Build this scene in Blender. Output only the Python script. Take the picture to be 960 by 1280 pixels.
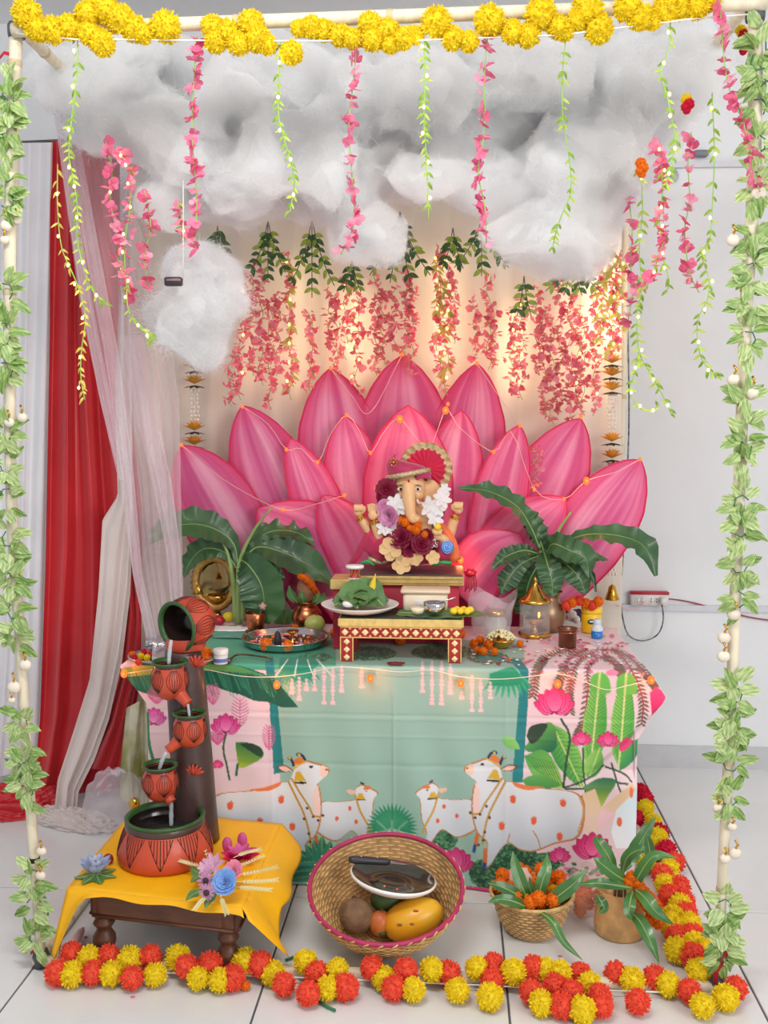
import bpy, math, random
import numpy as np
from mathutils import Vector, Matrix, noise
PI = math.pi
R = math.radians
random.seed(7)
rng = np.random.default_rng(7)
scene = bpy.context.scene
for _o in list(bpy.data.objects):
    bpy.data.objects.remove(_o)

# ------------------------------------------------------------------ camera
FOC, CAM_H, YAW, PITCH = 1260.0, 1.40, R(4.0), R(5.44)
cam_data = bpy.data.cameras.new('camera')
cam_data.sensor_fit = 'VERTICAL'
cam_data.sensor_height = 24.0
cam_data.lens = FOC * 24.0 / 1280.0
cam_data.clip_start = 0.05
cam = bpy.data.objects.new('camera', cam_data)
cam.location = (0, 0, CAM_H)
cam.rotation_euler = (PI / 2 - PITCH, 0, YAW)
scene.collection.objects.link(cam)
scene.camera = cam

# ------------------------------------------------------------------ world, daylight, exposure
world = bpy.data.worlds.new('room_daylight')
scene.world = world
world.use_nodes = True
wbg = world.node_tree.nodes['Background']
wbg.inputs[0].default_value = (0.93, 0.96, 1.0, 1)
wbg.inputs[1].default_value = 0.60


def area_light(name, loc, target, size, size_y, power, color=(1, 1, 1)):
    d = bpy.data.lights.new(name, 'AREA')
    d.shape = 'RECTANGLE'
    d.size, d.size_y, d.energy, d.color = size, size_y, power, color
    o = bpy.data.objects.new(name, d)
    o.location = loc
    o.rotation_euler = (Vector(target) - Vector(loc)).to_track_quat('-Z', 'Y').to_euler()
    scene.collection.objects.link(o)
    return o


area_light('window_daylight', (2.9, -1.2, 2.0), (0, 3.2, 0.7), 2.2, 1.8, 95, (1.0, 0.98, 0.95))
area_light('overhead_fill_light', (-0.5, 1.0, 2.86), (-0.2, 2.3, 0.0), 1.2, 0.25, 34, (1.0, 0.99, 0.97))  # unseen overhead fill lamp, added to brighten the floor

vs = scene.view_settings
vs.view_transform = 'Standard'
vs.look = 'None'
vs.gamma = 1.0
vs.use_curve_mapping = False
vs.exposure = 0.0
scene.cycles.use_denoising = True
scene.cycles.max_bounces = 7
scene.cycles.use_adaptive_sampling = True
scene.cycles.adaptive_threshold = 0.05
scene.cycles.transparent_max_bounces = 12

# ------------------------------------------------------------------ camera geometry: pixel of the photograph -> point on a real plane
_fw = Vector((-math.sin(YAW) * math.cos(PITCH), math.cos(YAW) * math.cos(PITCH), -math.sin(PITCH)))
_rt = Vector((math.cos(YAW), math.sin(YAW), 0))
_up = _rt.cross(_fw)
CAMP = Vector((0, 0, CAM_H))


def W(px, py, y=None, z=None):
    d = _fw + _rt * ((px - 480) / FOC) + _up * ((640 - py) / FOC)
    t = (y / d.y) if y is not None else ((z - CAM_H) / d.z)
    return CAMP + d * t


def PX(p):
    q = Vector(p) - CAMP
    w = q.dot(_fw)
    return 480 + FOC * q.dot(_rt) / w, 640 - FOC * q.dot(_up) / w


def XAT(px, y, z):
    k = (px - 480) / FOC
    zz = z - CAM_H
    return (k * (y * _fw.y + zz * _fw.z) - y * _rt.y - zz * _rt.z) / (_rt.x - k * _fw.x)


def S(y):
    return y / FOC      # metres in one photograph pixel at depth y


# ------------------------------------------------------------------ materials
def lin(c):
    out = []
    for v in c[:3]:
        v = v / 255.0
        out.append(v / 12.92 if v <= 0.04045 else ((v + 0.055) / 1.055) ** 2.4)
    return (*out, 1.0)


_mats = {}


def mat(name, rgb, rough=0.6, metal=0.0, var=0.10, scale=18.0, bump=0.0, bscale=60.0, trans=0.0, clear=0.0,
        emit=None, estr=0.0, sheen=0.0, coat=0.0, rgb2=None, attr=None, stretch=None, sss=0.0):
    if name in _mats:
        return _mats[name]
    m = bpy.data.materials.new(name)
    m.use_nodes = True
    nt = m.node_tree
    N, L = nt.nodes, nt.links
    bs = N['Principled BSDF']
    outn = N['Material Output']
    bs.inputs['Roughness'].default_value = rough
    bs.inputs['Metallic'].default_value = metal
    if sheen:
        bs.inputs['Sheen Weight'].default_value = sheen
    if coat:
        bs.inputs['Coat Weight'].default_value = coat
        bs.inputs['Coat Roughness'].default_value = 0.12
    if sss:
        bs.inputs['Subsurface Weight'].default_value = sss
        bs.inputs['Subsurface Radius'].default_value = (0.02, 0.012, 0.008)
    tc = N.new('ShaderNodeTexCoord')
    nz = N.new('ShaderNodeTexNoise')
    nz.inputs['Scale'].default_value = scale
    nz.inputs['Detail'].default_value = 4
    vec = tc.outputs['Object']
    if stretch:
        mp = N.new('ShaderNodeMapping')
        mp.inputs['Scale'].default_value = stretch
        L.new(vec, mp.inputs['Vector'])
        vec = mp.outputs['Vector']
    L.new(vec, nz.inputs['Vector'])
    mix = N.new('ShaderNodeMix')
    mix.data_type = 'RGBA'
    c = lin(rgb)
    if attr:
        at = N.new('ShaderNodeAttribute')
        at.attribute_name = attr
        mix.blend_type = 'MULTIPLY'
        mix.inputs[0].default_value = 1.0
        rp = N.new('ShaderNodeMapRange')
        rp.inputs['To Min'].default_value = 1 - var
        rp.inputs['To Max'].default_value = 1 + var
        L.new(nz.outputs['Fac'], rp.inputs['Value'])
        L.new(at.outputs['Color'], mix.inputs[6])
        L.new(rp.outputs['Result'], mix.inputs[7])
    else:
        c2 = lin(rgb2) if rgb2 else tuple(min(1, v * (1 + var)) for v in c[:3]) + (1,)
        c1 = c if rgb2 else tuple(v * (1 - var) for v in c[:3]) + (1,)
        mix.inputs[6].default_value = c1
        mix.inputs[7].default_value = c2
        mr = N.new('ShaderNodeMapRange')
        mr.inputs['From Min'].default_value = 0.32
        mr.inputs['From Max'].default_value = 0.60
        L.new(nz.outputs['Fac'], mr.inputs['Value'])
        L.new(mr.outputs['Result'], mix.inputs[0])
    col = mix.outputs[2]
    L.new(col, bs.inputs['Base Color'])
    if bump:
        n2 = N.new('ShaderNodeTexNoise')
        n2.inputs['Scale'].default_value = bscale
        n2.inputs['Detail'].default_value = 3
        L.new(vec, n2.inputs['Vector'])
        bp = N.new('ShaderNodeBump')
        bp.inputs['Strength'].default_value = bump
        bp.inputs['Distance'].default_value = 0.01
        L.new(n2.outputs['Fac'], bp.inputs['Height'])
        L.new(bp.outputs['Normal'], bs.inputs['Normal'])
    cur = bs.outputs['BSDF']
    if trans:
        tr = N.new('ShaderNodeBsdfTranslucent')
        L.new(col, tr.inputs['Color'])
        mx = N.new('ShaderNodeMixShader')
        mx.inputs[0].default_value = trans
        L.new(cur, mx.inputs[1])
        L.new(tr.outputs[0], mx.inputs[2])
        cur = mx.outputs[0]
    if clear:
        tp = N.new('ShaderNodeBsdfTransparent')
        mx = N.new('ShaderNodeMixShader')
        mx.inputs[0].default_value = clear
        L.new(cur, mx.inputs[1])
        L.new(tp.outputs[0], mx.inputs[2])
        cur = mx.outputs[0]
    if emit:
        bs.inputs['Emission Color'].default_value = lin(emit)
        bs.inputs['Emission Strength'].default_value = estr
        m.cycles.emission_sampling = 'NONE'
    if cur is not bs.outputs['BSDF']:
        L.new(cur, outn.inputs['Surface'])
    _mats[name] = m
    return m


def glass_mat(name, rgb=(255, 255, 255), rough=0.02, mixf=0.86):
    if name in _mats:
        return _mats[name]
    m = mat(name, rgb, rough=rough, var=0.02, clear=mixf)
    m.node_tree.nodes['Principled BSDF'].inputs['Specular IOR Level'].default_value = 0.9
    return m


# ------------------------------------------------------------------ mesh building
def catmull(pts, n):
    P = [Vector(p) for p in pts]
    if len(P) < 3:
        return [P[0].lerp(P[-1], i / (n - 1)) for i in range(n)]
    out = []
    m = len(P) - 1
    for i in range(n):
        t = i / (n - 1) * m
        k = min(int(t), m - 1)
        u = t - k
        p1, p2 = P[k], P[k + 1]
        p0 = P[k - 1] if k > 0 else p1 * 2 - p2
        p3 = P[k + 2] if k + 2 <= m else p2 * 2 - p1
        out.append(0.5 * ((2 * p1) + (p2 - p0) * u + (2 * p0 - 5 * p1 + 4 * p2 - p3) * u * u + (3 * p1 - p0 - 3 * p2 + p3) * u ** 3))
    return out


def frame_from(t, hint=Vector((0, 0, 1))):
    t = t.normalized()
    s = t.cross(hint)
    if s.length < 1e-4:
        s = t.cross(Vector((1, 0, 0)))
    s.normalize()
    return s, s.cross(t).normalized()


class MB:
    def __init__(self):
        self.v, self.f, self.m, self.mi = [], [], [], 0

    def add(self, verts, faces, M=None):
        b = len(self.v)
        if M is not None:
            verts = [M @ Vector(p) for p in verts]
        self.v.extend([tuple(p) for p in verts])
        self.f.extend([tuple(i + b for i in q) for q in faces])
        self.m.extend([self.mi] * len(faces))
        return self

    def tube(self, pts, r, n=8, cap=True, M=None):
        pts = [Vector(p) for p in pts]
        k = len(pts)
        rr = r if isinstance(r, (list, tuple)) else [r] * k
        vs_, fs = [], []
        prev = None
        for i, p in enumerate(pts):
            t = pts[min(i + 1, k - 1)] - pts[max(i - 1, 0)]
            if t.length < 1e-9:
                t = Vector((0, 0, 1))
            t.normalize()
            if prev is None:
                s, u = frame_from(t)
            else:
                s = prev - t * prev.dot(t)
                if s.length < 1e-6:
                    s, u = frame_from(t)
                s.normalize()
                u = s.cross(t)
            prev = s
            for j in range(n):
                a = 2 * PI * j / n
                vs_.append(p + (s * math.cos(a) + u * math.sin(a)) * rr[i])
        for i in range(k - 1):
            for j in range(n):
                a, b = i * n + j, i * n + (j + 1) % n
                fs.append((a, b, b + n, a + n))
        if cap:
            fs.append(tuple(range(n))[::-1])
            fs.append(tuple((k - 1) * n + j for j in range(n)))
        return self.add(vs_, fs, M)

    def lathe(self, prof, n=24, M=None, wob=None):
        vs_, fs = [], []
        k = len(prof)
        for i, (r, z) in enumerate(prof):
            for j in range(n):
                a = 2 * PI * j / n
                q = r * (wob(a, z) if wob else 1)
                vs_.append((q * math.cos(a), q * math.sin(a), z))
        for i in range(k - 1):
            for j in range(n):
                a, b = i * n + j, i * n + (j + 1) % n
                fs.append((a, b, b + n, a + n))
        return self.add(vs_, fs, M)

    def box(self, c, s, M=None, bev=0.0):
        cx, cy, cz = c
        x, y, z = s[0] / 2, s[1] / 2, s[2] / 2
        if bev <= 0:
            vs_ = [(cx + i * x, cy + j * y, cz + k * z) for k in (-1, 1) for j in (-1, 1) for i in (-1, 1)]
            fs = [(0, 2, 3, 1), (4, 5, 7, 6), (0, 1, 5, 4), (2, 6, 7, 3), (0, 4, 6, 2), (1, 3, 7, 5)]
            return self.add(vs_, fs, M)
        prof = []
        for (zz, ins) in ((-z, bev), (-z + bev, 0), (z - bev, 0), (z, bev)):
            ring = []
            for (sx, sy) in ((1, 1), (-1, 1), (-1, -1), (1, -1)):
                b = bev
                px_, py_ = x - ins, y - ins
                if sx * sy > 0:
                    ring += [(cx + sx * px_, cy + sy * (py_ - b), cz + zz), (cx + sx * (px_ - b), cy + sy * py_, cz + zz)]
                else:
                    ring += [(cx + sx * (px_ - b), cy + sy * py_, cz + zz), (cx + sx * px_, cy + sy * (py_ - b), cz + zz)]
            prof.append(ring)
        vs_ = [p for r_ in prof for p in r_]
        fs = []
        for i in range(3):
            for j in range(8):
                a, b = i * 8 + j, i * 8 + (j + 1) % 8
                fs.append((a, b, b + 8, a + 8))
        fs.append(tuple(range(8))[::-1])
        fs.append(tuple(24 + j for j in range(8)))
        return self.add(vs_, fs, M)

    def ell(self, c, r, nu=16, nv=10, M=None, rot=None, fn=None):
        c = Vector(c)
        if isinstance(r, (int, float)):
            r = (r, r, r)
        vs_, fs = [], []
        for i in range(nv + 1):
            th = PI * i / nv
            for j in range(nu):
                ph = 2 * PI * j / nu
                d = Vector((math.sin(th) * math.cos(ph), math.sin(th) * math.sin(ph), math.cos(th)))
                k = fn(d) if fn else 1.0
                p = Vector((d.x * r[0] * k, d.y * r[1] * k, d.z * r[2] * k))
                if rot is not None:
                    p = rot @ p
                vs_.append(c + p)
        for i in range(nv):
            for j in range(nu):
                a, b = i * nu + j, i * nu + (j + 1) % nu
                fs.append((a, a + nu, b + nu, b))
        return self.add(vs_, fs, M)

    def grid(self, rows, M=None, closed=False):
        k, n = len(rows), len(rows[0])
        vs_ = [p for r_ in rows for p in r_]
        fs = []
        for i in range(k - 1):
            for j in range(n if closed else n - 1):
                a, b = i * n + j, i * n + (j + 1) % n
                fs.append((a, b, b + n, a + n))
        return self.add(vs_, fs, M)

    def mesh(self, name, mats, smooth=True):
        me = bpy.data.meshes.new(name)
        me.from_pydata(self.v, [], self.f)
        if not isinstance(mats, (list, tuple)):
            mats = [mats]
        for m_ in mats:
            me.materials.append(m_)
        n = len(me.polygons)
        if len(mats) > 1:
            me.polygons.foreach_set('material_index', np.array(self.m, dtype=np.int32))
        me.polygons.foreach_set('use_smooth', np.full(n, bool(smooth)))
        me.update()
        return me

    def build(self, name, mats, parent=None, smooth=True, solid=0.0, sub=0, sharp=None):
        o = put(name, self.mesh(name, mats, smooth), parent)
        if solid:
            md = o.modifiers.new('thickness', 'SOLIDIFY')
            md.thickness = solid
            md.offset = 0
        if sub:
            md = o.modifiers.new('smooth', 'SUBSURF')
            md.levels = md.render_levels = sub
        if sharp:
            o.data.set_sharp_from_angle(angle=R(sharp))
        return o


_wm = {}
COL = scene.collection


def put(name, me, parent=None, M=None):
    """link a mesh as an object; M is its matrix in the world (default: the mesh is in world coordinates)"""
    o = bpy.data.objects.new(name, me)
    COL.objects.link(o)
    M = M if M is not None else Matrix.Identity(4)
    if parent is not None:
        o.parent = parent
        o.matrix_basis = _wm[parent.name].inverted() @ M
    else:
        o.matrix_basis = M
    _wm[o.name] = M.copy()
    return o


def thing(name, label, cat, loc=(0, 0, 0), group=None):
    o = bpy.data.objects.new(name, None)
    o.empty_display_size = 0.05
    COL.objects.link(o)
    o.location = loc
    _wm[o.name] = Matrix.Translation(Vector(loc))
    return tag(o, label, cat, group)


def tag(o, label=None, cat=None, group=None, kind=None):
    if label:
        o['label'] = label
    if cat:
        o['category'] = cat
    if group:
        o['group'] = group
    if kind:
        o['kind'] = kind
    return o


def structure(o):
    o['kind'] = 'structure'
    return o


def TRS(loc, rot=None, s=1.0):
    M = Matrix.Translation(Vector(loc))
    if rot is not None:
        M = M @ rot.to_4x4()
    if s != 1.0:
        M = M @ Matrix.Scale(s, 4)
    return M


def aim(direction, roll=0.0):
    """rotation matrix whose +Z points along direction"""
    q = Vector(direction).to_track_quat('Z', 'Y').to_matrix()
    return q @ Matrix.Rotation(roll, 3, 'Z')


def lamp(name, loc, power, color, radius=0.02):
    d = bpy.data.lights.new(name, 'POINT')
    d.energy, d.color, d.shadow_soft_size = power, color, radius
    o = bpy.data.objects.new(name, d)
    o.location = loc
    COL.objects.link(o)
    return o


def fbm(p, o=3):
    v, a = 0.0, 1.0
    p = Vector(p)
    for _ in range(o):
        v += a * noise.noise(p)
        p = p * 2.03
        a *= 0.5
    return v


def interp(pts, t):
    """piecewise linear interpolation of a list of (key, value...)"""
    if t <= pts[0][0]:
        return pts[0][1:]
    for a, b in zip(pts, pts[1:]):
        if t <= b[0]:
            u = (t - a[0]) / max(1e-9, b[0] - a[0])
            return tuple(x + (y - x) * u for x, y in zip(a[1:], b[1:]))
    return pts[-1][1:]

# ================================================================== THE SETTING
wall_m = mat('white_wall_paint', (228, 229, 231), rough=0.85, var=0.025, scale=3, bump=0.06, bscale=40)
tile_m = mat('pale_floor_tile', (222, 222, 221), rough=0.22, var=0.03, scale=2.5)
grout_m = mat('floor_grout', (96, 96, 100), rough=0.9)
skirt_m = mat('skirting_tile', (196, 196, 199), rough=0.4, var=0.03)
WALL_Y, CEIL_Z = 4.0, 2.93

fl = structure(MB().box((0.2, 1.3, -0.03), (5.6, 5.5, 0.05)).build('floor', grout_m, smooth=False))
tile_me = MB().box((0, 0, 0), (0.5945, 1.1945, 0.008), bev=0.0015).mesh('tile', tile_m, smooth=False)
for ix in range(-4, 4):
    for iy in range(-3, 1):
        put('tile', tile_me, fl, Matrix.Translation((0.137 + 0.6 * ix + 0.3, 2.803 + 1.2 * iy + 0.6, -0.004)))
structure(MB().box((0.2, WALL_Y + 0.05, 1.46), (5.6, 0.1, 2.98)).build('wall_back', wall_m, smooth=False))
structure(MB().box((0.2, 1.3, CEIL_Z + 0.05), (5.6, 5.5, 0.1)).build('ceiling', wall_m, smooth=False))
structure(MB().box((0.2, WALL_Y - 0.007, 0.045), (5.6, 0.014, 0.09)).build('baseboard_back', skirt_m, smooth=False))
# surface conduits on the back wall
cond_m = mat('conduit_plastic', (206, 207, 213), rough=0.45, var=0.03)
zc = W(900, 206, y=WALL_Y).z
structure(MB().box((1.05, WALL_Y - 0.010, zc), (1.5, 0.016, 0.022)).build('trim_1', cond_m, smooth=False))
zc2 = W(900, 757, y=WALL_Y).z
structure(MB().box((1.25, WALL_Y - 0.008, zc2 - 0.01), (1.3, 0.014, 0.024)).build('trim_2', cond_m, smooth=False))
grey_m = mat('grey_plastic', (122, 126, 140), rough=0.5)
p = W(876, 192, y=WALL_Y - 0.02)
tag(MB().box(p, (0.055, 0.03, 0.024), bev=0.005).build('conduit_clamp', grey_m), 'dark grey clamp on the upper wall conduit at the right', 'clamp')
p = W(839, 220, y=WALL_Y - 0.006)
t = thing('hook_plate', 'small round grey plate on the wall below the upper conduit', 'wall plate', p)
MB().lathe([(0, 0), (0.026, 0), (0.028, 0.004), (0.024, 0.010), (0, 0.012)], 20, TRS(p, aim((0, -1, 0)))).build('plate', mat('pale_grey_plastic', (176, 178, 190), rough=0.4), t)
MB().ell(p + Vector((0, -0.014, 0)), 0.007, 10, 6).build('screw', grey_m, t)

# ================================================================== CANOPY FRAME
bam_m = mat('pale_bamboo', (222, 211, 186), rough=0.5, var=0.08, scale=9, stretch=(6, 6, 1.0), bump=0.05)
node_m = mat('bamboo_node', (202, 184, 148), rough=0.6)
duct_m = mat('grey_joint_tape', (84, 86, 92), rough=0.55)
FY = 2.39
frame = thing('canopy_frame', 'pale bamboo pole frame of the flower canopy standing on the tiles', 'frame', (-0.2, FY, 0))


def pole(name, pts, r, nodes=None, parent=frame):
    q = catmull(pts, 40)
    k = len(q)
    rr = []
    for i in range(k):
        t_ = i / (k - 1)
        rr.append((r[0] + (r[1] - r[0]) * t_))
    o = MB().tube(q, rr, 12).build(name, bam_m, parent)
    L_ = sum((q[i + 1] - q[i]).length for i in range(k - 1))
    n = max(2, int(L_ / 0.29))
    for j in range(n):
        t_ = (j + 0.6) / n
        i = int(t_ * (k - 1))
        d = (q[min(i + 1, k - 1)] - q[i - 1]).normalized()
        rad = rr[i]
        M_ = TRS(q[i], aim(d))
        MB().lathe([(rad * 0.98, -0.008), (rad * 1.12, -0.002), (rad * 1.04, 0.001), (rad * 1.12, 0.004), (rad * 0.98, 0.009)], 12, M_).build('bamboo_ring', node_m, o)
    return q


LP = [(20, 44), (17, 120), (13, 280), (12, 450), (15, 640), (25, 800), (37, 990), (51, 1192)]
RP = [(944, 6), (944, 120), (941, 250), (933, 380), (926, 560), (921, 700), (913, 900), (906, 1040), (896, 1235)]
left_q = pole('pole', [W(a, b, y=FY) for a, b in LP], (0.0155, 0.0125))
right_q = pole('pole', [W(a, b, y=FY) for a, b in RP], (0.0165, 0.0125))
TOPL, TOPR = W(16, 38, y=FY - 0.02), W(958, 4, y=FY - 0.02)
top_q = pole('pole', [TOPL, TOPR], (0.016, 0.015))
BFL, BFR = W(40, 1204, z=0.016), W(905, 1243, z=0.016)
BFL.y = BFR.y = FY - 0.005
pole('pole', [BFL, (BFL + BFR) / 2, BFR], (0.014, 0.014))
BY = 3.73
XR, XL = XAT(776, BY, 1.2), -1.06
pole('pole', [(XR, BY, 0), (XR, BY, 2.29)], (0.014, 0.014))
pole('pole', [(XL, BY, 0), (XL, BY, 2.29)], (0.014, 0.014))
pole('pole', [(-1.05, FY + 0.04, 0.016), (XL, BY - 0.02, 0.016)], (0.013, 0.013))
pole('pole', [(0.655, FY + 0.04, 0.016), (XR, BY - 0.02, 0.016)], (0.013, 0.013))
pole('pole', [(-1.03, FY, 2.31), (XL, BY, 2.31)], (0.014, 0.014))
pole('pole', [(0.66, FY, 2.33), (XR, BY, 2.31)], (0.014, 0.014))
pole('pole', [(XL - 0.05, BY, 2.27), (XR + 0.05, BY, 2.27)], (0.014, 0.014))
for a, b, hh, ra in ((21, 38, 0.034, 0.021), (944, 18, 0.03, 0.022)):
    c = W(a, b, y=FY)
    MB().lathe([(0, -hh / 2), (ra * 0.92, -hh / 2), (ra, -hh / 4), (ra, hh / 3), (ra * 0.85, hh / 2), (0, hh / 2)], 14, TRS(c)).build('joint_tape', duct_m, frame)
for c, ra in ((left_q[-1], 0.021), (right_q[-1], 0.021)):
    q_ = Vector((c.x, c.y, 0.02))
    MB().lathe([(0, -0.02), (ra, -0.02), (ra * 1.03, 0.005), (ra * 0.85, 0.022), (0, 0.024)], 14, TRS(q_)).build('joint_tape', duct_m, frame)
for (a, b) in ((43, 1074),):
    c = W(a, b, y=FY)
    MB().lathe([(0.0135, -0.006), (0.0142, 0), (0.0135, 0.006)], 12, TRS(c)).build('black_tape_band', mat('black_tape', (30, 28, 28)), frame)
# ribbon scraps at the joints
red_rib = mat('red_ribbon', (186, 30, 50), rough=0.45)
for nm, lab, pts in (('ribbon_tie', 'short red ribbon tied to the left pole near the top', [(0, 72), (5, 66), (14, 68), (20, 70)]),
                     ('ribbon_tie', 'short red ribbon at the foot of the left pole', [(38, 1192), (44, 1187), (50, 1190), (46, 1196)])):
    rows = [[W(a, b - 2.2, y=FY - 0.012), W(a, b + 2.2, y=FY - 0.012)] for a, b in pts]
    tag(MB().grid(rows).build(nm, red_rib, solid=0.001), lab, 'ribbon')
rows = [[W(a, b, y=FY - 0.024), W(a + 5, b + 2, y=FY - 0.024)] for a, b in ((891, 1229), (893, 1214), (899, 1203), (905, 1192), (902, 1185))]
tag(MB().grid(rows).build('ribbon_tie', red_rib, solid=0.001), 'red ribbon strip wound round the foot of the right pole', 'ribbon')

# ================================================================== CURTAINS AND BACKDROP
def sheet(left, right, y0, y1, nu, nv, folds, amp, seed=0, y_fn=None, phase=0.0):
    """hanging cloth between two edges given as (px, py) down the photograph, at depth y0 (top) to y1 (bottom)"""
    rows = []
    lt = [(i / (len(left) - 1), *p_) for i, p_ in enumerate(left)]
    rt_ = [(i / (len(right) - 1), *p_) for i, p_ in enumerate(right)]
    for i in range(nv):
        t_ = i / (nv - 1)
        a, b = interp(lt, t_), interp(rt_, t_)
        yy = y0 + (y1 - y0) * t_
        row = []
        for j in range(nu):
            u = j / (nu - 1)
            ph = u * folds * 2 * PI + phase + 2.4 * noise.noise(Vector((u * 3 + seed, t_ * 1.3, seed)))
            d = amp * (math.sin(ph) + 0.16 * math.sin(2.3 * ph + 1.1 + seed)) * (0.75 + 0.5 * noise.noise(Vector((u * 5, seed, t_ * 2))))
            row.append(W(a[0] + (b[0] - a[0]) * u, a[1] + (b[1] - a[1]) * u, y=yy + d))
        rows.append(row)
    return rows


satin_w = mat('white_satin', (244, 243, 246), rough=0.35, var=0.04, scale=5, sheen=0.3, trans=0.15)
satin_c = mat('ivory_satin', (219, 204, 199), rough=0.35, var=0.04, scale=5, sheen=0.3)
satin_r = mat('red_satin', (188, 26, 36), rough=0.35, var=0.12, scale=4, sheen=0.15, rgb2=(206, 38, 46))
# rod
rod_z = W(70, 177, y=3.66).z
c_ = thing('curtain_rod', 'thin dark rod that carries the white and red curtains', 'curtain rod', W(80, 178, y=3.66))
MB().tube([W(-40, 181, y=3.66), W(140, 173, y=3.66)], 0.006, 8).build('rod', mat('dark_rod', (96, 92, 92), rough=0.4), c_)
MB().ell(W(140, 173, y=3.66), 0.011, 10, 6).build('finial', mat('dark_rod', (96, 92, 92)), c_)
o = MB().grid(sheet([(-42, 180), (-45, 500), (-50, 800), (-60, 985)], [(66, 178), (60, 480), (53, 780), (46, 960)], 3.63, 3.60, 90, 40, 5, 0.02, 1)).build('white_curtain', satin_w)
tag(o, 'white satin curtain at the far left behind the pole', 'curtain')
o = MB().grid(sheet([(63, 177), (62, 420), (57, 700), (50, 900), (40, 1000)], [(150, 172), (150, 400), (178, 640), (176, 850), (150, 985)], 3.62, 3.5, 110, 50, 3.4, 0.030, 5)).build('red_curtain', satin_r)
tag(o, 'deep red satin curtain falling beside the white curtain', 'curtain')
# ivory drape tied across the red curtain, trailing on the floor
o = MB().grid(sheet([(149, 360), (144, 500), (147, 620), (128, 650), (123, 740), (112, 850), (90, 920), (72, 975), (68, 1010)],
                    [(163, 360), (165, 500), (166, 640), (163, 740), (152, 830), (136, 900), (118, 950), (98, 990), (95, 1030)], 3.46, 3.30, 60, 70, 2.0, 0.016, 9)).build('ivory_drape', satin_c)
tag(o, 'ivory satin drape running down in front of the red curtain', 'drape')
# red drape right of the ivory one
o = MB().grid(sheet([(150, 640), (160, 760), (152, 840), (136, 900), (110, 960)], [(170, 640), (176, 780), (172, 850), (158, 915), (150, 965)], 3.50, 3.40, 40, 40, 2.5, 0.018, 4)).build('red_drape', satin_r)
tag(o, 'narrow red satin drape between the ivory drape and the fountain', 'drape')


def heap(cx, cy, rx, ry, rz, seed, n=64, ang=0.0, ridge=9.0, z0=0.0, rough=1.0):
    c = W(cx, cy, z=z0)
    m_ = MB()
    rows = []
    ca, sa = math.cos(ang), math.sin(ang)
    for i in range(n // 2 + 1):
        th = PI / 2 * i / (n // 2)
        row = []
        for j in range(n):
            ph = 2 * PI * j / n
            d = Vector((math.sin(th) * math.cos(ph), math.sin(th) * math.sin(ph), math.cos(th)))
            rid = noise.noise(Vector((d.x * 1.6 + seed, d.y * ridge, d.z * 2 + seed)))
            rid2 = noise.noise(Vector((d.x * ridge, d.y * 2 + seed, d.z * ridge)))
            k = 1 + rough * (0.22 * rid + 0.10 * rid2)
            x, y = d.x * rx * k, d.y * ry * k
            row.append((c.x + x * ca - y * sa, c.y + x * sa + y * ca, z0 + max(0.0015, d.z * rz * (1 + rough * (0.5 * rid + 0.25 * rid2)))))
        rows.append(row)
    m_.grid(rows, closed=True)
    return m_


tag(heap(5, 1012, 0.24, 0.11, 0.07, 3.0, n=110, ang=0.1, ridge=14).build('red_cloth_heap', satin_r), 'crumpled end of red satin lying on the floor at the far left', 'cloth')
tag(heap(92, 1030, 0.17, 0.065, 0.045, 8.0, n=110, ang=-0.35, ridge=14).build('ivory_cloth_heap', satin_c), 'ivory satin bunched on the floor under its drape', 'cloth')
tag(heap(140, 972, 0.10, 0.08, 0.16, 12.0).build('red_cloth_bundle', satin_r), 'red satin bundled up behind the clear plastic sheet', 'cloth')
print_m = mat('green_floral_cloth', (150, 148, 84), rough=0.7, var=0.3, scale=9, rgb2=(206, 200, 176))
o = MB().grid(sheet([(158, 885), (150, 960), (150, 1000)], [(186, 870), (184, 960), (184, 1010)], 3.30, 3.22, 24, 24, 1.6, 0.025, 6)).build('floral_cloth', print_m)
tag(o, 'olive green printed cloth hanging at the left end of the table', 'cloth')
plast_m = mat('clear_plastic_sheet', (248, 238, 246), rough=0.2, var=0.08, scale=6, clear=0.76, bump=0.7, bscale=22)
tag(heap(150, 1035, 0.13, 0.09, 0.20, 21.0, n=90, ridge=6, rough=0.45).build('plastic_sheet', plast_m), 'crumpled clear plastic sheet slumped beside the terracotta fountain', 'plastic sheet')

# cream backdrop behind the lotus and the sheer net in front of the left curtain
back_m = mat('cream_backdrop_cloth', (242, 230, 216), rough=0.7, var=0.03, scale=4, trans=0.25)
o = MB().grid(sheet([(158, 180), (165, 420), (168, 640), (170, 800), (172, 960)], [(776, 180), (777, 420), (777, 600), (776, 800), (776, 990)], 3.68, 3.68, 200, 24, 17, 0.006, 2)).build('backdrop_cloth', back_m)
tag(o, 'cream pleated backdrop cloth hanging behind the pink lotus', 'backdrop')
net_m = mat('sheer_net', (252, 240, 248), rough=0.6, var=0.05, scale=5, trans=0.5, clear=0.66)
net2_m = mat('sheer_net_edge', (254, 244, 252), rough=0.6, var=0.05, trans=0.5, clear=0.56)
net = thing('net_drape', 'sheer pale net draped from the canopy across the left curtains', 'net', W(190, 800, y=3.1))
L1 = [(64, 118), (78, 220), (100, 380), (125, 500), (150, 600), (163, 700), (186, 815)]
R1 = [(140, 165), (168, 260), (210, 400), (224, 500), (226, 600), (228, 700), (230, 770)]
MB().grid(sheet(L1, R1, 2.95, 3.08, 90, 60, 7, 0.012, 3)).build('net_panel', net_m, net)
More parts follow.
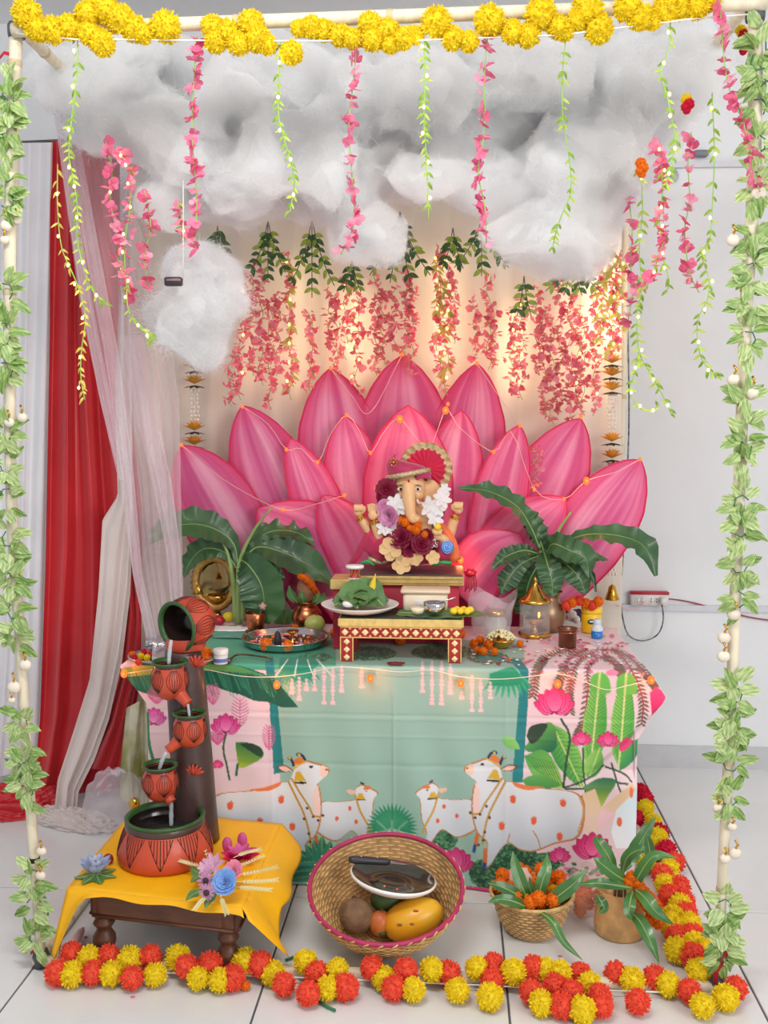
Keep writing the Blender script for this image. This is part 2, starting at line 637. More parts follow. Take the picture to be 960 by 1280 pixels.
MB().grid(sheet([(66, 128), (80, 230), (102, 380), (125, 500), (148, 600)], [(78, 128), (92, 230), (116, 380), (139, 500), (156, 600)], 2.93, 3.0, 24, 50, 2.5, 0.010, 13)).build('net_fold', net2_m, net)
MB().grid(sheet([(86, 178), (104, 300), (130, 440), (154, 600), (166, 720), (186, 810)], [(100, 178), (122, 300), (148, 440), (168, 600), (178, 720), (198, 806)], 2.94, 3.04, 24, 50, 2.0, 0.010, 17)).build('net_fold', net2_m, net)
L2 = [(152, 420), (170, 520), (190, 600), (208, 690), (215, 770)]
R2 = [(178, 420), (196, 520), (214, 600), (226, 690), (229, 770)]
MB().grid(sheet(L2, R2, 3.02, 3.06, 24, 40, 2, 0.012, 23)).build('net_fold', net2_m, net)

# ================================================================== COTTON CLOUDS
cot_m = mat('cotton_wool', (246, 247, 249), rough=0.95, var=0.03, scale=6, trans=0.30, bump=0.25, bscale=55)
fib_m = mat('cotton_fibre', (242, 243, 245), rough=0.95, var=0.02, trans=0.45)


def remeshed(m_, voxel, material, smooth_it=4, fn=None):
    tmp = m_.build('tmp', material)
    md = tmp.modifiers.new('r', 'REMESH')
    md.mode = 'VOXEL'
    md.voxel_size = voxel
    ms = tmp.modifiers.new('s', 'SMOOTH')
    ms.iterations = smooth_it
    ms.factor = 0.5
    dg = bpy.context.evaluated_depsgraph_get()
    me_ = bpy.data.meshes.new_from_object(tmp.evaluated_get(dg))
    bpy.data.objects.remove(tmp)
    me_.materials.clear()
    me_.materials.append(material)
    me_.polygons.foreach_set('use_smooth', np.ones(len(me_.polygons), bool))
    return me_


haze_m = bpy.data.materials.new('cotton_fluff')
haze_m.use_nodes = True
_n = haze_m.node_tree.nodes
_n.remove(_n['Principled BSDF'])
_v = _n.new('ShaderNodeVolumePrincipled')
_v.inputs['Color'].default_value = (0.99, 0.99, 0.995, 1)
_v.inputs['Density'].default_value = 20.0
_v.inputs['Anisotropy'].default_value = -0.2
haze_m.node_tree.links.new(_v.outputs[0], _n['Material Output'].inputs['Volume'])
scene.cycles.volume_bounces = 5


def cloud(name, label, balls, voxel, n_fibre, disp=0.03, seed=0):
    """balls: (px, py, depth, radius in photograph pixels); one lump of cotton: a dense body, a fluffy outer layer and loose fibres teased out of it"""
    def lump(k, add):
        m_ = MB()
        for (a, b, yy, r_) in balls:
            rr = r_ * S(yy) * k + add
            m_.ell(W(a, b, y=yy), (rr * 1.2, rr * 0.9, rr * 0.92), 14, 9)
        me_ = remeshed(m_, voxel, cot_m, 2)
        n_ = len(me_.vertices)
        co_ = np.empty(n_ * 3, np.float32)
        me_.vertices.foreach_get('co', co_)
        co_ = co_.reshape(-1, 3)
        # the whole lump is warped by smooth noise, body and fluff alike
        dv = np.array([Vector(noise.noise_vector(Vector(c) * 5.5 + Vector((seed, 0, 0)))) * disp + Vector(noise.noise_vector(Vector(c) * 15.0 + Vector((0, seed, 0)))) * disp * 0.42 + Vector(noise.noise_vector(Vector(c) * 34.0)) * disp * 0.17 for c in co_], np.float32)
        co_ += dv
        me_.vertices.foreach_set('co', co_.ravel())
        me_.update()
        return me_, co_
    me, co = lump(0.66, -0.008)
    root = thing(name, label, 'cotton cloud', Vector(co.mean(0).tolist()))
    put('cotton_body', me, root)
    me3, co = lump(1.0, 0.020)
    me3.materials.clear()
    me3.materials.append(haze_m)
    put('cotton_fluff', me3, root)
    n = len(co)
    no = np.empty(n * 3, np.float32)
    me3.vertex_normals.foreach_get('vector', no)
    no = no.reshape(-1, 3)
    co = co - no * 0.012
    idx = rng.integers(0, n, n_fibre)
    base = co[idx] + rng.normal(0, 0.006, (n_fibre, 3)).astype(np.float32)
    nn = no[idx]
    rnd = rng.normal(0, 1, (n_fibre, 3))
    tang = rnd - nn * (rnd * nn).sum(1, keepdims=True)
    tang /= np.linalg.norm(tang, axis=1, keepdims=True) + 1e-6
    d1 = nn * rng.uniform(0.05, 0.75, (n_fibre, 1)) + tang * 0.8
    ln = rng.uniform(0.012, 0.050, (n_fibre, 1)) * (0.6 + rng.random((n_fibre, 1)))
    side = np.cross(d1, rng.normal(0, 1, (n_fibre, 3)))
    side /= np.linalg.norm(side, axis=1, keepdims=True) + 1e-6
    w = rng.uniform(0.00012, 0.0003, (n_fibre, 1))
    m1 = base + d1 * ln * 0.55
    V = np.stack([base - nn * 0.004 - side * w, base - nn * 0.004 + side * w, m1 + side * w * 0.8, m1 - side * w * 0.8, base + (d1 * 0.92 - nn * 0.12) * ln + tang * ln * 0.15], 1).reshape(-1, 3).astype(np.float32)
    me2 = bpy.data.meshes.new('cotton_fibres')
    me2.vertices.add(len(V))
    me2.vertices.foreach_set('co', V.ravel())
    F = (np.arange(n_fibre)[:, None] * 5 + np.array([0, 1, 2, 0, 2, 3, 3, 2, 4])[None, :]).ravel().astype(np.int32)
    me2.loops.add(len(F))
    me2.loops.foreach_set('vertex_index', F)
    me2.polygons.add(n_fibre * 3)
    me2.polygons.foreach_set('loop_start', np.arange(0, n_fibre * 9, 3, dtype=np.int32))
    me2.update(calc_edges=True)
    me2.materials.append(fib_m)
    o = put('loose_fibres', me2, root)
    o['kind'] = 'stuff'
    return root


rb = random.Random(3)
# outline of the big cloud in the photograph: for each column the upper and lower edge
edge = [(75, 70, 118), (110, 60, 150), (150, 55, 190), (190, 52, 240), (230, 52, 268), (300, 52, 275), (370, 55, 280), (450, 55, 285), (520, 55, 278),
        (590, 55, 285), (650, 55, 300), (700, 52, 318), (735, 50, 275), (770, 48, 235), (800, 45, 190), (840, 42, 140), (875, 45, 100)]
balls = []
for i in range(150):
    a = rb.uniform(75, 875)
    up_, lo_ = interp(edge, a)
    r_ = rb.uniform(24, 50)
    r_ = min(r_, (lo_ - up_) * 0.48)
    b = rb.uniform(up_ + r_ * 0.6, max(up_ + r_ * 0.7, lo_ - r_ * 0.8))
    balls.append((a, b, rb.uniform(2.66, 3.02), r_))
for a, b, r_ in ((456, 300, 22), (470, 285, 26), (690, 305, 40), (670, 320, 26), (725, 295, 30), (705, 280, 42), (640, 290, 24), (80, 85, 24), (120, 110, 34), (160, 160, 34),
                 (215, 250, 30), (860, 70, 28), (820, 120, 32), (780, 190, 34)):
    balls.append((a, b, rb.uniform(2.68, 2.8), r_))
cloud('cotton_cloud', 'large white cotton cloud spread under the top of the canopy', balls, 0.013, 90000, 0.055, 1.0)
balls = []
for i in range(26):
    an, rr = rb.uniform(0, 2 * PI), 48 * math.sqrt(rb.random())
    balls.append((241 + rr * math.cos(an) * 1.05, 380 + rr * math.sin(an), rb.uniform(2.62, 2.82), rb.uniform(15, 30)))
cloud('cotton_cloud', 'small round cotton cloud hanging on a thread beside the sheer net', balls, 0.009, 24000, 0.034, 5.0)
c_ = W(229, 290, y=2.55)
tag(MB().tube([W(229, 225, y=2.55), W(229, 350, y=2.55)], 0.0012, 5).build('hanging_thread', mat('white_thread', (236, 232, 226))), 'white thread that holds up the small cotton cloud', 'thread')
bx = thing('battery_box', 'small black battery box tied above the small cotton cloud', 'battery box', W(217, 352, y=2.54))
MB().box(W(217, 352, y=2.54), (0.044, 0.02, 0.022), bev=0.003).build('case', mat('black_plastic', (52, 46, 50), rough=0.4), bx)
MB().box(W(217, 350, y=2.529), (0.036, 0.003, 0.005)).build('lid_edge', mat('pink_grey_plastic', (150, 110, 120)), bx)

# ================================================================== MARIGOLD POMPONS
def pompon_mesh(seed, m_):
    r_ = random.Random(seed)
    b = MB()
    b.ell((0, 0, 0), 0.80, 12, 8)
    n = 330
    for i in range(n):
        z = 1 - 2 * (i + 0.5) / n
        a = i * 2.39996 + r_.uniform(-0.2, 0.2)
        q = math.sqrt(1 - z * z)
        d = Vector((q * math.cos(a), q * math.sin(a), z)) + Vector((r_.uniform(-.25, .25), r_.uniform(-.25, .25), r_.uniform(-.25, .25)))
        d.normalize()
        s, u = frame_from(d, Vector((r_.uniform(-1, 1), r_.uniform(-1, 1), r_.uniform(-1, 1))))
        L_ = r_.uniform(0.90, 1.06)
        w_ = r_.uniform(0.055, 0.085)
        b.add([d * 0.6, d * (L_ * 0.86) + s * w_ + u * 0.03, d * L_ + u * r_.uniform(-.06, .06), d * (L_ * 0.86) - s * w_ - u * 0.03], [(0, 1, 2, 3)])
    return b.mesh('pompon', m_, smooth=False)


yel_m = mat('yellow_marigold', (250, 216, 24), rough=0.8, var=0.16, scale=3, trans=0.25)
red_m = mat('coral_marigold', (246, 88, 60), rough=0.8, var=0.14, scale=3, trans=0.25)
crm_m = mat('crimson_marigold', (214, 16, 60), rough=0.8, var=0.16, scale=3, trans=0.2)
org_m = mat('orange_marigold', (244, 126, 8), rough=0.8, var=0.18, scale=3, trans=0.25)
POM = {'y': [pompon_mesh(i, yel_m) for i in (1, 2, 3)], 'r': [pompon_mesh(i, red_m) for i in (4, 5)], 'c': [pompon_mesh(i, crm_m) for i in (6, 7)], 'o': [pompon_mesh(i, org_m) for i in (8, 9)]}
rp = random.Random(11)


def pompon(p, r_, col, parent, name='pompon'):
    e = Matrix.Rotation(rp.uniform(0, 6), 3, 'X') @ Matrix.Rotation(rp.uniform(0, 6), 3, 'Y')
    return put(name, rp.choice(POM[col]), parent, TRS(p, e, r_))


gar = thing('marigold_garland', 'yellow marigold garland wound along the top bamboo pole', 'garland', W(480, 40, y=FY))
for (a, b, r_) in [(34, 18, 19), (46, 36, 16), (66, 38, 17), (88, 34, 16), (110, 18, 17), (132, 12, 18), (112, 42, 15), (128, 54, 17), (150, 24, 18), (168, 36, 17), (180, 42, 13), (207, 34, 20),
                 (266, 34, 15), (270, 52, 15), (284, 40, 16), (298, 54, 15), (314, 30, 17), (322, 48, 17), (334, 56, 13), (364, 66, 15), (374, 36, 11), (390, 34, 14), (404, 38, 14), (424, 44, 14), (440, 48, 13),
                 (462, 30, 15), (466, 48, 16), (484, 40, 16), (488, 54, 13), (504, 48, 14), (518, 44, 12), (546, 28, 19), (566, 48, 15), (586, 52, 13), (612, 26, 19), (640, 40, 15), (660, 44, 15), (676, 18, 20), (698, 34, 15), (706, 38, 13),
                 (734, 14, 20), (748, 36, 18), (722, 26, 13), (784, 10, 17), (800, 22, 16), (816, 24, 13), (832, 10, 16), (850, 6, 18), (872, 6, 17), (886, 0, 14)]:
    pompon(W(a, b, y=FY - 0.035 - 0.01 * rp.random()), r_ * S(FY) * 1.06, 'y', gar)
th_m = mat('white_thread', (236, 232, 226))
MB().tube([W(20, 42, y=FY - 0.04), W(95, 49, y=FY - 0.045), W(300, 51, y=FY - 0.045), W(500, 51, y=FY - 0.045), W(700, 44, y=FY - 0.045), W(860, 24, y=FY - 0.045), W(935, 18, y=FY - 0.04)], 0.0018, 6).build('thread', th_m, gar)

gar = thing('marigold_garland', 'red and yellow marigold garland along the front of the floor', 'garland', W(480, 1225, z=0))
front = 'r72,1216 r90,1192 y90,1218 y111,1197 r116,1216 r136,1195 y139,1217 y162,1199 r165,1222 r188,1196 y194,1218 y222,1197 r233,1208 r262,1205 y248,1223 y275,1225 r290,1222 y306,1201 r325,1205 y341,1216 r355,1230 y382,1202 r397,1218 r385,1242 y422,1212 r432,1234 y410,1235 r465,1210 y480,1223 r507,1213 r492,1235 y517,1237 y540,1212 r561,1217 y572,1238 y596,1210 r617,1205 r615,1225 y612,1246 y642,1215 r667,1210 y682,1212 y700,1215 r664,1240 y677,1254 r695,1232 r702,1257 r715,1240 r725,1217 y737,1230 y728,1262 r752,1257 r750,1245 r770,1217 y790,1225 r797,1252 r819,1222 y835,1230 r862,1239 y878,1257 y907,1247 r920,1235'
for s_ in front.split():
    a, b = s_[1:].split(',')
    zz = 0.034 if float(b) > 1215 else 0.05
    pompon(W(float(a), float(b), z=zz), rp.uniform(0.030, 0.036), s_[0], gar)
MB().tube([W(60, 1212, z=0.02), W(250, 1217, z=0.02), W(480, 1226, z=0.02), (W(700, 1236, z=0.02)), W(915, 1243, z=0.02)], 0.002, 6).build('thread', th_m, gar)
gar = thing('marigold_garland', 'crimson and yellow marigold garland along the right side of the floor', 'garland', W(845, 1140, z=0))
side = 'c800,990 y807,1010 c795,1023 y817,1028 c824,1041 y815,1056 c833,1063 y807,1077 c815,1070 y837,1085 r844,1078 y832,1106 r850,1108 y850,1131 r837,1120 r858,1142 y862,1155 y840,1158 r866,1170 r847,1172 y846,1187 r867,1195 y884,1190 r889,1206 y874,1214 r856,1126 y868,1180 c806,998 y822,1046 r828,1094 y842,1146'
for s_ in side.split():
    a, b = s_[1:].split(',')
    pompon(W(float(a), float(b), z=0.04), rp.uniform(0.032, 0.037), s_[0], gar)
MB().tube([W(800, 990, z=0.02), W(840, 1100, z=0.02), W(880, 1215, z=0.02)], 0.002, 6).build('thread', th_m, gar)
# single dropped flowers and cut stems on the floor in front
for (a, b, lab) in ((307, 1232, 'tiny orange marigold dropped in front of the floor garland'),):
    pp = W(a, b, z=0.014)
    o = put('dropped_marigold', POM['o'][0], None, TRS(pp, None, 0.013))
    tag(o, lab, 'flower')
stem_m = mat('cut_green_stem', (44, 112, 78), rough=0.6)
for pts, lab in (([(395, 1250), (408, 1258), (419, 1263)], 'cut green stem lying in front of the floor garland'), ([(357, 1200), (363, 1198), (367, 1196)], 'short green stem lying by the yellow cloth corner')):
    tag(MB().tube([W(a, b, z=0.006) for a, b in pts], 0.0035, 6).build('green_sprig', stem_m), lab, 'sprig')

# ================================================================== LEAF GARLANDS ON THE POLES
def leaf_mesh(name, m_, L_=1.0, w_=0.5, fold=0.16, droop=0.25, n=7, tipp=0.9, wavy=0.0):
    """leaf along +Y, face up +Z"""
    b = MB()
    rows = []
    for i in range(n):
        t_ = i / (n - 1)
        ww = w_ * 0.5 * (math.sin(PI * t_ ** 0.8)) ** tipp + 0.012
        z = -droop * t_ * t_ * L_
        e = wavy * math.sin(t_ * 17)
        rows.append([(-ww, t_ * L_, z + fold * ww * 2 + e), (0, t_ * L_, z), (ww, t_ * L_, z + fold * ww * 2 - e)])
    b.grid(rows)
    return b.mesh(name, m_)


def varieg(name, a, b):
    return mat(name, a, rough=0.45, var=0.1, rgb2=b, scale=3.5, stretch=(3, 0.6, 1), trans=0.25)


pl = [leaf_mesh('leaf', varieg('pole_leaf_green', (108, 152, 72), (196, 214, 146)), w_=0.60, tipp=0.7, droop=0.3),
      leaf_mesh('leaf', varieg('pole_leaf_pale', (128, 168, 84), (212, 224, 166)), w_=0.66, tipp=0.65, droop=0.1),
      leaf_mesh('leaf', varieg('pole_leaf_deep', (88, 132, 58), (170, 196, 114)), tipp=0.7, w_=0.55, droop=0.5)]
rl = random.Random(21)
ivory_bead = mat('ivory_bead', (226, 214, 196), rough=0.4, var=0.08)
gold_m = mat('gold_chain', (214, 164, 60), rough=0.25, metal=1.0, var=0.1)


def on_pole(q, py_):
    """the point of the pole's centre line that shows at picture height py_"""
    best = min(range(len(q)), key=lambda i: abs(PX(q[i])[1] - py_))
    return q[best]


def pole_garland(label, q, ys, beads):
    g = thing('leaf_garland', label, 'garland', q[-1])
    for yy in ys[::2] + ys[1::10]:
        c = on_pole(q, yy)
        c = Vector((c.x, c.y, W(480, yy, y=FY).z)) + Vector((0, -0.016, 0))
        ca = rl.uniform(0, 2 * PI)
        cl = MB().tube([c + Vector((0.018 * math.cos(ca + k), -0.004 - 0.002 * k, 0.02 * math.sin(ca + k))) for k in (0, 1, 2, 3)], 0.0016, 5).build('leaf_whorl', stem_m, g)
        nl = rl.randint(7, 9)
        for k in range(nl):
            an = 2 * PI * k / nl + rl.uniform(-0.3, 0.3)
            off = Vector((math.cos(an) * 1.25, -0.15 - 0.5 * rl.random(), math.sin(an)))
            yv = off.normalized()
            zv = Vector((0, -1, 0.35)) - yv * Vector((0, -1, 0.35)).dot(yv)
            zv.normalize()
            xv = yv.cross(zv)
            M3 = Matrix((xv, yv, zv)).transposed() @ Matrix.Rotation(rl.uniform(-0.6, 0.6), 3, 'Y')
            base = c + Vector((math.cos(an) * 0.010, -0.012 * rl.random(), math.sin(an) * 0.022 + rl.uniform(-0.02, 0.02)))
            put('leaf', rl.choice(pl), cl, TRS(base, M3, rl.uniform(0.036, 0.052)))
    for (a, b, r_) in beads:
        c = W(a, b, y=FY - 0.022)
        o = MB().ell(c, (r_ * S(FY), r_ * S(FY) * .8, r_ * S(FY) * 0.9), 12, 8, fn=lambda d: 1 + 0.07 * math.sin(9 * math.atan2(d.y, d.x))).build('bead', ivory_bead, g)
        MB().tube([c + Vector((0.0, -0.004, r_ * S(FY) * 0.9)), c + Vector((0.004, -0.008, r_ * S(FY) * 1.5)), c + Vector((-0.002, -0.004, r_ * S(FY) * 2.2))], 0.0028, 6).build('bead_link', gold_m, o)
    return g


pole_garland('pale green leaf garland with ivory beads wound round the left pole', left_q,
             [112, 128, 160, 178, 212, 232, 246, 345, 362, 392, 412, 440, 462, 484, 540, 556, 582, 602, 622, 652, 676, 706, 728, 750, 768, 790, 800, 896, 912, 934, 952, 972, 996, 1022, 1104, 1124, 1140, 1166, 1182],
             [(8, 282, 8), (22, 275, 6), (12, 528, 7), (28, 522, 7), (32, 831, 8), (18, 859, 9), (15, 875, 5), (52, 1064, 7), (51, 1094, 7), (6, 300, 6)])
pole_garland('pale green leaf garland with ivory beads wound round the right pole', right_q,
             [74, 92, 112, 128, 148, 174, 192, 214, 236, 292, 306, 328, 346, 364, 380, 408, 428, 448, 505, 522, 542, 560, 626, 640, 656, 674, 700, 716, 742, 842, 858, 884, 902, 920, 940, 962, 982, 1090, 1114, 1128, 1142, 1158, 1172],
             [(948, 242, 9), (916, 300, 8), (940, 491, 9), (917, 475, 8), (917, 768, 8), (905, 797, 8), (904, 820, 8), (897, 1010, 7), (919, 1066, 8), (915, 1033, 6), (906, 1073, 7)])

# ================================================================== HANGING VINES
pinks = [mat('silk_pink', (242, 134, 170), rough=0.6, var=0.12, scale=2, trans=0.35), mat('silk_pink_deep', (232, 108, 150), rough=0.6, var=0.12, scale=2, trans=0.35), mat('silk_pink_pale', (248, 164, 190), rough=0.6, var=0.12, scale=2, trans=0.35)]
coral = mat('silk_coral', (244, 150, 166), rough=0.6, var=0.12, scale=2, trans=0.3)
coral2 = mat('silk_coral_deep', (234, 116, 138), rough=0.6, var=0.12, scale=2, trans=0.3)


def floret_bits(b, seed, M=None):
    r_ = random.Random(seed)
    npet = r_.choice((3, 4, 4, 5))
    for k in range(npet):
        an = 2 * PI * k / npet + r_.uniform(-0.4, 0.4)
        L_, w_ = r_.uniform(0.75, 1.1), r_.uniform(0.38, 0.55)
        up_ = r_.uniform(0.1, 0.7)
        e = Matrix.Rotation(an, 4, 'Z') @ Matrix.Rotation(up_, 4, 'X')
        if M is not None:
            e = M @ e
        b.add([(0, 0, 0), (-w_, 0.45 * L_, .10), (-w_ * .75, .85 * L_, .02), (0, L_, -.08), (w_ * .75, .85 * L_, .02), (w_, .45 * L_, .10), (0, 0.5 * L_, -.02)],
              [(0, 6, 1), (1, 6, 2), (2, 6, 3), (3, 6, 4), (4, 6, 5), (5, 6, 0)], e)


FLO = []
for i, m_ in enumerate(pinks * 2):
    b = MB()
    floret_bits(b, 50 + i)
    FLO.append(b.mesh('flower', m_))
vine_g = mat('vine_stem', (146, 190, 84), rough=0.6)
vg_leaf = [leaf_mesh('leaf', varieg('vine_leaf', (104, 146, 40), (156, 186, 66)), w_=0.34, droop=0.3), leaf_mesh('leaf', varieg('vine_leaf_light', (128, 168, 52), (186, 206, 92)), w_=0.3, droop=-0.2)]
yl_leaf = [leaf_mesh('leaf', varieg('vine_leaf_golden', (186, 172, 60), (224, 212, 110)), w_=0.3, droop=0.3), leaf_mesh('leaf', varieg('vine_leaf_golden_pale', (206, 190, 60), (240, 226, 120)), w_=0.26, droop=-0.1)]
bulb_m = mat('warm_fairy_bulb', (255, 240, 190), rough=0.3, emit=(255, 228, 120), estr=2.6)
_bb = MB()
_bb.ell((0, 0, 0), (1, 1, 1.3), 8, 6)
BULB = _bb.mesh('bulb', bulb_m)
rv = random.Random(5)


def rand_rot():
    return Matrix.Rotation(rv.uniform(0, 6.3), 3, 'Z') @ Matrix.Rotation(rv.uniform(0, 6.3), 3, 'X')


def fairy(p, parent, r_=0.0036, power=0.014, light=True, dy=-0.012):
    put('bulb', BULB, parent, TRS(p, None, r_))
    if light:
        lamp('fairy_light', p + Vector((0, dy, 0)), power, (1.0, 0.84, 0.50), 0.012)


def vine(label, path, y, kind, lights=0, step=6.0, size=1.0, leaves=None, group=None, y_end=None, lit=True):
    """a hanging vine following picture points; kind pink, green or both"""
    pts = [W(a, b, y=y + ((y_end - y) * i / (len(path) - 1) if y_end else 0)) for i, (a, b) in enumerate(path)]
    L_ = sum((pts[i + 1] - pts[i]).length for i in range(len(pts) - 1))
    q = catmull(pts, 48)
    g = thing({'pink': 'flower_vine', 'green': 'leaf_vine', 'both': 'flower_vine'}[kind], label, 'vine', q[0], group)
    MB().tube(q, 0.0014, 5).build('stem', vine_g, g)
    n = int(L_ / ((step if kind != 'green' else 9.0) * S(y)))
    for i in range(n):
        t_ = (i + 0.5) / n
        f_ = t_ * 47
        k = min(int(f_), 46)
        c = q[k].lerp(q[k + 1], f_ - k)
        d = (q[k + 1] - q[k]).normalized()
        if kind in ('pink', 'both') and not (kind == 'pink' and rv.random() < 0.08):
            j = Vector((rv.uniform(-1, 1) * 4.6, rv.uniform(-1, 1) * 4, rv.uniform(-3, 3))) * S(y) * size
            put('flower', rv.choice(FLO), g, TRS(c + j, rand_rot(), rv.uniform(7.5, 11.5) * S(y) * size))
        if kind == 'green' or (kind == 'both' and i % 2 == 0):
            for s_ in ((-1, 1) if kind == 'green' else (rv.choice((-1, 1)),)):
                if rv.random() < 0.3:
                    continue
                an = rv.uniform(0.45, 1.0) * s_
                yv = (Vector((math.sin(an), rv.uniform(-0.7, 0.4), 0)) + d * math.cos(an)).normalized()
                zv = Vector((rv.uniform(-.4, .4), -1, 0.3))
                zv = (zv - yv * zv.dot(yv)).normalized()
                M3 = Matrix((yv.cross(zv), yv, zv)).transposed()
                put('leaf', rv.choice(leaves or vg_leaf), g, TRS(c, M3, rv.uniform(8, 12.5) * S(y) * size))
    for i in range(lights):
        t_ = (i + 0.35 + 0.3 * rv.random()) / lights
        c = q[min(47, int(t_ * 47))] + Vector((rv.uniform(-.006, .006), -0.010, 0))
        fairy(c, g, light=lit)
    return g


VY = FY - 0.03
vine('lit green leaf vine hanging near the left pole from the marigold garland', [(97, 40), (96, 90), (90, 145), (86, 190), (92, 225), (97, 262), (97, 303), (112, 356), (132, 380)], VY, 'green', 8)
vine('lit golden leaf vine hanging in front of the red curtain', [(72, 205), (72, 261), (77, 309), (90, 340), (99, 362), (107, 394), (102, 436), (101, 470), (106, 500)], 2.5, 'green', 7, leaves=yl_leaf)
vine('pink flower vine hanging in front of the left part of the big cloud', [(246, 45), (243, 90), (240, 150), (242, 200), (246, 250), (244, 316)], VY, 'pink')
vine('lit green leaf vine second from the left before the big cloud', [(351, 50), (348, 105), (349, 150), (360, 190), (368, 225), (362, 268)], VY, 'green', 5)
vine('pink flower vine before the middle left of the big cloud', [(447, 44), (443, 90), (436, 160), (440, 220), (442, 280), (426, 318)], VY, 'pink')
vine('lit green leaf vine before the middle of the big cloud', [(530, 46), (531, 100), (530, 150), (533, 200), (536, 275)], VY, 'green', 6)
vine('pink flower vine before the middle right of the big cloud', [(610, 42), (606, 85), (606, 130), (604, 175), (598, 215), (606, 260), (608, 304)], VY, 'pink', step=7)
vine('unlit green leaf vine before the right half of the big cloud', [(707, 48), (703, 100), (704, 150), (712, 200), (713, 240), (698, 280), (690, 312)], VY, 'green', 0)
vine('lit green leaf vine hanging from the bright top right end of the marigold garland', [(838, 28), (836, 60), (826, 92), (834, 120), (840, 150), (844, 180), (838, 212), (832, 232)], VY, 'green', 6)
vine('pink flower vine against the top of the right pole', [(898, 0), (902, 30), (904, 62), (907, 90), (914, 118), (926, 140), (932, 165), (938, 190), (942, 215), (950, 240)], VY - 0.03, 'pink', step=6.5)
vine('lit green leaf vine hanging between the big cloud and the right pole', [(890, 116), (892, 160), (893, 200), (890, 260), (887, 300), (877, 318), (886, 350), (884, 375), (872, 402), (874, 440), (886, 462), (897, 468)], 2.58, 'green', 8)
vine('long pink flower vine hanging free on the white wall at the right', [(864, 165), (860, 205), (862, 250), (856, 285), (858, 315), (862, 342), (874, 366)], 2.58, 'pink')
vine('lit pink and green vine right of the big cloud', [(819, 178), (826, 205), (828, 240), (824, 275), (829, 300), (820, 330), (808, 360)], 2.60, 'both', 6)
vine('lit green leaf vine forking down to the right of the lotus', [(800, 205), (803, 260), (799, 310), (802, 360), (796, 400), (799, 440), (812, 466), (828, 494), (840, 520)], 2.64, 'green', 7)
vine('short lit green leaf vine beside the forked one near the yellow hanging flowers', [(798, 440), (792, 470), (788, 490), (798, 508), (812, 514), (824, 506)], 2.66, 'green', 4)
vine('small green leaf sprig right of the lit pink vine', [(826, 310), (832, 335), (836, 352), (833, 366)], 2.60, 'green', 1)
vine('pink flower vine beside the back right pole', [(786, 245), (790, 290), (788, 330), (792, 360), (784, 405)], 2.72, 'pink')
vine('pink flower vine hanging over the net near the curtain rod', [(132, 176), (140, 210), (138, 250), (145, 290), (148, 325), (160, 360), (164, 378)], 2.60, 'pink', 2)
vine('lit pink and yellow vine left of the small cloud', [(146, 190), (160, 205), (164, 225), (162, 262), (157, 295), (156, 330), (162, 365)], 2.56, 'both', 7)
vine('short pink flower vine left of the small cloud', [(181, 238), (186, 265), (188, 288), (180, 318), (182, 340), (186, 358)], 2.56, 'pink')
vine('lit green leaf vine trailing under the lit pink and yellow vine', [(158, 350), (160, 385), (170, 405), (186, 418), (192, 428)], 2.56, 'green', 3)
vine('short pink flower vine above the small cloud', [(222, 250), (226, 272), (230, 292), (240, 304)], 2.56, 'both', 1)
# small flower tufts hanging near the top right
for a, b, c1, lab in ((858, 128, 'c', 'crimson and yellow flower tuft hanging right of the big cloud'), (926, 42, 'c', 'crimson flower tassel beside the top of the right pole'), (801, 208, 'o', 'orange flower tuft at the right edge of the big cloud')):
    g = thing('flower_tuft', lab, 'flower', W(a, b, y=2.46))
    pompon(W(a, b - 4, y=2.46), 0.014, 'y' if c1 != 'o' else 'o', g)
    for k in range(3):
        pompon(W(a + rv.uniform(-4, 4), b + 2 + 5 * k * (2 if a > 900 else .8), y=2.45), 0.014 - 0.002 * k, c1, g)

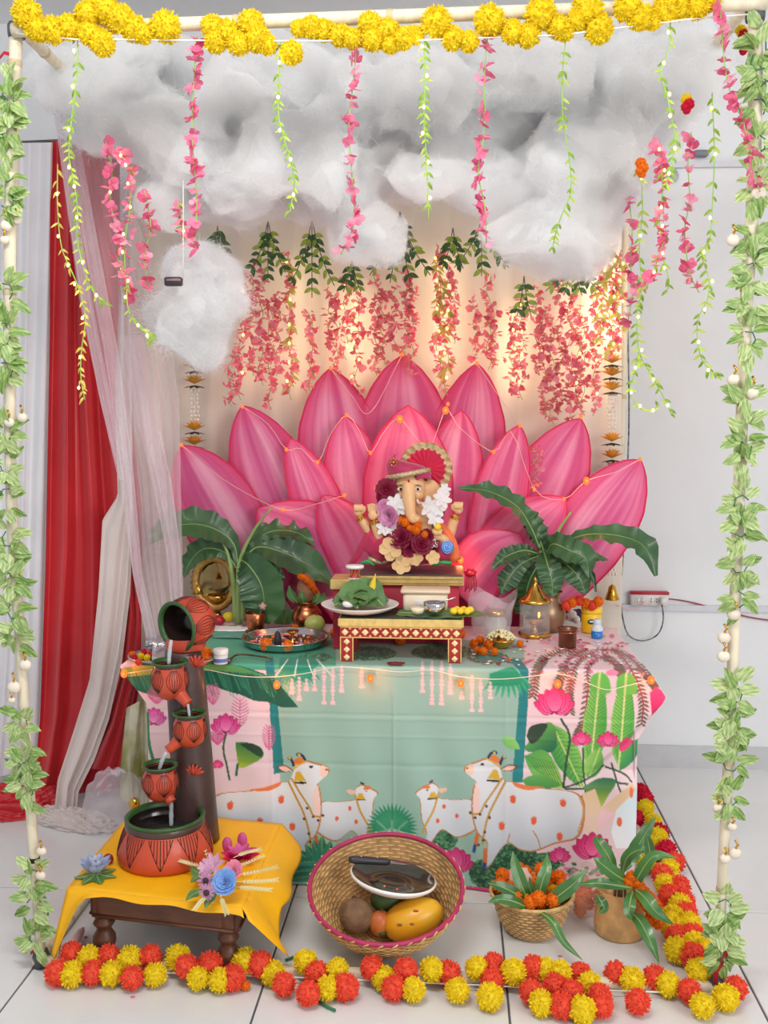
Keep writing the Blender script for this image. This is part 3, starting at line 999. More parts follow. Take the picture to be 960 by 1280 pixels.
# ---- wisteria against the backdrop: one vine each, its tiny flowers too small to pick apart
def wisteria(x, y0_, y1_, lights=0, depth=3.56, wid=6.0, label='', golden=False):
    g = thing('wisteria_strand', label, 'vine', W(x, y0_, y=depth))
    q = [W(x + 3 * math.sin(i * 0.9 + x), y0_ + (y1_ - y0_) * i / 23, y=depth) for i in range(24)]
    MB().tube(q, 0.0013, 5).build('stem', vine_g, g)
    b = MB()
    n = int((y1_ - y0_) / 2.1)
    for i in range(n):
        t_ = i / n
        c = q[min(22, int(t_ * 23))] + Vector((rv.uniform(-wid, wid) * S(depth), rv.uniform(-.015, .01), rv.uniform(-.006, .006)))
        b.mi = rv.choice((0, 0, 1))
        floret_bits(b, rv.randint(0, 10 ** 6), TRS(c, rand_rot(), rv.uniform(3.6, 6.2) * S(depth)))
    o = b.build('tiny_flowers', [coral, coral2], g)
    o['kind'] = 'stuff'
    lights = lights + 2 if lights else 0
    for i in range(lights):
        c = q[int((i + 0.5) / lights * 22)] + Vector((rv.uniform(-.012, .012), -0.02, 0))
        fairy(c, g, 0.0046, 0.065, dy=0.075)
    if golden:
        lv = MB()
        for i in range(26):
            c = q[rv.randint(1, 21)]
            an = rv.uniform(0.3, 1.1) * rv.choice((-1, 1))
            yv = Vector((math.sin(an), rv.uniform(-.6, .2), -math.cos(an))).normalized()
            zv = Vector((0, -1, 0.3))
            zv = (zv - yv * zv.dot(yv)).normalized()
            M_ = TRS(c + Vector((0, -0.012, 0)), Matrix((yv.cross(zv), yv, zv)).transposed(), rv.uniform(11, 16) * S(depth))
            lv.add([(-.02, 0, 0), (.02, 0, 0), (.15, .5, .05), (0, 1, -.1), (-.15, .5, .05)], [(0, 1, 2, 4), (4, 2, 3)], M_)
        o = lv.build('tiny_leaves', varieg('vine_leaf_golden', (186, 172, 60), (224, 212, 110)), g)
        o['kind'] = 'stuff'
    return g


WI = [(288, 440, 508, 0), (300, 345, 500, 1), (314, 345, 470, 0), (326, 330, 482, 0), (338, 380, 512, 0), (348, 370, 470, 0), (363, 320, 500, 5, 1), (388, 390, 490, 0), (413, 365, 438, 0), (420, 370, 470, 0),
      (432, 350, 450, 2), (446, 370, 492, 3), (470, 345, 470, 0), (478, 365, 455, 0), (492, 360, 440, 0), (508, 340, 452, 0), (514, 350, 470, 0), (548, 310, 470, 3, 1), (558, 320, 495, 4, 1), (566, 350, 430, 0), (594, 375, 452, 0),
      (611, 345, 462, 0), (616, 390, 455, 0), (640, 385, 492, 3), (652, 370, 500, 2), (672, 360, 470, 0), (680, 385, 520, 0), (690, 400, 530, 0), (700, 350, 520, 0), (712, 370, 528, 0), (722, 385, 505, 1), (728, 400, 520, 0), (744, 360, 520, 2),
      (752, 330, 430, 3, 1), (764, 300, 450, 5, 1), (772, 320, 440, 3, 1), (670, 560, 612, 0)]
marks = ['first', 'second', 'third', 'fourth', 'fifth', 'sixth', 'seventh', 'eighth', 'ninth', 'tenth', 'eleventh', 'twelfth', 'thirteenth', 'fourteenth', 'fifteenth', 'sixteenth', 'seventeenth', 'eighteenth']
for i, w_ in enumerate(WI):
    x = w_[0]
    if i < len(WI) - 1:
        half = i < 18
        lab = (('lit ' if w_[3] else '') + 'coral wisteria strand on the backdrop, ' + (marks[i] + ' from the left' if half else marks[len(WI) - 2 - i] + ' from the right'))
    else:
        lab = 'short coral wisteria strand lying on the right lotus petals'
    wisteria(x, w_[1], w_[2], w_[3], depth=3.56 if i < len(WI) - 1 else 3.40, label=lab, golden=len(w_) > 4)

# dark green leaf sprays above the wisteria
dk_leaf = [leaf_mesh('leaf', varieg('spray_leaf_dark', (44, 84, 48), (84, 122, 66)), w_=0.46, droop=0.2), leaf_mesh('leaf', varieg('spray_leaf_light', (120, 158, 60), (176, 196, 84)), w_=0.42, droop=0.1)]
brn_m = mat('brown_twig', (92, 78, 58), rough=0.7)


def spray(label, x, y0_, y1_, w_, twigs, depth=3.5, n=9):
    g = thing('leaf_spray', label, 'leaf spray', W(x, y0_, y=depth))
    for k in range(twigs):
        dx = (k - (twigs - 1) / 2) / max(1, (twigs - 1) / 2) if twigs > 1 else 0.2
        pts = [W(x + dx * w_ * f_ * (0.6 + 0.4 * f_), y0_ + (y1_ - y0_) * (f_ ** 0.9) * (1 - 0.15 * abs(dx)), y=depth - 0.02 * math.sin(3 * f_)) for f_ in (0, .33, .66, 1)]
        q = catmull(pts, 16)
        MB().tube(q, 0.0016, 5).build('twig', brn_m, g)
        for i in range(n):
            f_ = 3 + int(12 * i / n)
            d = (q[min(15, f_ + 1)] - q[f_ - 1]).normalized()
            for s_ in (-1, 1):
                an = s_ * rv.uniform(0.5, 1.1)
                sd = Vector((d.z, 0, -d.x))
                yv = (d * math.cos(an) + sd * math.sin(an) + Vector((0, rv.uniform(-.5, .2), 0))).normalized()
                zv = Vector((rv.uniform(-.5, .5), -1, 0.2))
                zv = (zv - yv * zv.dot(yv)).normalized()
                put('leaf', dk_leaf[1 if rv.random() < 0.45 else 0], g, TRS(q[f_], Matrix((yv.cross(zv), yv, zv)).transposed(), rv.uniform(10, 14) * S(depth)))


spray('small green leaf spray right above the small cloud', 272, 282, 318, 16, 2, n=4)
spray('bright green leaf spray at the left end of the backdrop', 335, 276, 352, 22, 3, n=6)
spray('dark green leaf spray left of the backdrop centre', 390, 274, 372, 28, 3, n=7)
spray('small leaf spray under the middle left pink vine', 440, 325, 368, 22, 2, n=4)
spray('broad green leaf spray at the backdrop centre', 500, 265, 358, 38, 4, n=7)
spray('yellow green leaf spray beside the lit middle vine', 566, 285, 340, 26, 2, n=5)
spray('dark leaf spray right of the backdrop centre', 602, 275, 345, 34, 3, n=6)
spray('small leaf spray under the right hand lobe of the big cloud', 655, 345, 400, 18, 2, n=4)
spray('dark green leaf spray at the right end of the backdrop', 716, 318, 372, 34, 4, n=5)

# hanging strings of yellow fabric lotuses and pearls at both back poles
ylo_m = mat('yellow_fabric_lotus', (240, 178, 70), rough=0.7, var=0.15, scale=6, trans=0.2)
drk_m = mat('dark_green_sepal', (52, 54, 36), rough=0.7)
pearl_m = mat('pearl', (236, 226, 214), rough=0.25, var=0.03)
_pb = MB()
_pb.ell((0, 0, 0), 1, 8, 6)
PEARL = _pb.mesh('pearl', pearl_m)


def lotus_drop(label, x, depth, flowers, pearls, bell=None):
    g = thing('lotus_hanging', label, 'hanging', W(x, flowers[0] - 30, y=depth))
    yb = (bell or flowers[-1]) + 2
    MB().tube([W(x, flowers[0] - 160 if x > 400 else flowers[0] - 30, y=depth), W(x, yb, y=depth)], 0.001, 5).build('thread', th_m, g)
    for fy in flowers:
        c = W(x, fy, y=depth)
        s_ = 17 * S(depth)
        b = MB()
        for ring, (nn, tl, rr) in enumerate(((14, 1.05, 1.0), (12, 0.7, .9), (9, 0.35, .8))):
            for k in range(nn):
                an = 2 * PI * k / nn + ring * .2
                e = TRS(c, None, s_) @ Matrix.Rotation(an, 4, 'Z') @ Matrix.Rotation(PI / 2 - tl - 0.1, 4, 'X')
                b.add([(0, 0, 0), (-.17, .5 * rr, .06), (0, rr, .0), (.17, .5 * rr, .06)], [(0, 3, 2, 1)], e)
        f_ = b.build('fabric_lotus', ylo_m, g)
        b = MB()
        for k in range(10):
            e = TRS(c - Vector((0, 0, 0.004)), None, s_) @ Matrix.Rotation(2 * PI * k / 10, 4, 'Z') @ Matrix.Rotation(-0.25, 4, 'X')
            b.add([(0, 0, 0), (-.2, .5, .02), (0, .95, .0), (.2, .5, .02)], [(0, 3, 2, 1)], e)
        b.build('sepals', drk_m, f_)
    for (p0, p1) in pearls:
        n = int((p1 - p0) / 5)
        for k in range(n):
            for sx in (-4, 0, 4):
                put('pearl', PEARL, g, TRS(W(x + sx + rv.uniform(-1, 1), p0 + (p1 - p0) * k / n, y=depth + rv.uniform(-.01, .01)), None, 0.0052))
    if bell:
        c = W(x, bell, y=depth)
        MB().lathe([(0.004, .032), (.012, .026), (.016, .008), (.026, -.02), (.024, -.022), (0, -.018)], 18, TRS(c)).build('bell', gold_m, g)


lotus_drop('string of yellow fabric lotuses and pearls at the back right pole', 765, 3.6, [454, 470, 488, 552, 573, 690], [(494, 540), (580, 612), (700, 724)], 742)
lotus_drop('string of yellow fabric lotuses and pearls at the left end of the backdrop', 243, 3.6, [462, 480, 538, 556], [(488, 530)])

# ================================================================== PRINTED TABLECLOTH
class Canvas:
    """a flat print, drawn in photograph pixels; its colours go onto the cloth's own vertices"""
    def __init__(self, x0, y0, x1, y1, k, base):
        self.x0, self.y0, self.k = x0, y0, k
        self.w, self.h = int((x1 - x0) * k), int((y1 - y0) * k)
        self.a = np.empty((self.h, self.w, 3), np.float32)
        self.a[:] = base

    def poly(self, pts, col, smooth=True, col2=None, axis=None, alpha=1.0, n=6):
        P = [(float(x), float(y)) for x, y in pts]
        if smooth:
            q = catmull([(x, y, 0) for x, y in P + [P[0]]], n * len(P) + 1)
            P = [(v.x, v.y) for v in q]
        X = (np.array([p_[0] for p_ in P]) - self.x0) * self.k
        Y = (np.array([p_[1] for p_ in P]) - self.y0) * self.k
        i0, i1 = max(0, int(Y.min())), min(self.h, int(Y.max()) + 2)
        j0, j1 = max(0, int(X.min())), min(self.w, int(X.max()) + 2)
        if i1 <= i0 or j1 <= j0:
            return
        yy, xx = np.mgrid[i0:i1, j0:j1] + 0.5
        ins = np.zeros(yy.shape, bool)
        m = len(X)
        for i in range(m):
            xa, ya, xb, yb = X[i], Y[i], X[(i + 1) % m], Y[(i + 1) % m]
            if ya == yb:
                continue
            c = ((ya > yy) != (yb > yy)) & (xx < (xb - xa) * (yy - ya) / (yb - ya) + xa)
            ins ^= c
        reg = self.a[i0:i1, j0:j1]
        if col2 is not None:
            (ax, ay), (bx_, by_) = axis
            t_ = ((xx / self.k + self.x0 - ax) * (bx_ - ax) + (yy / self.k + self.y0 - ay) * (by_ - ay)) / max(1e-6, (bx_ - ax) ** 2 + (by_ - ay) ** 2)
            t_ = np.clip(t_, 0, 1)[..., None]
            c = np.array(col, np.float32) * (1 - t_) + np.array(col2, np.float32) * t_
            reg[ins] = reg[ins] * (1 - alpha) + c[ins] * alpha
        else:
            reg[ins] = reg[ins] * (1 - alpha) + np.array(col, np.float32) * alpha

    def line(self, pts, w, col, smooth=True, taper=False):
        q = catmull([(x, y, 0) for x, y in pts], 8 * len(pts)) if smooth and len(pts) > 2 else [Vector((x, y, 0)) for x, y in pts]
        for i in range(len(q) - 1):
            d = q[i + 1] - q[i]
            if d.length < 1e-6:
                continue
            ww = w * (1 - 0.8 * i / len(q)) if taper else w
            s = Vector((-d.y, d.x, 0)).normalized() * ww / 2
            e = d.normalized() * 0.25
            a, b = q[i] - e, q[i + 1] + e
            self.poly([(a + s)[:2], (b + s)[:2], (b - s)[:2], (a - s)[:2]], col, smooth=False)

    def ell(self, cx, cy, rx, ry, col, rot=0.0, col2=None, n=14):
        c, s = math.cos(rot), math.sin(rot)
        pts = []
        for i in range(n):
            a = 2 * PI * i / n
            x, y = rx * math.cos(a), ry * math.sin(a)
            pts.append((cx + x * c - y * s, cy + x * s + y * c))
        self.poly(pts, col, smooth=False, col2=col2, axis=((cx, cy - ry), (cx, cy + ry)) if col2 else None)

    def leaf(self, x0, y0, x1, y1, w, col, col2=None, mid=None, veins=0, vcol=None):
        d = Vector((x1 - x0, y1 - y0))
        n_ = Vector((-d.y, d.x)).normalized() * w
        P0 = Vector((x0, y0))
        L, Rr = [], []
        for i in range(9):
            t_ = i / 8
            f_ = math.sin(PI * t_ ** 0.85) ** 0.8
            L.append(tuple(P0 + d * t_ + n_ * f_))
            Rr.append(tuple(P0 + d * t_ - n_ * f_))
        self.poly(L + Rr[::-1], col, smooth=False, col2=col2, axis=(L[4], Rr[4]) if col2 else None)
        for i in range(veins):
            t_ = (i + 1) / (veins + 1)
            f_ = math.sin(PI * t_ ** 0.85) ** 0.8 * 0.85
            for s in (-1, 1):
                a = P0 + d * t_
                b = P0 + d * min(1, t_ + 0.08) + n_ * f_ * s
                self.line([tuple(a), tuple(b)], 0.8, vcol or mid, smooth=False)
        if mid:
            self.line([(x0, y0), (x1, y1)], max(1.0, w * 0.13), mid, smooth=False)

    def sample(self, px, py):
        x = np.clip((px - self.x0) * self.k - 0.5, 0, self.w - 1.001)
        y = np.clip((py - self.y0) * self.k - 0.5, 0, self.h - 1.001)
        i, j = y.astype(int), x.astype(int)
        fy, fx = (y - i)[:, None], (x - j)[:, None]
        a = self.a
        c = a[i, j] * (1 - fx) * (1 - fy) + a[i, j + 1] * fx * (1 - fy) + a[i + 1, j] * (1 - fx) * fy + a[i + 1, j + 1] * fx * fy
        c = c / 255.0
        return np.where(c <= 0.04045, c / 12.92, ((c + 0.055) / 1.055) ** 2.4)


PINKC, SAGE, TEAL = (230, 202, 208), (150, 184, 169), (22, 126, 128)
cv = Canvas(140, 762, 850, 1125, 2.2, PINKC)
rc = random.Random(17)
cv.poly([(343, 800), (655, 800), (655, 826), (646, 975), (640, 1125), (350, 1125), (350, 968), (338, 832)], SAGE, smooth=False)
cv.poly([(250, 1060), (360, 1030), (420, 1030), (420, 1125), (250, 1125)], (150, 200, 184), smooth=False)
cv.poly([(330, 1075), (650, 1075), (660, 1125), (330, 1125)], (160, 206, 190), smooth=False)
# top surface: green palms left and centre, petals right
cv.poly([(215, 790), (420, 790), (420, 832), (330, 838), (190, 836)], (74, 160, 128), smooth=False)
for i in range(60):
    x, y = rc.uniform(670, 800), rc.uniform(775, 840)
    cv.ell(x, y, rc.uniform(3, 8), rc.uniform(1.5, 3), rc.choice([(232, 120, 150), (240, 160, 180), (250, 226, 228), (206, 90, 120)]), rc.uniform(-.3, .3))
for cx, cy, rx, ry in ((462, 817, 34, 9), (552, 815, 38, 10), (610, 822, 26, 8), (395, 822, 20, 6)):
    cv.ell(cx, cy, rx, ry, (36, 96, 66))
    for i in range(150):
        a, q = rc.uniform(0, 6.28), math.sqrt(rc.random())
        cv.ell(cx + rx * q * math.cos(a), cy + ry * q * math.sin(a), 1.6, 0.8, rc.choice([(70, 140, 96), (110, 170, 110), (24, 70, 50)]), n=6)
# teal border bands
cv.poly([(331, 826), (342, 824), (346, 870), (355, 966), (342, 968), (337, 880)], TEAL, smooth=False)
cv.poly([(598, 820), (650, 823), (661, 838), (660, 880), (653, 977), (640, 978), (648, 880), (650, 840), (640, 829), (598, 826)], TEAL, smooth=False)
# big banana leaf across the left corner
cv.poly([(150, 836), (200, 828), (262, 828), (300, 832), (330, 842), (352, 858), (373, 884), (352, 884), (338, 878), (318, 876), (300, 868), (284, 864), (262, 856), (240, 862), (210, 876), (186, 868), (168, 862), (152, 850)], (32, 118, 92), col2=(20, 88, 70), axis=((200, 828), (220, 890)), smooth=False)
cv.poly([(150, 836), (200, 829), (262, 828), (300, 833), (335, 846), (300, 841), (262, 838), (200, 842), (160, 846)], (178, 186, 70), col2=(72, 150, 96), axis=((160, 836), (330, 840)), smooth=False)
for i in range(56):
    x = 158 + i * 3.8
    cv.line([(x, 838 + 0.12 * abs(x - 230) * 0.3), (x + 9, 866 + 6 * math.sin(i))], 0.9, rc.choice([(12, 74, 60), (62, 148, 112), (90, 168, 120)]), smooth=False)
cv.poly([(180, 874), (262, 862), (330, 882), (334, 900), (180, 900)], PINKC, alpha=0.0)
# pink filigree on the left panel
def filigree(cx, cy, rx, ry):
    for i in range(-4, 5):
        yy = cy + ry * i / 4.6
        w_ = rx * math.sqrt(max(0, 1 - (i / 4.8) ** 2))
        cv.line([(cx - w_, yy - 3), (cx, yy + 2), (cx + w_, yy - 3)], 1.2, (216, 92, 146))
    cv.line([(cx, cy - ry), (cx, cy + ry)], 1.2, (216, 92, 146))
filigree(300, 890, 11, 18); filigree(266, 868, 9, 12); filigree(336, 922, 8, 15); filigree(272, 922, 10, 8); filigree(196, 870, 12, 9)


def lotus_print(cx, cy, s, back=True, col=(226, 36, 112), tip=(250, 120, 170)):
    for a, L_, w_ in ((-1.15, 1.05, .33), (1.15, 1.05, .33), (-0.75, 1.1, .36), (0.75, 1.1, .36), (-.36, 1.12, .36), (.36, 1.12, .36), (0, 1.18, .40)):
        dx, dy = math.sin(a), -math.cos(a)
        P0 = Vector((cx, cy + s * 0.35))
        d = Vector((dx, dy)) * s * L_
        n_ = Vector((-d.y, d.x)).normalized() * s * w_
        pts = [P0 - n_ * .35, P0 + d * .3 - n_ * .95, P0 + d * .65 - n_ * .8, P0 + d, P0 + d * .65 + n_ * .8, P0 + d * .3 + n_ * .95, P0 + n_ * .35]
        cv.poly([tuple(p_) for p_ in pts], (150, 16, 78), n=3)
        c0 = P0 + d * .5
        cv.poly([tuple(c0 + (p_ - c0) * 0.93) for p_ in pts], col, col2=tip, axis=(tuple(P0 + d), tuple(P0)), n=3)


def stem_print(pts, w=2.2, col=(44, 78, 52)):
    cv.line(pts, w, col)


stem_print([(284, 912), (279, 935), (284, 960), (287, 975)], 2.4, (60, 90, 60))
lotus_print(282, 908, 20, col=(214, 44, 130), tip=(246, 150, 196))
lotus_print(192, 898, 17, col=(206, 60, 150), tip=(240, 160, 210))
lotus_print(272, 956, 8)
cv.poly([(294, 928), (310, 928), (326, 934), (329, 945), (318, 953), (300, 960), (296, 945)], (52, 116, 66), col2=(170, 190, 60), axis=((310, 930), (300, 960)))
cv.poly([(300, 930), (316, 929), (328, 938), (326, 946), (312, 938)], (30, 66, 44))
stem_print([(297, 955), (295, 970)], 3, (30, 100, 70))
stem_print([(184, 890), (186, 925), (192, 950)], 4, (40, 130, 84))
# palm fronds hanging over the front edge
for cx, cy, n_, L_, c1, c2 in ((372, 826, 13, 34, (24, 140, 112), (60, 176, 140)), (636, 836, 9, 38, (22, 142, 108), (70, 184, 130))):
    for i in range(n_):
        a = (i / (n_ - 1) - 0.5) * 1.5
        x1, y1 = cx + math.sin(a) * L_ * 1.25, cy + math.cos(a) * L_
        cv.leaf(cx + math.sin(a) * 10, cy + 2, x1, y1, 2.6, c1, c2)
cv.poly([(350, 822), (395, 822), (392, 836), (352, 838)], (26, 136, 108))
cv.poly([(612, 842), (640, 834), (650, 846), (648, 856), (614, 856)], (36, 150, 108))
for x in (360, 372, 384, 396):
    cv.line([(x, 824), (x + (x - 376) * 1.0, 846)], 1.4, (226, 236, 226), smooth=False)
# strings of pale beads
BEAD = (240, 196, 198)
for x, y0_, y1_ in ((365, 850, 866), (374, 848, 874), (383, 850, 862), (393, 838, 862), (405, 836, 879), (416, 836, 879), (427, 834, 864), (528, 828, 864), (540, 828, 879), (552, 828, 879), (563, 830, 866), (577, 866, 872), (590, 846, 888), (601, 850, 888), (613, 854, 872), (452, 836, 858)):
    cv.line([(x, y0_), (x, y1_)], 0.9, BEAD, smooth=False)
    k = 0
    yy = y0_
    while yy < y1_:
        r_ = (1.6, 2.6, 3.1, 2.2)[k % 4]
        cv.ell(x, yy, r_, 2.4, BEAD, n=8)
        yy += 4.6
        k += 1
    cv.poly([(x - 3, y1_ - 2), (x + 3, y1_ - 2), (x + 3.4, y1_ + 2), (x - 3.4, y1_ + 2)], BEAD, smooth=False)

# right panel: weeping branches, banana leaves, lotuses
BR, LF = (150, 62, 66), (104, 104, 84)
for pts in ([(720, 812), (690, 818), (672, 836), (666, 870)], [(735, 812), (712, 822), (700, 850), (694, 870)], [(745, 814), (722, 828), (712, 860), (712, 890)], [(760, 816), (736, 832), (735, 860), (730, 900), (722, 920)],
            [(740, 812), (768, 814), (786, 832), (798, 856), (804, 880), (802, 905)], [(752, 822), (766, 826), (776, 840), (780, 858)], [(764, 810), (790, 824), (812, 848), (820, 858)]):
    q = catmull([(x, y, 0) for x, y in pts], 26)
    for i in range(1, 26):
        d = (q[i] - q[i - 1]).normalized()
        s_ = Vector((-d.y, d.x, 0))
        for sg in (-1, 1):
            e = q[i] + (s_ * sg * 0.8 + d * 0.55) * (9 if i > 10 else 6)
            cv.leaf(q[i].x, q[i].y, e.x, e.y, 1.5 if i > 10 else 0.9, rc.choice([LF, (88, 96, 76), (124, 84, 78)]))
    cv.line(pts, 2.0, BR)
cv.ell(765, 841, 8, 4, (236, 130, 164))
for x0, y0_, x1, y1_, w_ in ((738, 965, 750, 840, 15), (774, 960, 783, 841, 15)):
    cv.leaf(x0, y0_, x1, y1_, w_, (78, 168, 62), (150, 206, 96), mid=(206, 214, 130), veins=26, vcol=(56, 138, 60))
    cv.poly([(x1 - 13, y1_ + 26), (x1 - 11, y1_ + 6), (x1, y1_ + 1), (x1 + 10, y1_ + 6), (x1 + 12, y1_ + 26)], (104, 186, 76))
    cv.line([(x0, y0_), (x1, y1_)], 2.4, (212, 218, 140), smooth=False)
cv.leaf(690, 905, 728, 985, 17, (60, 150, 70), (140, 196, 84), mid=(190, 206, 110), veins=14, vcol=(46, 122, 60))
cv.poly([(655, 935), (680, 905), (692, 906), (696, 925), (690, 940), (662, 940)], (110, 178, 70), col2=(28, 100, 76), axis=((670, 910), (690, 940)))
cv.poly([(658, 920), (664, 908), (680, 904), (684, 908), (674, 924), (664, 930)], (44, 66, 46))
cv.poly([(655, 945), (680, 938), (698, 962), (702, 986), (680, 980), (664, 966)], (84, 164, 72), col2=(170, 204, 92), axis=((660, 945), (700, 985)))
for i in range(9):
    cv.line([(657 + i * 4, 944 + i), (672 + i * 4, 965 + i * 2.4)], 0.9, (52, 128, 64), smooth=False)
cv.leaf(652, 975, 702, 982, 9, (64, 140, 70), (100, 170, 80))
cv.leaf(628, 922, 650, 936, 7, (110, 186, 96), (150, 206, 110))
cv.leaf(736, 975, 750, 935, 12, (86, 170, 70), (160, 206, 100), mid=(200, 214, 130))
cv.leaf(800, 925, 775, 965, 9, (86, 170, 70), (40, 130, 90))
stem_print([(701, 898), (712, 920), (708, 950), (704, 985)], 3)
stem_print([(729, 935), (729, 960), (732, 990), (726, 996)], 2.2)
stem_print([(704, 985), (740, 972), (756, 958)], 2.2)
stem_print([(757, 960), (780, 968), (790, 978)], 2.2)
stem_print([(765, 955), (772, 980), (778, 995)], 2.2)
stem_print([(706, 986), (740, 985), (760, 978), (785, 980)], 2.4)
cv.poly([(728, 984), (750, 974), (770, 976), (760, 995), (750, 1010), (742, 998)], (44, 110, 70), col2=(190, 196, 60), axis=((750, 976), (750, 1010)))
lotus_print(693, 880, 27)
lotus_print(727, 925, 14)
lotus_print(760, 926, 15)
cv.poly([(774, 930), (782, 922), (792, 928), (784, 938), (776, 940)], (232, 60, 120))
cv.poly([(812, 866), (820, 858), (834, 868), (828, 880), (815, 895)], (236, 70, 130), col2=(200, 20, 90), axis=((820, 860), (818, 894)), smooth=False)
# beige fold below the diagonal at the right
cv.poly([(728, 992), (744, 986), (752, 1010), (775, 990), (790, 978), (796, 990), (775, 1015), (748, 1040), (735, 1048), (726, 1030)], (222, 190, 150), col2=(236, 206, 196), axis=((740, 990), (740, 1045)), smooth=False)
cv.poly([(752, 1012), (745, 1030), (752, 1036), (770, 1016)], (240, 196, 204), smooth=False)
cv.poly([(770, 1012), (797, 985), (797, 1060), (770, 1060), (764, 1040)], (206, 222, 230), col2=(236, 240, 244), axis=((797, 1000), (765, 1040)), smooth=False)

# cows: the right-hand pair is drawn, the left-hand pair is its mirror image
WHT, OUTL = (224, 225, 228), (190, 126, 70)
HB = [(623, 953), (630, 974), (641, 976), (662, 983), (688, 987), (716, 989), (729, 998), (731, 1012), (729, 1033), (720, 1049), (694, 1057), (668, 1064), (650, 1062), (636, 1054), (624, 1064), (611, 1083), (603, 1081), (609, 1055), (596, 1041), (589, 1014), (591, 986), (594, 977), (587, 970), (580, 963), (583, 956), (597, 951), (608, 948)]
CB = [(531, 982), (540, 978), (548, 984), (548, 997), (568, 1000), (594, 1001), (600, 1030), (592, 1040), (572, 1049), (553, 1038), (541, 1050), (535, 1058), (530, 1056), (533, 1040), (527, 1024), (525, 1002), (523, 995), (519, 990), (524, 985)]


def cow(side):
    k = (lambda p_: (992 - p_[0], p_[1] + 2)) if side else (lambda p_: p_)
    kk = lambda pts: [k(p_) for p_ in pts]
    E = lambda x, y, rx, ry, c, rot=0.0: cv.ell(*k((x, y)), rx, ry, c, -rot if side else rot)
    # greenery at the feet
    for (x, y, rx, ry) in ((640, 1075, 34, 24), (556, 1050, 16, 14), (612, 1092, 26, 20), (680, 1080, 20, 14)):
        if side:
            break
        E(x, y, rx, ry, (38, 84, 60))
        for i in range(190):
            a, q = rc.uniform(0, 6.28), math.sqrt(rc.random())
            E(x + rx * q * math.cos(a), y + ry * q * math.sin(a), 2.0, 1.5, rc.choice([(64, 128, 84), (96, 150, 100), (30, 64, 50), (50, 104, 76)]))
    # calf
    for pts, wd in ((CB, 2.2), (HB, 2.6)):
        cv.poly(kk(pts), OUTL, n=4)
        cx = sum(p_[0] for p_ in pts) / len(pts)
        cy = sum(p_[1] for p_ in pts) / len(pts)
        f_ = 0.965 if pts is HB else 0.95
        cv.poly(kk([(cx + (x - cx) * f_, cy + (y - cy) * f_) for x, y in pts]), WHT, col2=(196, 204, 212), axis=(k((cx, cy - 25)), k((cx, cy + 45))), n=4)
        if pts is CB:
            E(533, 983, 5, 2.4, (226, 120, 60), 0.2)
            cv.poly(kk([(546, 987), (556, 985), (559, 988), (552, 992)]), (240, 190, 170), n=3)
            cv.line(kk([(548, 992), (542, 1012), (532, 1030), (528, 1040)]), 2.6, (206, 158, 60))
            cv.poly(kk([(539, 990), (544, 990), (546, 998), (535, 998)]), (218, 172, 50), smooth=False)
            cv.line(kk([(535, 998), (546, 998)]), 1.6, (34, 32, 40), smooth=False)
            E(534, 987, 1.3, 0.9, (40, 34, 40))
            cv.line(kk([(537, 978), (541, 976)]), 2.2, (40, 40, 64), smooth=False)
            for (x, y) in ((555, 1009), (571, 1021), (547, 1026)):
                E(x, y, 2.2, 3.0, (226, 96, 60))
            cv.line(kk([(531, 1050), (533, 1058)]), 3.4, (214, 124, 56), smooth=False)
    # big cow details
    cv.poly(kk([(625, 962), (636, 955), (647, 957), (638, 964)]), (110, 80, 70), n=3)
    cv.poly(kk([(627, 962), (636, 956.5), (644, 958), (637, 963)]), (244, 196, 176), n=3)
    cv.poly(kk([(582, 958), (590, 955), (592, 966), (585, 968)]), (246, 204, 180), n=3)
    cv.poly(kk([(594, 978), (600, 990), (598, 1020), (592, 1010)]), (244, 206, 196), n=3)
    E(584, 960, 1.5, 1.2, (120, 50, 40))
    E(603, 956, 2.6, 1.6, (46, 34, 34))
    E(619, 949, 7, 4, (230, 128, 58), 0.5)
    cv.line(kk([(609, 949), (618, 954), (626, 960)]), 2.2, (222, 172, 60))
    cv.line(kk([(610, 948), (613, 943), (618, 940), (621, 942)]), 3.2, (40, 44, 84))
    cv.line(kk([(625, 956), (627, 950), (629, 946), (632, 947)]), 3.2, (40, 44, 84))
    E(618, 941, 2.0, 1.6, (222, 180, 60)); E(630, 946, 2.0, 1.6, (222, 180, 60))
    cv.poly(kk([(617, 962), (622, 963), (625, 975), (609, 974)]), (218, 176, 56), smooth=False)
    cv.line(kk([(609, 976), (625, 977)]), 2.6, (34, 32, 40), smooth=False)
    cv.line(kk([(628, 972), (618, 988), (606, 1005), (600, 1016), (590, 1018)]), 2.4, (196, 146, 60))
    cv.line(kk([(632, 976), (622, 996), (612, 1016), (606, 1036), (603, 1056)]), 2.6, (196, 146, 60))
    for i in range(8):
        x, y = [(588, 1016), (594, 1022), (600, 1018), (608, 1008), (612, 1022), (606, 1040), (604, 1050), (598, 1056)][i]
        E(x, y, 1.8, 1.8, (84, 52, 34))
    cv.poly(kk([(640, 976), (662, 982), (680, 985), (660, 987), (644, 982)]), (232, 122, 64), n=4)
    for (x, y, r_) in ((641, 998, .1), (704, 1004, 0), (627, 1032, .2), (667, 1025, 0), (700, 1047, 0)):
        E(x, y + 1, 3.6, 4.6, (230, 96, 56))
        for dx in (-3, -1, 1.2, 3.2):
            cv.line([k((x + dx * .8, y - 1)), k((x + dx * 1.1, y - 6 + abs(dx)))], 1.5, (230, 96, 56), smooth=False)
    cv.line(kk([(634, 1054), (637, 1042)]), 1.4, OUTL, smooth=False)
    cv.line(kk([(676, 1062), (672, 1048), (666, 1038)]), 1.4, OUTL)
    cv.line(kk([(724, 996), (729, 1014), (722, 1040)]), 1.6, (206, 160, 110))
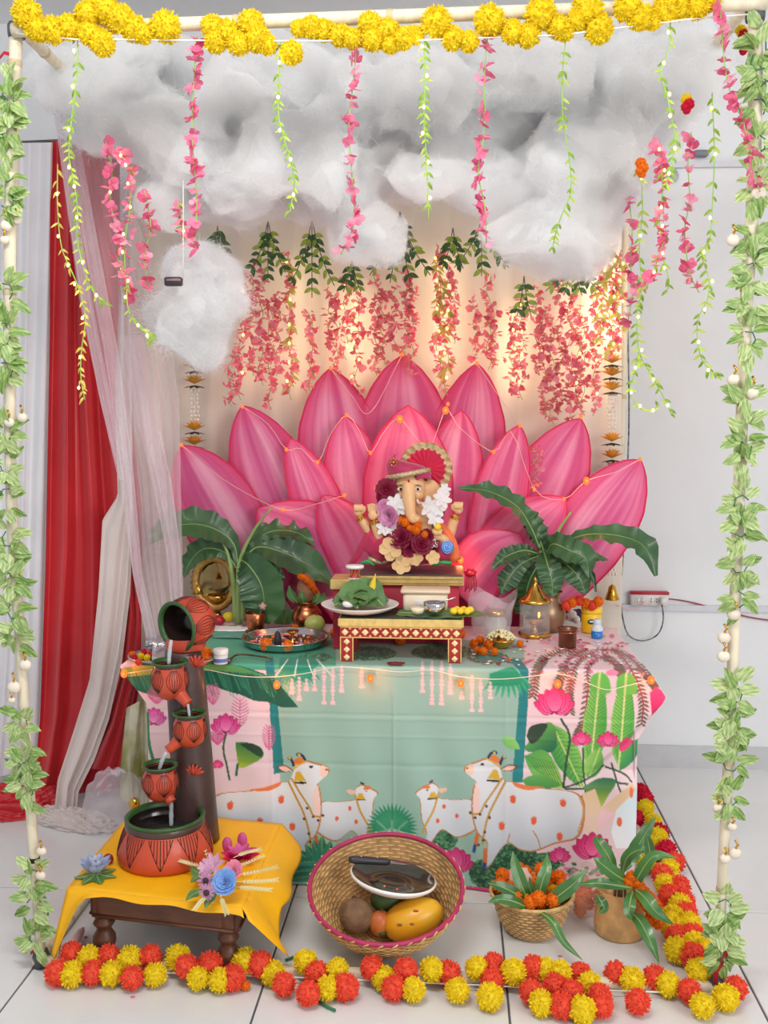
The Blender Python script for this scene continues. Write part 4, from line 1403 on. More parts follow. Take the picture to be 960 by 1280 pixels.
    cv.line(kk([(607, 1060), (606, 1078)]), 5, (208, 112, 56), smooth=False)
    cv.line(kk([(606, 1078), (605, 1086)]), 5, (44, 72, 140), smooth=False)
    cv.line(kk([(597, 1042), (594, 1058)]), 5, (208, 112, 56), smooth=False)
    cv.line(kk([(594, 1056), (592, 1066)]), 4, (44, 72, 140), smooth=False)


cow(0)
cow(1)
E_ = cv.ell
E_(774, 1027, 3.4, 6, (232, 110, 76)); E_(789, 990, 2.6, 7, (232, 110, 76))
# bottom border: banana clump left, fan palm, lotuses
for a in range(-4, 5):
    cv.leaf(403, 1088, 403 + a * 11, 1042 + abs(a) * 7, 7.5, (22, 108, 88), (66, 154, 120), mid=(150, 170, 96))
for pts in (((395, 1076), (360, 1082)), ((396, 1086), (358, 1092)), ((398, 1094), (356, 1100)), ((410, 1092), (440, 1080))):
    cv.leaf(*pts[0], *pts[1], 6, (28, 118, 98), (86, 168, 138), mid=(140, 176, 110))
for i in range(21):
    a = (i / 20 - 0.5) * 3.6
    cv.leaf(490, 1034, 490 + math.sin(a) * 33, 1034 - math.cos(a) * 30, 2.4, (26, 124, 92), (70, 160, 116))
for dx in (-12, 0, 12):
    cv.line([(490, 1060), (490 + dx * .5, 1040), (490 + dx * 1.6, 1026)], 2.4, (120, 176, 150))
lotus_print(570, 1080, 24, col=(196, 36, 110), tip=(232, 110, 160))
lotus_print(700, 1072, 15, col=(206, 40, 112))
lotus_print(740, 1060, 26, col=(206, 30, 104))
for i in range(60):
    cv.ell(rc.uniform(700, 780), rc.uniform(1080, 1105), 3, 2, rc.choice([(50, 110, 80), (90, 150, 96), (226, 120, 160)]))
for x in range(560, 640, 9):
    cv.ell(x, 1112, 7, 3, (226, 60, 130))

# the cloth itself: top, bent front edge, front drop
CF, CZ = 2.885, 0.672
prof = []
for i in range(46):
    prof.append((3.47 - (3.47 - CF - 0.012) * i / 45, CZ))
for i in range(1, 9):
    a = PI / 2 * i / 8
    prof.append((CF + 0.012 - 0.012 * math.sin(a), CZ - 0.012 + 0.012 * math.cos(a)))
NF = 250
for i in range(1, NF + 1):
    t_ = i / NF
    prof.append((CF - 0.012 * t_, CZ - 0.012 - (CZ - 0.016) * t_))
LB = [(786, 229), (812, 200), (830, 160), (838, 150), (848, 153), (862, 166), (885, 183), (930, 185), (1000, 187), (1120, 190)]
RB = [(786, 772), (812, 792), (835, 813), (866, 833), (885, 819), (920, 798), (960, 797), (1060, 794), (1120, 790)]
NU = 560
allv = np.zeros((len(prof), NU, 3), np.float32)
for i, (yy, zz) in enumerate(prof):
    pyc = PX((-0.2, yy, zz))[1]
    a, b = interp(LB, pyc)[0], interp(RB, pyc)[0]
    xa, xb = XAT(a, yy, zz), XAT(b, yy, zz)
    for j in range(NU):
        u = j / (NU - 1)
        x = xa + (xb - xa) * u
        allv[i, j] = (x, yy, zz)
flat = allv.reshape(-1, 3)
q_ = flat - np.array([0, 0, CAM_H], np.float32)
wq = q_ @ np.array(_fw)
pxs = 480 + FOC * (q_ @ np.array(_rt)) / wq
pys = 640 - FOC * (q_ @ np.array(_up)) / wq
colr = cv.sample(pxs, pys)
# folds and packing creases of the cloth
isf = np.clip((0.655 - flat[:, 2]) / 0.06, 0, 1)
wave = 0.006 * np.sin(flat[:, 0] * 23 + 0.8) * np.sin(flat[:, 2] * 5 + 1) + 0.004 * np.sin(flat[:, 0] * 41 + flat[:, 2] * 9)
ck = np.zeros(len(flat))
for c0, w0, d0 in ((492, 1.6, -0.0022), (340, 3, -0.001), (632, 3, -0.001)):
    ck += d0 * np.exp(-((pxs - c0) / w0) ** 2)
for c0, w0, d0 in ((894, 2.0, 0.0008), (899, 2.5, -0.0008), (921, 2.0, -0.0007), (957, 3, 0.001)):
    ck += d0 * np.exp(-((pys - c0 - 0.02 * (pxs - 480)) / w0) ** 2)
diag = np.clip((pxs - (1010 - (pys - 868) * 1.08 - 170)) / 10, 0, 1) * np.clip((pys - 868) / 20, 0, 1) * np.clip((985 - pys) / 20, 0, 1)
flat[:, 1] += isf * (wave * np.clip((0.66 - flat[:, 2]) * 3, 0.15, 1) + ck * 1.4) + diag * 0.012
me = bpy.data.meshes.new('tablecloth')
nr = len(prof)
ii, jj = np.mgrid[0:nr - 1, 0:NU - 1]
a_ = (ii * NU + jj).ravel()
F = np.stack([a_, a_ + NU, a_ + NU + 1, a_ + 1], 1).astype(np.int32)
me.vertices.add(len(flat))
me.vertices.foreach_set('co', flat.astype(np.float32).ravel())
me.loops.add(F.size)
me.loops.foreach_set('vertex_index', F.ravel())
me.polygons.add(len(F))
me.polygons.foreach_set('loop_start', np.arange(0, F.size, 4, dtype=np.int32))
me.update(calc_edges=True)
me.polygons.foreach_set('use_smooth', np.ones(len(F), bool))
ca = me.color_attributes.new('print', 'FLOAT_COLOR', 'POINT')
ca.data.foreach_set('color', np.concatenate([colr, np.ones((len(colr), 1))], 1).astype(np.float32).ravel())
cloth_m = mat('printed_satin', (255, 255, 255), rough=0.42, var=0.02, scale=8, attr='print', sheen=0.1)
me.materials.append(cloth_m)
tc_ = thing('tablecloth', 'printed satin cloth with cows, lotuses and banana leaves covering the altar table', 'tablecloth', (-0.2, 2.9, 0))
put('printed_sheet', me, tc_)
side_m = mat('cloth_side_satin', (226, 218, 224), rough=0.45, var=0.04)
for sx, x in ((-1, XAT(187, 2.88, .3)), (1, XAT(795, 2.88, .3))):
    rows = [[(x + sx * 0.004 * math.sin(k * 1.7 + zz * 9) - sx * 0.004, CF + (3.46 - CF) * k / 14, zz) for k in range(15)] for zz in (0.668, 0.5, 0.3, 0.1, 0.006)]
    MB().grid(rows).build('side_drop', side_m, tc_)
# the table under it
wood_m = mat('dark_stained_wood', (96, 58, 40), rough=0.45, var=0.25, scale=6, stretch=(2, 9, 9))
tb = thing('altar_table', 'table hidden under the printed cloth of the altar', 'table', (-0.2, 3.18, 0))
xl_, xr_ = XAT(187, 2.88, .3) + 0.02, XAT(795, 2.88, .3) - 0.02
MB().box(((xl_ + xr_) / 2, 3.18, 0.65), (xr_ - xl_, 0.54, 0.03)).build('table_top', wood_m, tb, smooth=False)
for x in (xl_ + 0.04, xr_ - 0.04):
    for y in (2.96, 3.41):
        MB().box((x, y, 0.318), (0.04, 0.04, 0.635)).build('leg', wood_m, tb, smooth=False)
TZ = 0.674

# ================================================================== PINK LOTUS BACKDROP
pet_m = mat('painted_lotus_foam', (255, 255, 255), rough=0.68, var=0.05, scale=60, attr='paint', bump=0.08, bscale=180)
rim_m = mat('lotus_rim', (222, 40, 92), rough=0.5)
lot = thing('lotus_backdrop', 'large pink lotus flower backdrop standing behind the idol', 'lotus', W(510, 760, y=3.45))
WF = [(0, .72), (.2, .9), (.42, 1.0), (.62, .98), (.76, .84), (.87, .60), (.94, .36), (.98, .15), (1, 0)]


def petal(tip, base, wmax, depth, bend=0.0, dark=0.0, seed=0):
    T, B = Vector(tip), Vector(base)
    d = T - B
    n_ = Vector((-d.y, d.x)).normalized()
    nt_, nu_ = 40, 29
    rows, cols = [], []
    sc = S(depth)
    for i in range(nt_):
        t_ = i / (nt_ - 1)
        tt = 1 - (1 - t_) ** 1.25
        c = B + d * tt + n_ * bend * math.sin(PI * tt)
        w_ = wmax * 1.10 * interp(WF, tt)[0]
        row = []
        for j in range(nu_):
            u = -1 + 2 * j / (nu_ - 1)
            p_ = c + n_ * (w_ * u)
            bul = 5 * (1 - u * u) * (0.35 + 0.65 * math.sin(PI * min(1, tt * 1.05)))
            rip = 2.6 * math.sin(u * 5.5 + seed) * (1 - tt) * (1 - u * u)
            row.append(W(p_.x, p_.y, y=depth - (bul + rip) * sc * 0.6))
            k = noise.noise(Vector((u * 2.6 + seed * 3.1, tt * 1.1, seed))) + 0.55 * noise.noise(Vector((u * 10 + seed, tt * 1.6, seed * 2)))
            e = abs(u) ** 2.5
            lt_, md_, ed_ = np.array((240, 168, 194)), np.array((206, 84, 138)), np.array((216, 50, 106))
            f_ = min(1, max(0, 0.45 + 1.0 * k))
            cc = lt_ * f_ + md_ * (1 - f_)
            e2 = min(1, max(e * 0.85, max(0, (tt - .86) / .14) * .6, dark))
            cols.append(cc * (1 - e2) + ed_ * e2)
        rows.append(row)
    b = MB().grid(rows)
    me_ = b.mesh('petal', pet_m)
    cl = np.array(cols) / 255.0
    cl = np.where(cl <= 0.04045, cl / 12.92, ((cl + 0.055) / 1.055) ** 2.4)
    at = me_.color_attributes.new('paint', 'FLOAT_COLOR', 'POINT')
    at.data.foreach_set('color', np.concatenate([cl, np.ones((len(cl), 1))], 1).astype(np.float32).ravel())
    o_ = put('petal', me_, lot)
    md = o_.modifiers.new('thickness', 'SOLIDIFY')
    md.thickness = 0.008
    md.offset = -1
    edge_ = [r_[0] for r_ in rows] + [r_[-1] for r_ in rows[::-1]]
    MB().tube([Vector(p_) + Vector((0, -0.001, 0)) for p_ in edge_], 0.0022, 5).build('rim', rim_m, o_)


for k, (tip, base, w_, dep, bend, dark) in enumerate([
        ((503, 444), (508, 745), 60, 3.59, 0, 0.0), ((413, 460), (438, 745), 52, 3.59, 4, .0), ((596, 454), (590, 745), 48, 3.59, -12, .0),
        ((303, 507), (400, 748), 47, 3.56, 0, .0), ((726, 523), (625, 748), 45, 3.56, -4, 0), ((227, 557), (335, 748), 46, 3.54, 0, .05), ((801, 575), (672, 748), 44, 3.53, 4, .05),
        ((430, 520), (460, 745), 38, 3.51, 4, .05), ((577, 513), (562, 745), 40, 3.51, -10, .05), ((363, 548), (425, 745), 29, 3.49, 8, .1), ((649, 531), (612, 745), 31, 3.49, -8, .1),
        ((510, 507), (510, 745), 52, 3.48, 0, .1), ((322, 636), (440, 752), 42, 3.47, 22, .1), ((706, 622), (600, 750), 38, 3.47, -14, .15), ((404, 619), (462, 745), 32, 3.45, 8, .4), ((650, 668), (580, 750), 34, 3.45, -12, .15)]):
    petal(tip, base, w_, dep, bend, dark, seed=k * 1.7)
MB().box(W(515, 765, y=3.60), (0.8, 0.03, 0.12)).build('support_board', rim_m, lot, smooth=False)

# string of small orange bulbs over the petals
orb_m = mat('orange_fairy_bulb', (60, 12, 3), rough=0.3, emit=(255, 122, 44), estr=1.35)
_bb = MB()
_bb.ell((0, 0, 0), (1, 1, 1.25), 10, 7)
OBULB = _bb.mesh('bulb', orb_m)
wire_m = mat('pale_wire', (230, 190, 180), rough=0.5)
sl = thing('string_lights', 'orange fairy light string laid over the lotus petals', 'string lights', W(510, 640, y=3.36))
LB_ = [(227, 556), (303, 508), (358, 562), (397, 578), (433, 519), (463, 566), (413, 460), (500, 524, 1), (503, 443), (557, 513, 1), (596, 454), (617, 565), (650, 532), (668, 612), (726, 521), (733, 601, 1), (800, 574), (705, 624), (576, 700, 1), (431, 619), (354, 637), (470, 610), (560, 505)]
for q in LB_:
    dep = 3.42 if q[1] > 500 else 3.51
    big = len(q) > 2
    c = W(q[0], q[1], y=dep)
    put('bulb', OBULB, sl, TRS(c, None, 0.011 if big else 0.006))
    lamp('orange_fairy_light', c + Vector((0, -0.02, 0)), 0.26 if big else 0.06, (1.0, 0.26, 0.08), 0.015)
for pts in ([(227, 556), (260, 585), (300, 612), (354, 637), (395, 630), (431, 619)], [(303, 508), (335, 530), (358, 562), (375, 560), (397, 578), (412, 545), (433, 519), (450, 540), (463, 566), (480, 540), (500, 524), (535, 560), (557, 513), (575, 535), (617, 565), (640, 540), (668, 612), (705, 624), (733, 601), (770, 590), (800, 574)],
            [(413, 460), (440, 495), (463, 515), (503, 443)], [(596, 454), (620, 490), (650, 532)]):
    MB().tube(catmull([W(a, b, y=3.425 if b > 500 else 3.515) for a, b in pts], 60), 0.0011, 5).build('wire', wire_m, sl)
# string along the front edge of the table
sl = thing('string_lights', 'orange fairy light string drooping along the front edge of the tablecloth', 'string lights', W(480, 850, y=2.87))
FS = [(155, 842), (200, 836), (250, 836), (300, 845), (342, 846), (380, 842), (420, 834), (463, 836), (500, 840), (540, 838), (576, 846), (620, 849), (660, 846), (697, 842), (730, 852), (757, 862), (780, 858), (815, 849)]
MB().tube(catmull([W(a, b, y=2.868) for a, b in FS], 90), 0.0014, 5).build('wire', mat('cream_wire', (232, 222, 196)), sl)
for a, b in ((155, 842), (346, 856), (463, 848), (576, 854), (697, 855), (814, 850)):
    c = W(a, b, y=2.858)
    put('bulb', OBULB, sl, TRS(c, None, 0.0105))
    lamp('orange_fairy_light', c + Vector((0, -0.02, 0)), 0.26, (1.0, 0.20, 0.03), 0.012)

# ================================================================== IDOL
IY = 3.27
u_ = S(IY)          # one picture pixel at the idol


def I(px, py, dy=0.0):
    """point at the idol: picture point plus an offset towards the camera in picture pixels"""
    return W(px, py, y=IY - dy * u_)


# --- seat of the idol: red-draped block with a gold-edged dark board
PZ = W(510, 719, y=3.16).z
red_cloth = mat('crimson_cloth', (176, 20, 52), rough=0.6, var=0.12, sheen=0.2)
goldp_m = mat('gold_board_edge', (206, 176, 108), rough=0.4, var=0.14, scale=40, metal=0.25)
dark_m = mat('dark_board', (88, 70, 66), rough=0.5, var=0.2)
xa, xb = XAT(440, 3.16, PZ), XAT(580, 3.16, PZ)
seat = thing('idol_seat', 'raised seat with gold edged dark board over crimson cloth under the idol', 'seat', ((xa + xb) / 2, 3.27, TZ))
MB().box(((xa + xb) / 2, 3.27, (TZ + PZ - 0.034) / 2), (xb - xa - 0.03, 0.19, PZ - 0.034 - TZ), bev=0.006).build('draped_block', red_cloth, seat)
MB().box(((xa + xb) / 2, 3.27, PZ - 0.019), (xb - xa, 0.22, 0.030), bev=0.003).build('gold_edged_board', goldp_m, seat, smooth=False)
MB().box(((xa + xb) / 2, 3.27, PZ - 0.002), (xb - xa - 0.008, 0.212, 0.005)).build('dark_top', dark_m, seat, smooth=False)
for k in (0.28, 0.72):
    MB().box(((xa + xb) / 2, 3.1592, PZ - 0.034 + 0.030 * k), (xb - xa - 0.01, 0.002, 0.0016)).build('edge_line', mat('dark_gold_line', (150, 112, 60)), seat, smooth=False)
pz2 = W(430, 722, y=3.12).z
gb = thing('gold_edged_stand', 'low gold edged stand at the left foot of the idol seat', 'stand', (XAT(428, 3.14, TZ), 3.14, TZ))
MB().box((XAT(432, 3.14, pz2), 3.14, pz2 - 0.016), (0.085, 0.12, 0.032), bev=0.003).build('board', goldp_m, gb, smooth=False)
MB().box((XAT(432, 3.14, pz2), 3.14, (TZ + pz2 - 0.032) / 2), (0.07, 0.10, pz2 - 0.032 - TZ)).build('draped_block', red_cloth, gb, smooth=False)

idol = thing('ganesha_idol', 'seated elephant headed clay idol with maroon turban and pleated fan', 'idol', I(515, 706))
skin = mat('clay_skin', (228, 178, 128), rough=0.45, var=0.05, scale=12, coat=0.2)
b = MB()
b.ell(I(515, 672), (32 * u_, 24 * u_, 34 * u_), 20, 14)              # belly and chest
b.ell(I(513, 642), (22 * u_, 17 * u_, 18 * u_), 16, 10)
b.ell(I(512, 608, 2), (20 * u_, 17 * u_, 22 * u_), 20, 14)           # head
b.ell(I(503, 618, 8), (9 * u_, 9 * u_, 9 * u_), 12, 8)               # cheeks
b.ell(I(521, 618, 8), (9 * u_, 9 * u_, 9 * u_), 12, 8)
tr = [I(511, 606, 18), I(511, 614, 22), I(511, 624, 24), I(512, 634, 25), I(513, 642, 25), I(516, 648, 26), I(520, 649, 28), I(522, 645, 30)]
b.tube(catmull(tr, 22), [x * u_ for x in np.interp(np.linspace(0, 1, 22), [0, .2, .5, .75, .9, 1], [8.6, 8.4, 7.6, 6.4, 5.2, 4.2])], 14)
b.ell(I(484, 616, -1), (13 * u_, 4 * u_, 17 * u_), 14, 10)           # ears
b.ell(I(538, 616, -1), (13 * u_, 4 * u_, 17 * u_), 14, 10)
arms = [  # shoulder, elbow, wrist, hand
    ([(492, 648, 0), (470, 668, 6), (458, 658, 10), (450, 646, 12)], (448, 637, 13), 'fist'),
    ([(494, 650, 4), (478, 674, 14), (472, 664, 18), (467, 652, 20)], (466, 642, 21), 'palm'),
    ([(534, 646, 0), (558, 668, 4), (566, 654, 8), (570, 645, 9)], (573, 634, 10), 'fist'),
    ([(532, 650, 4), (552, 682, 14), (556, 676, 20), (551, 671, 23)], (547, 667, 24), 'hold')]
for pts, hand, kind in arms:
    q = catmull([I(*p_) for p_ in pts], 14)
    b.tube(q, [x * u_ for x in np.linspace(9.5, 5.0, 14)], 12)
    hx, hy, hd = hand
    b.ell(I(hx, hy + 2, hd), (6.2 * u_, 4.2 * u_, 6.6 * u_), 12, 8)
    for k in range(4):
        ox = (k - 1.5) * 3.1
        L_ = (8.5, 10.0, 9.4, 7.4)[k]
        if kind == 'palm':
            f_ = [I(hx + ox, hy - 3, hd + 1), I(hx + ox * 1.15, hy - 3 - L_ * .6, hd + 1.5), I(hx + ox * 1.2, hy - 3 - L_, hd + 2.5)]
        else:
            f_ = [I(hx + ox, hy - 3, hd + 1), I(hx + ox, hy - 5.5, hd + 4), I(hx + ox * .9, hy - 2, hd + 6), I(hx + ox * .8, hy + 1.5, hd + 5)]
        b.tube(catmull(f_, 7), 1.75 * u_, 8)
    sg = 1 if hx < 515 else -1
    b.tube(catmull([I(hx + sg * 4.5, hy + 4, hd + 2), I(hx + sg * 8.2, hy + 0.5, hd + 4), I(hx + sg * 8.0, hy - 4, hd + 5)], 6), 2.0 * u_, 8)
put('body', remeshed(b, 0.0026, skin, 3), idol)
eye_w, eye_d = mat('eye_white', (240, 232, 224), rough=0.2), mat('eye_dark', (34, 22, 18), rough=0.2)
for ex in (500.5, 522.0):
    e = MB().ell(I(ex, 611.5, 17.5 if ex > 510 else 17.5), (4.2 * u_, 1.6 * u_, 2.4 * u_), 12, 8).build('eye', eye_w, idol)
    MB().ell(I(ex + 0.4, 611.5, 18.8), (1.9 * u_, 0.8 * u_, 1.9 * u_), 10, 6).build('pupil', eye_d, e)
    MB().tube(catmull([I(ex - 4.8, 608.0, 17.6), I(ex, 606.2, 18.6), I(ex + 4.8, 608.2, 17.4)], 8), 0.55 * u_, 6).build('eyebrow', eye_d, idol)
MB().tube([I(511, 600, 20), I(511, 609, 26.0)], [1.2 * u_, 0.8 * u_], 8).build('forehead_mark', mat('vermilion_mark', (206, 40, 40)), idol)
for tx, dx in ((503, -5), (521, 5)):
    MB().tube(catmull([I(tx, 625, 16), I(tx + dx * .6, 629, 20), I(tx + dx * 1.3, 628, 24)], 8), [1.8 * u_ * (1 - i / 9) + 0.2 * u_ for i in range(8)], 8).build('tusk', mat('ivory', (242, 232, 214)), idol)
# turban, swept up to the left, with silver gold trim and a brooch
turb_m = mat('maroon_velvet', (178, 28, 84), rough=0.6, var=0.12, sheen=0.4)
trim_m = mat('sequin_trim', (196, 176, 140), rough=0.35, metal=0.5, var=0.3, scale=160, bump=0.4, bscale=300)
b = MB()
rows = []
for i in range(13):
    t_ = i / 12
    row = []
    for j in range(28):
        a = 2 * PI * j / 28
        cx = 510 + (-20 * t_ ** 1.3) * 0.75
        top = 592 - (6 + 26 * max(0, -math.cos(a)) ** 0.8) * 0 - t_ * (12 + 18 * (0.5 - 0.5 * math.cos(a))) + 5 * (-math.cos(a))
        rr = (25 - 3 * t_) * (1 - t_ ** 3.0 * 0.96)
        row.append(I(cx + rr * math.cos(a) * 1.02, top, 2 + rr * -math.sin(a) * 0.78))
    rows.append(row)
b.grid(rows, closed=True)
tb_ = b.build('turban', turb_m, idol)
b = MB()
ring = [I(510 + 25.6 * math.cos(2 * PI * j / 28), 592.5 + 5 * (-math.cos(2 * PI * j / 28)), 2 - 25.6 * math.sin(2 * PI * j / 28) * 0.8) for j in range(29)]
b.tube(ring, 3.4 * u_, 8)
b.build('turban_trim', trim_m, tb_)
b = MB()
for k in range(8):
    b.ell(I(492 + 3.6 * math.cos(k * PI / 4), 578 + 5.2 * math.sin(k * PI / 4), 17), 1.2 * u_, 8, 6)
b.ell(I(492, 578, 17), 1.8 * u_, 8, 6)
b.build('brooch', gold_m, tb_)
for k in range(3):
    MB().tube(catmull([I(520, 590 + 4 * k, 18 - k), I(530, 588 + 3.4 * k, 14), I(537, 592 + 3 * k, 6)], 8), 2.6 * u_, 8).build('turban_fold', turb_m, tb_)
# pleated fan behind the turban
fan_m = mat('crimson_pleats', (206, 20, 66), rough=0.5, var=0.1, sheen=0.3)
rib_m = mat('gold_ribbon', (206, 182, 140), rough=0.35, metal=0.35, var=0.2, scale=60)
fc = Vector((532, 586))


def pleats(r0, r1, n, amp0, amp1):
    rows = []
    for i in range(5):
        t_ = i / 4
        r_ = r0 + (r1 - r0) * t_
        am = amp0 + (amp1 - amp0) * t_
        rows.append([I(fc.x + r_ * math.cos(2 * PI * j / (2 * n)), fc.y + r_ * math.sin(2 * PI * j / (2 * n)), -6 + (am if j % 2 else -am)) for j in range(2 * n)])
    return MB().grid(rows, closed=True)


fan = pleats(1, 26, 20, 0.2, 1.6).build('pleated_fan', fan_m, idol, smooth=False, solid=0.0008)
pleats(24, 33, 20, 1.0, 1.8).build('fan_ribbon', rib_m, fan, smooth=False, solid=0.0008)
MB().tube([I(fc.x + 33 * math.cos(a * PI / 18), fc.y + 33 * math.sin(a * PI / 18), -6) for a in range(37)], 0.7 * u_, 6).build('fan_edge', gold_m, fan)
# robe, sash, bracelets
robe_m = mat('pink_red_robe', (186, 24, 78), rough=0.55, var=0.14, sheen=0.3)
b = MB()
b.ell(I(486, 684, 6), (29 * u_, 24 * u_, 22 * u_), 16, 10)
b.ell(I(515, 692, 8), (46 * u_, 26 * u_, 14 * u_), 18, 10)
b.ell(I(545, 688, 6), (24 * u_, 22 * u_, 18 * u_), 16, 10)
b.tube([I(478, 664, 10), I(468, 674, 13), I(466, 690, 12)], [9 * u_, 11 * u_, 12 * u_], 12)
put('robe', remeshed(b, 0.004, robe_m, 6), idol)
MB().tube(catmull([I(540, 650, 15), I(556, 664, 13), I(564, 680, 11), I(568, 700, 10)], 14), [x * u_ for x in np.linspace(5, 9, 14)], 10).build('orange_sash', mat('orange_silk', (236, 110, 52), rough=0.5, sheen=0.3), idol)
rows = [[I(463, 652, 14), I(469, 655, 16)], [I(455, 668, 13), I(463, 672, 17)], [I(444, 690, 12), I(452, 694, 17)], [I(434, 706, 12), I(441, 710, 15)]]
MB().grid(rows).build('scarf_end', robe_m, idol, solid=0.002)
for c0, n0 in ((I(450.5, 647, 12), (I(450, 646, 12) - I(458, 658, 10))), (I(569.5, 646.5, 9), (I(573, 634, 10) - I(566, 654, 8))), (I(467.5, 652, 20), (I(466, 642, 21) - I(472, 664, 18)))):
    M_ = TRS(c0, aim(n0))
    b = MB()
    for zz in (-1.2, 1.2):
        b.tube([M_ @ Vector((6.2 * u_ * math.cos(a * PI / 8), 6.2 * u_ * math.sin(a * PI / 8), zz * u_)) for a in range(17)], 0.9 * u_, 6)
    b.build('bracelet', gold_m, idol)
bl = mat('blue_pot_glaze', (64, 116, 206), rough=0.25, rgb2=(110, 160, 230), scale=8)
o_ = MB().ell(I(559, 684, 24), 8.6 * u_, 18, 12).build('blue_ball', bl, idol)
for r_ in (7.6, 5.0):
    MB().tube([I(559 + r_ * math.cos(a * PI / 12) * 0.8, 684 + r_ * math.sin(a * PI / 12), 24 + math.sqrt(8.8 ** 2 - (r_ * .9) ** 2)) for a in range(25)], 0.6 * u_, 6).build('painted_ring', mat('pale_blue_ring', (150, 190, 240)), o_)
MB().ell(I(547, 659, 30), (4.5 * u_, 4.5 * u_, 4.2 * u_), 14, 10, fn=lambda d: 1 + (0.5 * d.z ** 6 if d.z > 0 else 0) + 0.05 * math.sin(10 * math.atan2(d.y, d.x))).build('modak_sweet', mat('yellow_modak', (240, 200, 40)), idol)
sd = MB()
for k in range(40):
    t_ = k / 39
    sd.ell(I(462 + 26 * t_, 698 + 5 * math.sin(t_ * 3), 18 + 3 * math.sin(t_ * 9)), 2.6 * u_ * (0.7 + 0.5 * abs(math.sin(k * 1.3))), 6, 5)
sd.build('silver_lace', trim_m, idol)
MB().tube(catmull([I(540, 706, 22), I(552, 703, 24), I(564, 704, 20)], 10), 2.6 * u_, 8).build('green_base_bead', mat('green_gloss', (50, 160, 90), rough=0.3), idol)
MB().tube(catmull([I(452, 704, 18), I(460, 702, 20), I(468, 706, 18)], 10), 2.2 * u_, 8).build('green_base_bead', mat('green_gloss', (50, 160, 90)), idol)


# --- flowers
def rose_mesh(name, m_, seed=0, rings=4):
    r_ = random.Random(seed)
    b = MB()
    for ri in range(rings):
        t_ = ri / (rings - 1)
        n = 5 + ri
        for k in range(n):
            a = 2 * PI * k / n + ri * 0.7 + r_.uniform(-.2, .2)
            L_ = 0.42 + 0.6 * t_
            w_ = 0.30 + 0.28 * t_
            tilt = 1.35 - 1.05 * t_ + r_.uniform(-.12, .12)
            e = Matrix.Rotation(a, 4, 'Z') @ Matrix.Translation((0, 0.06 + 0.1 * t_, 0)) @ Matrix.Rotation(tilt, 4, 'X')
            rows = []
            for i in range(5):
                s = i / 4
                ww = w_ * (0.4 + 0.6 * math.sin(PI * min(1, 0.15 + s * 0.72)))
                rows.append([(ww * q, s * L_, 0.10 * (q * q) + (0.12 * s * s if s > .6 else 0) * -1) for q in (-1, -.5, 0, .5, 1)])
            b.grid(rows, M=e)
    return b.mesh(name, m_)


def star_mesh(name, m_, n=5, w_=0.34, cup=0.35, seed=0):
    r_ = random.Random(seed)
    b = MB()
    for k in range(n):
        a = 2 * PI * k / n + r_.uniform(-.12, .12)
        e = Matrix.Rotation(a, 4, 'Z') @ Matrix.Rotation(cup + r_.uniform(-.15, .2), 4, 'X')
        rows = []
        for i in range(6):
            s = i / 5
            ww = w_ * math.sin(PI * (0.05 + 0.83 * s)) ** 0.8 + 0.005
            rows.append([(-ww, s, 0.07), (0, s, 0.0 - 0.12 * s * s), (ww, s, 0.07)])
        b.grid(rows, M=e)
    return b.mesh(name, m_)


maroon_p = mat('maroon_petal', (132, 12, 52), rough=0.6, var=0.25, trans=0.15)
white_p = mat('white_petal', (244, 240, 240), rough=0.6, var=0.05, trans=0.25)
lilac_p = mat('pink_rose_petal', (222, 150, 190), rough=0.6, var=0.18, trans=0.2)
peach_p = mat('peach_leaf', (230, 190, 134), rough=0.5, var=0.12, trans=0.1)
ROSE_M, ROSE_P = rose_mesh('flower', maroon_p, 1), rose_mesh('flower', lilac_p, 2, 5)
STAR_W = star_mesh('flower', white_p, 6, 0.30, 0.3, 3)
gl = thing('flower_garland', 'garland of white, lilac and maroon flowers hung on the idol', 'garland', I(515, 680, 24))
MB().tube(catmull([I(482, 616, 14), I(486, 650, 24), I(502, 680, 30), I(530, 684, 30), I(542, 652, 26), I(546, 622, 16)], 30), 0.0016, 6).build('thread', stem_m, gl)
rf = random.Random(31)
for me_, px_, py_, dd, r_ in [(ROSE_P, 486, 645, 28, 12.5), (ROSE_P, 481, 634, 24, 9), (ROSE_M, 501, 672, 32, 13), (ROSE_M, 527, 680, 31, 12), (ROSE_M, 483, 612, 14, 12), (ROSE_M, 479, 622, 14, 9), (ROSE_M, 512, 686, 32, 9), (ROSE_M, 540, 686, 26, 9), (ROSE_M, 534, 670, 28, 8),
                              (STAR_W, 495, 630, 24, 13), (STAR_W, 499, 637, 26, 9), (STAR_W, 536, 633, 26, 14), (STAR_W, 552, 624, 20, 13), (STAR_W, 543, 649, 28, 12), (STAR_W, 480, 659, 26, 11), (STAR_W, 490, 661, 28, 9), (STAR_W, 548, 638, 24, 10), (STAR_W, 541, 680, 28, 7), (ROSE_M, 549, 642, 22, 6), (STAR_W, 556, 612, 14, 8)]:
    M3 = aim((rf.uniform(-.5, .5), -1, rf.uniform(-.1, .6)), rf.uniform(0, 6))
    put('flower', me_, gl, TRS(I(px_, py_, dd), M3, r_ * u_))
for px_, py_, r_ in ((506, 653, 6), (512, 660, 5), (520, 662, 7), (523, 656, 5), (531, 668, 5), (500, 650, 5)):
    pompon(I(px_, py_, 31), r_ * u_, 'o', gl, 'marigold')
pt_me = star_mesh('petal', peach_p, 5, 0.50, 0.15, 9)
for px_, py_, r_ in ((489, 686, 15), (502, 706, 12), (520, 698, 10), (541, 697, 9)):
    put('peach_flower', pt_me, gl, TRS(I(px_, py_, 34), aim((rf.uniform(-.4, .4), -1, .2), rf.uniform(0, 6)), r_ * u_))

